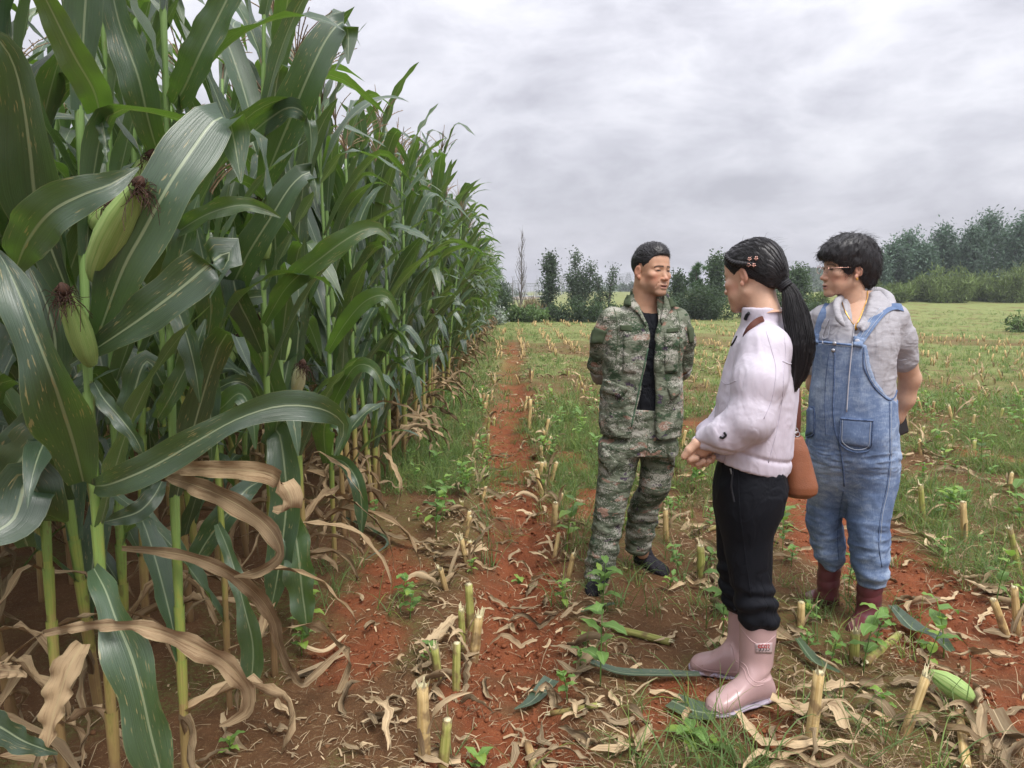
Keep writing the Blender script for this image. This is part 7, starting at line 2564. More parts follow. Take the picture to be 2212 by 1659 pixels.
# straps over the shoulders with buckles and buttons
def strap(pts, name, w, mat, parent, off=0.006, keys=KS, n=22):
    P_ = resample(np.array(pts, float), n)
    H = []
    for p in P_:
        h = dw.ray(keys, *p)
        if h is not None: H.append(h)
    H = np.array(H)
    for _ in range(7): H[1:-1] = (H[:-2] + H[2:] + 2 * H[1:-1]) / 4
    vw = unit(np.array([0, 0, CAM_H]) - dw.loc - H)
    T_ = unit(np.gradient(H, axis=0))
    up_ = unit(vw + np.array([0, 0, 0.7]))
    g = Geo()
    V1, Q1, U1 = strip(H + vw * off, w, up_, 4, 0.0)
    V2, Q2, U2 = strip(H + vw * (off - 0.005), w * 1.02, up_, 4, 0.0)
    g.add(V1, Q1, None, U1); g.add(V2, Q2[:, ::-1], None, U2)
    m_ = 5
    nn = len(H)
    for e in (0, 4):
        i0 = np.arange(nn - 1) * 5 + e
        Vs = np.vstack([V1, V2]); k = len(V1)
        g.add(Vs, np.stack([i0, i0 + 5, i0 + 5 + k, i0 + k], 1))
    return g.build(name, mat, parent)


strap([(1852, 742), (1862, 728), (1882, 700), (1905, 672), (1928, 660), (1950, 664)], 'strap', 0.0195, M['denim'], overalls)
strap([(1764, 736), (1768, 715), (1776, 685), (1790, 658), (1802, 646)], 'strap', 0.0175, M['denim'], overalls)
for ln_ in ([(1868, 727), (1888, 699), (1908, 675)], [(1856, 734), (1878, 694), (1902, 664)]):
    dw.line(KS, ln_, 'stitching', M['thread'], overalls, 0.0009, 0.010, n=20)
dw.patch(KS, [(1844, 727), (1866, 733), (1862, 752), (1842, 748)], 'strap_tab', M['denim'], overalls, 0.010, 0.004, 7, 7)
dw.patch(KS, [(1758, 722), (1770, 722), (1769, 742), (1757, 742)], 'strap_tab', M['denim'], overalls, 0.008, 0.004, 5, 6)


def button(u, v, rad, mat, name='button', keys=KS, off=0.014):
    h = dw.ray(keys, u, v)
    if h is None: return
    n_ = unit(unit(np.array([0, 0, CAM_H]) - dw.loc - h) + np.array([-0.15, 0, 0]))
    Vt, Qt, Tt, Ut = tube(np.stack([h + n_ * (off - 0.004), h + n_ * off, h + n_ * (off + 0.0015)]), [rad, rad, rad * 0.7], 14)
    Geo().add(Vt, Qt, Tt, Ut).build(name, mat, overalls)


button(1853, 737, 0.0095, M['cord'], 'snap_button', off=0.018)
button(1761, 731, 0.008, M['cord'], 'snap_button', off=0.015)
button(1803, 742, 0.008, M['steel'], off=0.006)
button(1800, 757, 0.008, M['steel'], off=0.006)
# pockets, seams
pk = dw.patch('ov', [(1816, 902), (1886, 908), (1880, 968), (1815, 958)], 'pocket', M['denim'], overalls, 0.003, 0.005, 12, 12)
dw.line('ov', [(1815, 904), (1850, 907), (1887, 909)], 'pocket_hem', M['denimdark'], pk or overalls, 0.004, 0.007)
dw.line('ov', [(1816, 906), (1815, 935), (1816, 960), (1846, 977), (1880, 970), (1884, 935), (1886, 910)], 'pocket_seam', M['denimdark'], pk or overalls, 0.0032, 0.006, n=50)
dw.line('ov', [(1820, 908), (1819, 935), (1821, 956), (1846, 971), (1875, 965), (1879, 935), (1881, 912)], 'stitching', M['thread'], pk or overalls, 0.0009, 0.0095, n=60)
pk2 = dw.patch('ov', [(1743, 878), (1758, 882), (1758, 935), (1742, 942)], 'pocket', M['denim'], overalls, 0.003, 0.005, 6, 10)
dw.line('ov', [(1744, 880), (1758, 884), (1758, 935), (1744, 944)], 'pocket_seam', M['denimdark'], pk2 or overalls, 0.003, 0.006)
for ln_, rd in (([(1803, 762), (1802, 820), (1800, 880), (1803, 925), (1813, 960), (1820, 1000), (1824, 1050)], 0.004), ([(1790, 765), (1783, 830), (1782, 890), (1784, 940)], 0.0018), ([(1921, 868), (1922, 940), (1922, 990), (1916, 1050), (1903, 1110), (1898, 1170), (1905, 1225)], 0.0026), ([(1822, 1060), (1812, 1120), (1809, 1170), (1812, 1210)], 0.0024)):
    dw.line('ov', ln_, 'seam', M['denimdark'], overalls, rd, 0.0, n=50)
for ln_ in ([(1925, 868), (1926, 940), (1926, 990), (1920, 1050), (1907, 1110), (1902, 1170)], [(1758, 741), (1800, 745), (1840, 749)], [(1868, 760), (1874, 800), (1890, 832), (1912, 854)]):
    dw.line('ov', ln_, 'stitching', M['thread'], overalls, 0.0010, 0.0012, n=50)
dw.line('ov', [(1760, 737), (1790, 741), (1820, 744), (1845, 747)], 'bib_hem', M['denimdark'], overalls, 0.0045, 0.0)
dw.line(KS, [(1866, 750), (1866, 790), (1876, 815), (1890, 838), (1908, 856), (1921, 864), (1932, 858), (1938, 840)], 'armhole_hem', M['denimdark'], overalls, 0.0042, 0.0, n=50)
dw.line(KS, [(1846, 700), (1843, 730), (1838, 775), (1833, 830), (1829, 890)], 'drawstring', M['cord'], shirt, 0.0024, 0.006)
dw.line(KS, [(1790, 690), (1780, 715), (1777, 730), (1788, 728), (1792, 705)], 'drawstring', M['cord'], shirt, 0.0024, 0.006)
dw.line(KS, [(1778, 728), (1777, 742)], 'drawstring', M['cord'], shirt, 0.0024, 0.006, n=8)

# boots, wine red and quilted
for nm, rows, hp, tp, ky, fl_ in (
        ('b1', [(1238, 1851, 1912, 0.062, RL), (1262, 1851, 1909, 0.060, RL), (1300, 1850, 1903, 0.056, RL), (1330, 1848, 1897, 0.05, RL)], (1896, 1340), (1838, 1368), 'br', 1),
        ('b2', [(1200, 1766, 1820, 0.062, LL), (1224, 1766, 1818, 0.060, LL), (1262, 1764, 1814, 0.056, LL), (1290, 1762, 1810, 0.05, LL)], (1812, 1305), (1734, 1300), 'bl', 0)):
    h_, t_ = gpt(dw, *hp), gpt(dw, *tp)
    h_[2] = t_[2] = min(h_[2], t_[2]) - 0.004
    f_, V, Q, b, dd, up, L, he = rub_boot(dw, rows, h_, t_, 'ankle_boot')
    V = push(V, Q, 0.0035 * np.abs(np.sin((V[:, 2] + 0.25 * np.abs(V[:, 0] - b[0])) * 62)) * sstep(V[:, 2], 0.085, 0.11) * (1 - sstep(V[:, 2], 0.22, 0.24)))
    V = push(V, Q, 0.0016 * vnoise(V * 30, 241))
    bo_ = dw.add('ankle_boot', V, Q, M['maroon'], keep=ky)
    boot_sole(dw, b, dd, up, L, M['maroon'], bo_, 0.018)

# head, neck, arms
hf = head_field(True, 0.0012, 0.0026)
hV, hQ = hf.mesh()
hC = head_colors(hV, vnormals(hV, hQ), SK_W2, (0.34, 0.14, 0.12), 0.7)
hR = rotmat(R(-88), R(3), R(-2)); hS = 1.0
hO = DX(1827, 580, 0.02)
HM = lambda V: (V * hS) @ hR.T + hO
bf = Field((-0.40, -0.30, 0.1), (0.45, 0.45, 1.45), 0.006)
bf.loft(limb_st(dw, [(960, 1760, 1925, 0.15, 0.0), (800, 1772, 1925, 0.14, 0.0), (730, 1776, 1928, 0.132, 0.0), (695, 1782, 1926, 0.115, 0.005), (670, 1798, 1912, 0.09, 0.02), (650, 1818, 1896, 0.066, 0.03), (630, 1828, 1888, 0.056, 0.03), (610, 1830, 1884, 0.052, 0.03)]), k=0.02)
bf.chain([DX(1880, 1040, -0.02), DX(1880, 1130, RL), DX(1880, 1250, RL), DX(1876, 1330, RL)], [0.08, 0.06, 0.045, 0.035], 0.02)
bf.chain([DX(1790, 1040, 0.07), DX(1782, 1130, LL), DX(1794, 1220, LL), DX(1790, 1290, LL)], [0.08, 0.06, 0.045, 0.035], 0.02)
bf.chain([Rs[0], DX(1952, 770, 0.05), DX(1966, 818, 0.09), DX(1954, 862, 0.12), DX(1934, 900, 0.15), DX(1908, 925, 0.19)], [0.055, 0.050, 0.042, 0.041, 0.034, 0.027], 0.02)
bf.chain([Ls[0], DX(1768, 760, 0.10), DX(1764, 830, 0.17), DX(1800, 880, 0.22), DX(1860, 925, 0.23)], [0.05, 0.047, 0.042, 0.038, 0.027], 0.02)
hd = Field(DX(1850, 985, 0.10) - 0.03, DX(1930, 895, 0.30) + 0.03, 0.004)
w0 = DX(1908, 925, 0.19)
hd.cone(DX(1934, 900, 0.15), w0, 0.034, 0.028, 0.01)
hd.cone(w0, w0 + np.array([-0.05, 0.02, -0.03]), 0.032, 0.036, 0.01, sq=((0.2, 1, 0), 0.6))
for j in range(4):
    b0 = w0 + np.array([-0.055, 0.02 - 0.004 * j, -0.01 - 0.017 * j])
    hd.chain([b0, b0 + np.array([-0.03, 0.0, -0.016]), b0 + np.array([-0.025, -0.03, -0.03])], [0.009, 0.0085, 0.007], 0.003)
hd.chain([w0 + [-0.01, 0, -0.02], w0 + [0.012, -0.01, -0.055], w0 + [0.02, -0.012, -0.08]], [0.012, 0.010, 0.008], 0.005)
body_mesh(dw, HM(hV), hQ, hC, [bf, hd], SK_W2)
eyeballs(dw, HM)
# short tousled hair
hh = Field((-0.13, -0.17, -0.15), (0.13, 0.15, 0.19), 0.0028)
hh.ell((0, -0.028, 0.040), (0.088, 0.112, 0.094), 0.0)
hh.ell((0, -0.015, 0.080), (0.076, 0.095, 0.060), 0.03)
hh.ell((0, 0.040, 0.060), (0.070, 0.066, 0.052), 0.03)
hh.ell((0, -0.085, -0.022), (0.062, 0.050, 0.070), 0.03)
hy = [-0.17, -0.14, -0.10, -0.07, -0.050, -0.036, -0.022, 0.0, 0.010, 0.018, 0.034, 0.046, 0.060, 0.075, 0.09, 0.12]
hz = [-0.098, -0.098, -0.095, -0.080, -0.060, -0.040, 0.010, 0.008, -0.028, -0.030, -0.012, 0.008, 0.026, 0.040, 0.044, 0.044]
hh.fn(lambda X, Y, Zz: (Zz - np.interp(Y, hy, hz)) * 0.75 + 0 * X, k=0.008)
hV2, hQ2 = hh.mesh()
hV2 = push(hV2, hQ2, 0.007 * ridged(hV2 * np.array([16, 16, 11]) + 0.5 * vnoise(hV2 * 20, 251)[:, None], 252) + 0.002 * vnoise(hV2 * np.array([120, 120, 40]), 253))
hair = dw.add('hair', HM(hV2), hQ2, M['hair'])
r = np.random.default_rng(15)
Nn = vnormals(hV2, hQ2)
idx = r.choice(len(hV2), 2200)
crown = np.array([0, -0.06, 0.13])
dirs = hV2[idx] - crown
dirs = dirs - Nn[idx] * (dirs * Nn[idx]).sum(1, keepdims=True)
dirs = unit(unit(dirs) + Nn[idx] * 0.02 + r.normal(0, 0.3, (2200, 3)))
st = strands(r, hV2[idx], dirs, 0.026, (0, 0, -0.14), 0.0010, 8, 0.12, 2.6)
for i in range(len(st.V)): st.V[i] = HM(st.V[i])
st.build('hair_locks', M['hair'], hair)
top = [i for i in range(len(hV2)) if hV2[i, 2] > 0.06]
idx = r.choice(top, 110)
st = strands(r, hV2[idx], unit(Nn[idx] * 0.6 + np.array([0, -0.8, 0.2]) + r.normal(0, 0.3, (110, 3))), 0.05, (0, -0.1, -0.5), 0.0005, 7, 0.05)
for i in range(len(st.V)): st.V[i] = HM(st.V[i])
st.build('stray_hairs', M['hair'], hair)
# glasses
g = Geo()
q = np.linspace(0, 2 * math.pi, 28)
glr = empty('glasses', (0, 0, 0)); glr.parent = dw.root
for sx in (-1, 1):
    rim = np.stack([sx * 0.033 + 0.022 * np.cos(q), 0.099 + 0 * q - 0.05 * (0.022 * np.cos(q) * sx), 0.000 + 0.017 * np.sin(q)], 1)
    Vt, Qt, Tt, Ut = tube(rim, 0.0009, 5, False, (0, 1, 0)); g.add(HM(Vt), Qt, None, Ut)
    Vt, Qt, Tt, Ut = tube(resample(np.array([(sx * 0.055, 0.097, 0.006), (sx * 0.074, 0.080, 0.008), (sx * 0.080, 0.02, 0.006), (sx * 0.081, -0.018, 0.002), (sx * 0.080, -0.035, -0.012)]), 16), 0.0010, 5); g.add(HM(Vt), Qt, Tt, Ut)
Vt, Qt, Tt, Ut = tube(np.array([(-0.011, 0.101, 0.004), (0, 0.103, 0.006), (0.011, 0.101, 0.004)]), 0.001, 5); g.add(HM(Vt), Qt, Tt, Ut)
g.build('frame', M['rosegold'], glr)
mg, t = new_mat('spectacle_glass')
out(t, t.n('ShaderNodeMixShader', {0: 0.08, 1: t.n('ShaderNodeBsdfTransparent', {0: rgb(0.95, 0.93, 0.95)}).outputs[0], 2: t.n('ShaderNodeBsdfGlossy', {'Roughness': 0.05}).outputs[0]}))
for sx in (-1, 1):
    rim = np.stack([sx * 0.033 + 0.0215 * np.cos(q[:-1]), 0.099 - 0.05 * (0.022 * np.cos(q[:-1]) * sx), 0.0165 * np.sin(q[:-1])], 1)
    Vc = np.vstack([rim, rim.mean(0)])
    k = len(rim)
    Geo().add(HM(Vc), None, [[i, (i + 1) % k, k] for i in range(k)]).build('lens', mg, glr)
# earring, necklace with pendant
g = Geo()
for sx in (-1, 1):
    c0 = np.array([sx * 0.082, -0.008, -0.043])
    Vt, Qt, Tt, Ut = tube(c0 + 0.0045 * np.stack([0 * q, np.cos(q), np.sin(q)], 1), 0.0011, 5, False, (1, 0, 0)); g.add(HM(Vt), Qt, None, Ut)
    Vt, Qt, Tt, Ut = tube(np.stack([c0 + [0, 0, 0.004], c0 + [0, 0, -0.002]]), 0.0018, 6); g.add(HM(Vt), Qt, Tt, Ut)
g.build('earring', M['gold'], dw.root)
bv = body_V = None
nk = [(1874, 628), (1873, 645), (1866, 665), (1856, 690), (1847, 702), (1836, 690), (1824, 668), (1818, 648)]
bo_obj = [o for o in COL.objects if o.parent == dw.root and o.name.startswith('body')][0]
vs = [tuple(v.co) for v in bo_obj.data.vertices]; qs = [tuple(p.vertices) for p in bo_obj.data.polygons]
dw.bvh['bd'] = (None, BVHTree.FromPolygons(vs, qs))
nl = dw.line(('bd', 'sh'), nk, 'necklace', M['gold'], dw.root, 0.0019, 0.003, n=60)
h = dw.ray(('bd', 'sh', 'ov'), 1848, 708)
if h is not None:
    f = Field(h - 0.03, h + 0.03, 0.0025)
    f.ell(h + [0, -0.008, 0], (0.0085, 0.005, 0.011), 0); f.ell(h + [0, -0.008, 0.010], (0.005, 0.004, 0.005), 0.004)
    V, Q = f.mesh()
    dw.add('pendant', V, Q, M['gold'], nl or dw.root)

# phone held behind her back
pc = dw.loc + DX(1944, 905, 0.20)
ph = empty('phone', tuple(pc), 'black phone held behind the back of the woman in dungarees', 'phone')
f = Field((-0.06, -0.03, -0.10), (0.06, 0.03, 0.10), 0.003)
ax = [f.lo[i] + f.vox * np.arange(f.n[i]) for i in range(3)]
X_, Y_, Z_ = np.meshgrid(*ax, indexing='ij', sparse=True)
f.D = (np.sqrt(np.maximum(np.abs(X_) - 0.030, 0) ** 2 + np.maximum(np.abs(Z_) - 0.068, 0) ** 2 + np.maximum(np.abs(Y_) - 0.001, 0) ** 2) - 0.007).astype(np.float32)
V, Q = f.mesh()
Rm = np.array(Matrix.Rotation(R(-14), 3, 'Y') @ Matrix.Rotation(R(25), 3, 'Z'))
V = V @ Rm.T
me = make_mesh('phone_body', V, [Q]); link('phone_body', me, M['phone'], ph)
f = Field((-0.03, -0.016, 0.03), (0.0, 0.016, 0.075), 0.002)
f.cone((-0.02, 0.007, 0.055), (-0.02, 0.0105, 0.055), 0.008, 0.008, 0.0)
V, Q = f.mesh()
link('camera_bump', make_mesh('camera_bump', V @ Rm.T, [Q]), M['steel'], ph)
# ------------------------------------------------------------------ trees, hedges, far things
def foliage_mat(name, c, tr, rough=0.6, tf=0.3):
    m, t = new_mat(name)
    rv = rv_node(t)
    tc = t.n('ShaderNodeTexCoord').outputs['Object']
    nz = t.noise(tc, 0.9, 3, 0.6)
    k = t.math('ADD', t.math('MULTIPLY', rv, 0.8), t.math('MULTIPLY_ADD', nz, 1.0, 0.1))
    kk = t.n('ShaderNodeCombineXYZ', {0: k, 1: k, 2: k}).outputs[0]
    a = t.mix(1.0, rgb(*c), kk, 'MULTIPLY'); b = t.mix(1.0, rgb(*tr), kk, 'MULTIPLY')
    pb = t.n('ShaderNodeBsdfPrincipled', {'Base Color': a, 'Roughness': rough, 'Specular IOR Level': 0.35})
    out(t, t.n('ShaderNodeMixShader', {0: tf, 1: pb.outputs[0], 2: t.n('ShaderNodeBsdfTranslucent', {0: b}).outputs[0]}))
    return m


M['fol_dark'] = foliage_mat('dark_foliage', (0.062, 0.100, 0.052), (0.08, 0.14, 0.035))
M['fol_feather'] = foliage_mat('feathery_foliage', (0.085, 0.122, 0.075), (0.09, 0.15, 0.06))
M['fol_euc'] = foliage_mat('eucalyptus_foliage', (0.105, 0.165, 0.12), (0.10, 0.18, 0.09))
M['fol_pine'] = foliage_mat('pine_needles', (0.07, 0.14, 0.055), (0.08, 0.17, 0.04))
M['fol_yellow'] = foliage_mat('yellow_green_bush', (0.155, 0.21, 0.075), (0.18, 0.26, 0.06))
M['fol_light'] = foliage_mat('light_bush', (0.12, 0.19, 0.07), (0.14, 0.24, 0.05))
M['reed'] = foliage_mat('dry_tall_grass', (0.30, 0.22, 0.13), (0.22, 0.18, 0.08))
M['silver'] = foliage_mat('silver_leaves', (0.42, 0.47, 0.42), (0.2, 0.28, 0.15))
M['bark'] = simple_mat('bark', (0.085, 0.068, 0.052), 0.9, 0.2, 0.2, 12)
M['barkgrey'] = simple_mat('grey_bark', (0.17, 0.155, 0.14), 0.9, 0.2, 0.2, 12)
rb = np.random.default_rng(77)


def leaf_cards(r, C, n, spread, size, asp=2.2, droop=0.0, seed_rv=None):
    """n leaf blades scattered round the points C"""
    k = r.integers(0, len(C), n)
    P = C[k] + r.normal(0, 1, (n, 3)) * spread
    d = unit(r.normal(0, 1, (n, 3)) + np.array([0, 0, -droop]))
    s = unit(np.cross(d, r.normal(0, 1, (n, 3))))
    L = size * r.uniform(0.6, 1.3, n)[:, None]
    Wd = L / asp * 0.5
    up = np.cross(s, d) * L * 0.12
    V = np.stack([P, P + d * L * 0.5 + s * Wd + up, P + d * L, P + d * L * 0.5 - s * Wd + up], 1).reshape(-1, 3)
    b = np.arange(n)[:, None] * 4
    Q = b + np.array([[0, 1, 2, 3]])
    base = r.random(len(C)) * 0.6
    return V, Q, np.repeat(base[k] + r.random(n) * 0.4, 4)


def branches(r, base, top, nb, spread, rad, lift=0.9, seg=5, start=0.25, curve=0.15):
    """trunk and limbs; returns (Geo, tip points)"""
    g = Geo(); tips = []
    base, top = np.asarray(base, float), np.asarray(top, float)
    q = np.linspace(0, 1, 9)[:, None]
    H = np.linalg.norm(top - base)
    P = base + (top - base) * q + np.stack([np.sin(q[:, 0] * 5 + r.uniform(0, 6)) * 0.02 * H, np.sin(q[:, 0] * 4 + r.uniform(0, 6)) * 0.02 * H, 0 * q[:, 0]], 1) * q
    V, Q, T, UV = tube(P, rad * (1.05 - 0.95 * q[:, 0]), 6)
    g.add(V, Q, T, UV)
    for i in range(nb):
        f = start + (0.97 - start) * (i + r.random()) / nb
        o = np.array([np.interp(f, q[:, 0], P[:, k]) for k in range(3)])
        a = r.uniform(0, 6.28)
        l = spread * H * (1.05 - f) ** 0.6 * r.uniform(0.6, 1.1)
        d = np.array([math.cos(a), math.sin(a), lift * r.uniform(0.7, 1.3)])
        d = d / np.linalg.norm(d)
        qq = np.linspace(0, 1, 6)[:, None]
        B = o + d * qq * l + np.array([0, 0, 1]) * (qq ** 2) * l * curve
        V, Q, T, UV = tube(B, rad * 0.42 * (1.1 - f) * (1.05 - 0.9 * qq[:, 0]) + 0.004, 4, False)
        g.add(V, Q, None, UV)
        tips += [B[2], B[3], B[4], B[5]]
    tips += [P[-1], P[-2]]
    return g, np.array(tips)


def tree(name, u, vb, vt, Y, label, cat, mat, nleaf, size, nb=26, spread=0.24, crown_sp=0.22, lift=0.9, bark='bark', rad=0.07, stems=1, start=0.25, group=None, asp=2.2, seed=0, lean=0.0):
    r = np.random.default_rng(seed + int(u))
    p = at(u, vb, Y)
    z0 = g1(p[0], p[1])
    H = at(u, vt, Y)[2] - z0
    root = empty(name, (p[0], p[1], z0), label, cat, group)
    G = Geo(); tips = []
    for k in range(stems):
        a = r.uniform(0, 6.28)
        top = np.array([lean * H + (0.22 * H * math.cos(a) if stems > 1 else 0), 0.22 * H * math.sin(a) if stems > 1 else 0, H * (1 if k == 0 else r.uniform(0.6, 0.9))])
        g, tp = branches(r, (0.1 * math.cos(a) * (stems > 1), 0.1 * math.sin(a) * (stems > 1), -0.1), top, nb // stems + 1, spread, rad, lift, start=start)
        G.add(np.concatenate(g.V), np.concatenate(g.Q), np.concatenate(g.T) if g.T else None, np.concatenate(g.UV))
        tips.append(tp)
    G.build('trunk', M[bark], root)
    if nleaf:
        V, Q, rv = leaf_cards(r, np.vstack(tips), nleaf, crown_sp, size, asp)
        Geo().add(V, Q, None, None, rv).build('crown', M[mat], root)
    return root


def bush(name, u0, u1, vb, vt, Y, label, mat, n, size, group=None, asp=2.5, seed=0, upright=0.0, depth=None, cat='bush'):
    """shrub: many stems, leaves over an uneven heap"""
    r = np.random.default_rng(900 + seed + int(u0))
    a, b = at(u0, vb, Y), at(u1, vb, Y)
    w = abs(b[0] - a[0]) / 2
    cx = (a[0] + b[0]) / 2
    z0 = g1(cx, Y)
    H = at((u0 + u1) / 2, vt, Y)[2] - z0
    root = empty(name, (cx, Y, z0), label, cat, group)
    dp = depth or min(w, 1.6)
    ns = int(14 + w * 5)
    C = []
    g = Geo()
    for i in range(ns):
        x = r.uniform(-1, 1) ; y = r.uniform(-1, 1)
        h = H * (1 - 0.55 * x * x) * r.uniform(0.55, 1.0)
        tp = np.array([x * w, y * dp, h])
        bs = np.array([x * w * 0.6, y * dp * 0.5, -0.05])
        q = np.linspace(0, 1, 5)[:, None]
        P = bs + (tp - bs) * q
        V, Q, T, UV = tube(P, 0.022 * (1.05 - 0.8 * q[:, 0]), 4, False)
        g.add(V, Q, None, UV)
        for f in np.linspace(0.12, 1, 8):
            C.append(bs + (tp - bs) * f)
    g.build('stem', M['bark'], root)
    C = np.array(C)
    V, Q, rv = leaf_cards(r, C, n, np.array([0.22, 0.22, 0.16]) * max(0.6, H / 2.2), size, asp, -upright)
    Geo().add(V, Q, None, None, rv).build('foliage', M[mat], root)
    return root


TG = 'trees along the far edge of the field'
# left group
r = np.random.default_rng(3)
p = at(1122, 690, 38.0)
z0 = g1(p[0], 38.0)
H = at(1128, 505, 38.0)[2] - z0
bare = empty('bare_tree', (p[0], 38.0, z0), 'tall leafless tree with thin upswept branches standing beyond the end of the corn', 'tree', TG)
g, tips = branches(r, (0, 0, -0.1), (0.22, 0, H), 46, 0.17, 0.055, 1.5, start=0.12, curve=0.55)
for tpt in tips[:190:2]:
    q = np.linspace(0, 1, 5)[:, None]
    d = unit(np.array([r.normal(0, 0.25), r.normal(0, 0.25), 1.0]))
    V, Q, T, UV = tube(tpt + d * q * r.uniform(0.2, 0.55), 0.007 * (1.1 - 0.7 * q[:, 0]), 3, False)
    g.add(V, Q, None, UV)
g.build('trunk', M['barkgrey'], bare)
p = at(1108, 690, 39.0); z0 = g1(p[0], 39.0)
b2 = empty('bare_tree', (p[0], 39.0, z0), 'small leafless sapling left of the tall leafless tree', 'tree', TG)
g, tips = branches(r, (0, 0, -0.1), (-0.05, 0, 2.2), 20, 0.2, 0.03, 1.6, start=0.1, curve=0.5)
g.build('trunk', M['barkgrey'], b2)
tree('feathery_tree', 1188, 690, 552, 36.0, 'slim feathery dark tree standing alone right of the leafless tree', 'tree', 'fol_feather', 3200, 0.13, 34, 0.22, 0.15, 1.0, group=TG, start=0.2, lean=-0.03)
tree('feathery_tree', 1256, 690, 546, 36.5, 'many stemmed feathery tree rising from the dark hedge', 'tree', 'fol_feather', 4200, 0.13, 48, 0.2, 0.15, 1.3, stems=4, group=TG, start=0.25)
tree('feathery_tree', 1306, 688, 578, 36.0, 'small open feathery tree left of the pylons', 'tree', 'fol_feather', 1500, 0.12, 24, 0.2, 0.12, 1.4, stems=2, group=TG, start=0.3)
bush('bush', 1052, 1098, 700, 606, 36.0, 'dark bush with loose top at the end of the corn rows', 'fol_dark', 3000, 0.16, seed=1)
bush('flowering_bush', 1056, 1088, 712, 655, 31.0, 'pale silvery bush at the end of the corn rows', 'silver', 900, 0.14, seed=2)
bush('hedge', 1178, 1362, 694, 642, 35.0, 'long dark hedge left of the man in camouflage', 'fol_dark', 9000, 0.15, seed=3, cat='hedge')
bush('bush', 1090, 1185, 700, 664, 34.5, 'pale green low bush in front of the leafless tree', 'fol_light', 2600, 0.2, seed=4, upright=0.8)
bush('reed_clump', 1125, 1190, 692, 652, 36.5, 'pinkish dry tall grass below the slim feathery tree', 'reed', 1500, 0.4, asp=16, seed=5, upright=2.5, cat='tall grass')
# behind the man and the women
PT = np.random.default_rng(21)
p = at(1497, 685, 38.0); z0 = g1(p[0], 38.0)
H = at(1497, 562, 38.0)[2] - z0
pine = empty('pine_tree', (p[0], 38.0, z0), 'young pine with tufted green needles between the man and the ponytailed woman', 'tree', TG)
g, tips = branches(PT, (0, 0, -0.1), (0.1, 0, H * 0.94), 15, 0.34, 0.07, 0.55, start=0.4, curve=0.25)
g.build('trunk', M['bark'], pine)
ng = Geo()
for c in tips[2::2]:
    n = 150
    d = unit(PT.normal(0, 1, (n, 3)) + [0, 0, 0.5])
    L = PT.uniform(0.16, 0.30, n)[:, None]
    s = unit(np.cross(d, PT.normal(0, 1, (n, 3)))) * 0.011
    c = c + PT.normal(0, 0.08, 3)
    V = np.stack([c - s, c + s, c + d * L], 1).reshape(-1, 3)
    ng.add(V, None, np.arange(n * 3).reshape(-1, 3), None, PT.random())
ng.build('needles', M['fol_pine'], pine)
tree('broadleaf_tree', 1545, 690, 560, 39.0, 'dark broadleaf tree right of the young pine', 'tree', 'fol_dark', 4200, 0.16, 36, 0.24, 0.22, 0.9, group=TG, start=0.12)
tree('broadleaf_tree', 1462, 690, 598, 39.5, 'low dark tree left of the young pine', 'tree', 'fol_dark', 3000, 0.15, 26, 0.28, 0.2, 0.8, group=TG, start=0.1)
bush('hedge', 1430, 1600, 690, 620, 37.0, 'dark hedge under the young pine', 'fol_dark', 9000, 0.15, seed=6, cat='hedge')
tree('broadleaf_tree', 1720, 690, 585, 40.0, 'dark tree between the two women', 'tree', 'fol_dark', 4200, 0.16, 34, 0.26, 0.24, 0.8, group=TG, start=0.1)
bush('hedge', 1590, 1762, 688, 622, 38.0, 'dark hedge behind the ponytail', 'fol_dark', 8000, 0.15, seed=7, cat='hedge')
bush('bush', 1745, 1800, 668, 628, 44.0, 'yellow green low bush beside the face of the woman in dungarees', 'fol_yellow', 1800, 0.22, seed=8, asp=4)
# eucalyptus grove and broom bushes on the right
for i, (u, vt) in enumerate(((1888, 560), (1925, 532), (1955, 512), (1992, 538), (2030, 498), (2062, 530), (2098, 500), (2128, 468), (2165, 500), (2200, 478), (2240, 470), (2285, 490))):
    tree('eucalyptus_tree', u, 655, vt, 60.0 + 2.5 * (i % 3), ['rounded', 'ragged', 'pointed', 'tall'][i % 4] + ' blue green eucalyptus, number %s from the left of the grove' % ['one', 'two', 'three', 'four', 'five', 'six', 'seven', 'eight', 'nine', 'ten', 'eleven', 'twelve'][i],
         'tree', 'fol_euc', 4200, 0.30, 40, 0.24, 0.42, 0.8, group='eucalyptus grove on the right', start=0.06, rad=0.09, seed=i, asp=2.6)
for i, (u0, u1, vt, lb) in enumerate(((1868, 1950, 612, 'low yellow green bush right behind the hair of the woman in dungarees'), (1935, 2020, 596, 'broad yellow green bush second from the left below the eucalyptus'), (2000, 2090, 578, 'tallest plumed yellow green bush below the eucalyptus'), (2070, 2150, 594, 'yellow green bush right of the tallest plumed bush'), (2130, 2230, 582, 'yellow green bush at the right edge of the photo'), (2200, 2300, 600, 'yellow green bush cut off by the right edge of the photo'))):
    bush('broom_bush', u0, u1, 662, vt, 54.0 + (i % 2) * 2, lb, 'fol_yellow', 5200, 0.42, group='yellow green bushes below the grove', asp=7, seed=20 + i, upright=1.2)
# small green patch of taller plants at the right edge of the field
for i, (u, v, lb) in enumerate(((2195, 690, 'leafy green plant at the right edge of the field'),)):
    bush('leafy_plant', u - (10 if i == 0 else 26), u + 30, v, v - 14 if i == 0 else v - 4, 26.0 if i == 0 else 46.0, lb, 'fol_light' if i == 0 else 'fol_dark', 400, 0.2 if i == 0 else 0.4, seed=40 + i, asp=3.5, cat='plant')

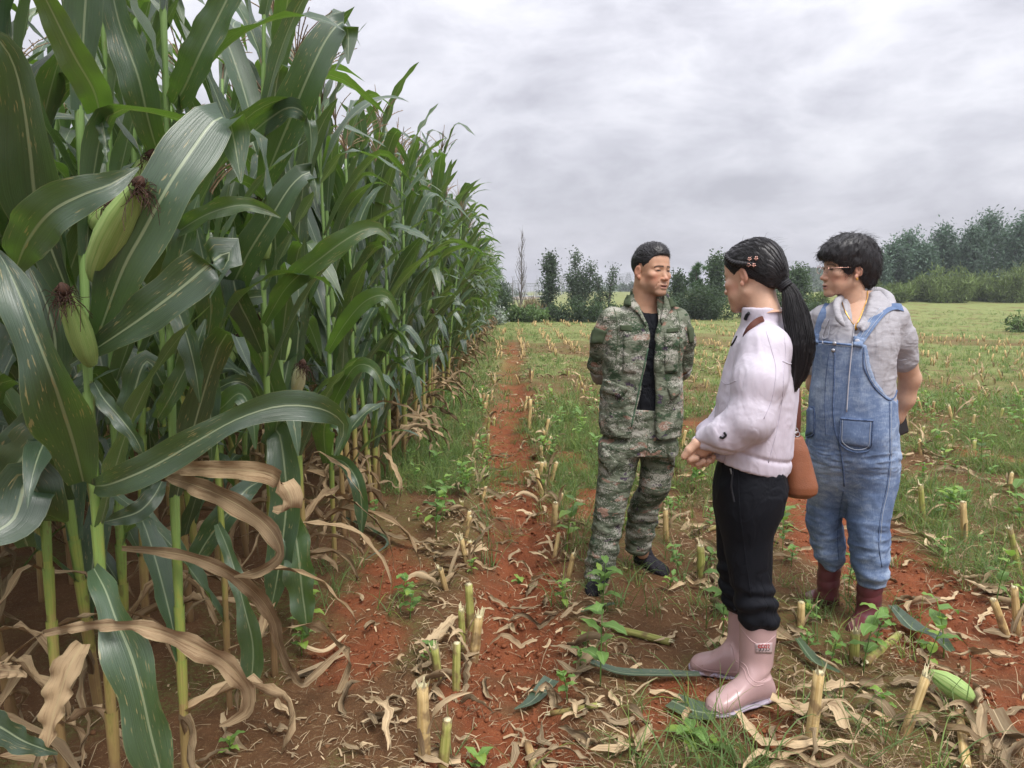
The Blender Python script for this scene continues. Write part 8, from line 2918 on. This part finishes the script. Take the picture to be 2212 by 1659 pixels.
# far off: wooded hill, wall, gantries, pylons, cypress
def hill(u0, u1, vt, Y, label, seed):
    r = np.random.default_rng(seed)
    a, b = at(u0, 640, Y), at(u1, 640, Y)
    n, m = 46, 14
    xs = np.linspace(a[0], b[0], n); ys = np.linspace(Y - 40, Y + 60, m)
    X, Yg = np.meshgrid(xs, ys)
    t = np.linspace(0, 1, n)[None]
    Hh = (at((u0 + u1) / 2, vt, Y)[2] + 1.5)
    Zg = -1.5 + Hh * np.sin(np.pi * t) ** 0.8 * np.sin(np.pi * np.clip(np.linspace(0.05, 0.95, m), 0, 1))[:, None] + 1.2 * fbm(np.stack([X, Yg], -1) * 0.12, seed, 3)
    i = np.arange(m - 1)[:, None] * n + np.arange(n - 1)[None]
    Q = np.stack([i, i + 1, i + n + 1, i + n], -1).reshape(-1, 4)
    V = np.stack([X.ravel(), Yg.ravel(), Zg.ravel()], 1)
    g = Geo().add(V, Q)
    k = r.integers(0, len(V), 900)
    Vl, Ql, rv = leaf_cards(r, V[k] + [0, 0, 0.8], 9000, np.array([1.6, 1.6, 0.9]), 1.6, 1.3)
    g.add(Vl, Ql, None, None, rv)
    o = g.build('hill', M['fol_dark'])
    tag(o, label, kind='structure')


hill(1640, 1880, 600, 230.0, 'wooded hill far behind the two women', 5)
hill(2050, 2600, 590, 320.0, 'wooded hill far behind the grove', 6)
hill(1180, 1640, 628, 330.0, 'low wooded rise on the horizon', 7)
hill(860, 1110, 622, 300.0, 'low wooded rise behind the corn', 8)
M['wall'] = simple_mat('far_wall', (0.42, 0.36, 0.30), 0.9, 0.2, 0.1, 0.3)
M['steelfar'] = simple_mat('galvanised_steel', (0.30, 0.31, 0.33), 0.5, 0.4, 0.05)
M['roofblue'] = simple_mat('pale_roof', (0.40, 0.42, 0.46), 0.6)


def boxgeo(g, c, s, rv=0.0, mi=0):
    c, s = np.array(c, float), np.array(s, float) / 2
    V = np.array([[x, y, z] for x in (-1, 1) for y in (-1, 1) for z in (-1, 1)]) * s + c
    g.add(V, [[0, 1, 3, 2], [4, 6, 7, 5], [0, 4, 5, 1], [2, 3, 7, 6], [0, 2, 6, 4], [1, 5, 7, 3]], None, None, rv, mi)


YW = 170.0
a, b = at(1060, 655, YW), at(1215, 655, YW)
zb = g1((a[0] + b[0]) / 2, YW) - 0.2
zt = at(1140, 641, YW)[2]
wl = empty('boundary_wall', ((a[0] + b[0]) / 2, YW, zb), 'long pale wall of the far substation behind the leafless tree', 'wall')
g = Geo(); boxgeo(g, (0, 0, (zt - zb) / 2), (b[0] - a[0], 0.4, zt - zb)); g.build('wall', M['wall'], wl)
g = Geo(); boxgeo(g, (0, 0, zt - zb + 0.12), (b[0] - a[0] + 0.2, 0.6, 0.22)); g.build('coping', M['roofblue'], wl)
for i in range(9):
    g = Geo(); boxgeo(g, (-(b[0] - a[0]) / 2 + (i + 0.5) * (b[0] - a[0]) / 9, -0.3, (zt - zb) / 2), (0.5, 0.3, zt - zb + 0.1)); g.build('pier', M['wall'], wl)


def bar(g, a, b, r):
    V, Q, T, UV = tube(np.array([a, b], float), r, 4, False)
    g.add(V, Q, None, UV)


def gantry(u, vt, Y, wpx, label):
    p = at(u, 640, Y); z0 = g1(p[0], Y)
    H = at(u, vt, Y)[2] - z0; W = wpx / FPX * Y
    root = empty('gantry', (p[0], Y, z0), label, 'gantry', 'substation gantries')
    for sx in (-1, 1):
        g = Geo()
        for e in (-0.35, 0.35):
            bar(g, (sx * W / 2 + e, 0, 0), (sx * W / 2 + e * 0.4, 0, H), 0.09)
        for k in range(6):
            bar(g, (sx * W / 2 - 0.3, 0, H * k / 6), (sx * W / 2 + 0.3, 0, H * (k + 1) / 6), 0.05)
        bar(g, (sx * W / 2, 0, H), (sx * W / 2, 0, H * 1.25), 0.06)
        g.build('post', M['steelfar'], root)
    g = Geo()
    bar(g, (-W / 2, 0, H), (W / 2, 0, H), 0.1); bar(g, (-W / 2, 0, H - 0.8), (W / 2, 0, H - 0.8), 0.08)
    for k in range(8):
        x = -W / 2 + W * k / 8
        bar(g, (x, 0, H - 0.8 * (k % 2)), (x + W / 8, 0, H - 0.8 * ((k + 1) % 2)), 0.05)
    for k in range(1, 6):
        bar(g, (-W / 2 + W * k / 6, 0, H - 0.8), (-W / 2 + W * k / 6, 0, H - 2.6), 0.07)
    g.build('beam', M['steelfar'], root)


for i, (u, vt, w) in enumerate(((1098, 612, 18), (1122, 606, 22), (1146, 612, 20), (1170, 604, 20), (1222, 608, 22), (1244, 614, 20), (1210, 596, 10))):
    gantry(u, vt, 190.0 + 9 * (i % 3), w, ['first', 'second', 'third', 'fourth', 'fifth', 'sixth', 'tallest'][i] + ' grey steel gantry of the far substation counted from the corn' if i < 6 else 'tall narrow steel gantry standing out of the far substation')


def pylon(u, vt, Y, label, w=5.5):
    p = at(u, 640, Y); z0 = g1(p[0], Y) - 0.5
    H = at(u, vt, Y)[2] - z0
    root = empty('pylon', (p[0], Y, z0), label, 'pylon', 'far power pylons')
    g = Geo()
    hw = lambda f: w / 2 * (1 - f) ** 1.3 + 0.5
    N = 9
    for k in range(N):
        f0, f1 = k / N, (k + 1) / N
        a, b = hw(f0), hw(f1)
        for sx in (-1, 1):
            for sy in (-1, 1):
                bar(g, (sx * a, sy * a, f0 * H), (sx * b, sy * b, f1 * H), 0.13)
            bar(g, (sx * a, -a, f0 * H), (-sx * b, -b, f1 * H), 0.08)
            bar(g, (sx * a, a, f0 * H), (-sx * b, b, f1 * H), 0.08)
    g.build('tower', M['steelfar'], root)
    for f in (0.68, 0.81, 0.94):
        g = Geo()
        l = 4.2 * (1.35 - f * 0.5)
        for sx in (-1, 1):
            bar(g, (0, 0, f * H + 0.9), (sx * l, 0, f * H), 0.09); bar(g, (0, 0, f * H), (sx * l, 0, f * H), 0.09)
            bar(g, (sx * l, 0, f * H), (sx * l, 0, f * H - 1.6), 0.07)
        g.build('cross_arm', M['steelfar'], root)


pylon(1325, 596, 330.0, 'pylon next to the small feathery tree')
pylon(1341, 597, 360.0, 'narrower pylon in the middle of the three left of the man', 4.5)
pylon(1357, 590, 320.0, 'tallest pylon just left of the head of the man')
wl_ = Geo()
for z_ in (0, 1, 2):
    A, B = at(1690, 622 - 6 * z_, 260.0), at(1800, 596 - 7 * z_, 150.0)
    q = np.linspace(0, 1, 16)[:, None]
    V, Q, T, UV = tube(A + (B - A) * q - np.array([0, 0, 3.0]) * 4 * q * (1 - q), 0.035, 4, False)
    o = Geo().add(V, Q, None, UV).build('power_line', M['steelfar'])
    tag(o, ['lowest', 'middle', 'highest'][z_] + ' of the three power lines left of the glasses', 'power line', 'power lines')
cyp = [(1072, 622), (1082, 618), (1092, 626), (1235, 628), (1245, 624), (1254, 629), (1262, 627), (1345, 622), (1352, 624), (1366, 618), (1374, 622), (1268, 631)]
for i, (u, vt) in enumerate(cyp):
    Y = 150.0 if i < 3 else 240.0
    p = at(u, 645, Y); z0 = g1(p[0], Y)
    H = at(u, vt, Y)[2] - z0
    r = np.random.default_rng(40 + i)
    root = empty('cypress', (p[0], Y, z0), 'narrow dark cypress ' + ('behind the bush at the end of the corn' if i < 3 else 'on the skyline by the feathery trees' if i < 7 or i == 11 else 'at the foot of the pylons'), 'tree', 'far cypress trees')
    g = Geo(); bar(g, (0, 0, -0.2), (0, 0, H * 0.9), 0.12); g.build('trunk', M['bark'], root)
    f = r.random(60)
    C = np.stack([r.normal(0, 0.22, 60) * (1.1 - f), r.normal(0, 0.22, 60) * (1.1 - f), f * H], 1) * [2.2, 2.2, 1]
    V, Q, rv = leaf_cards(r, C, 500, np.array([0.4, 0.4, 0.5]), 0.9, 1.8)
    Geo().add(V, Q, None, None, rv).build('crown', M['fol_dark'], root)

# ------------------------------------------------------------------ air
mh, t = new_mat('haze')
vol = t.n('ShaderNodeVolumePrincipled', {'Color': rgb(0.80, 0.83, 0.90), 'Density': 0.0010, 'Anisotropy': 0.1})
t.n('ShaderNodeOutputMaterial', {'Volume': vol.outputs[0]})
g = Geo(); boxgeo(g, (0, 285, 6.2), (860, 730, 17.6)); hz_ = g.build('haze', mh)
tag(hz_, 'thin damp air over the fields', kind='stuff')
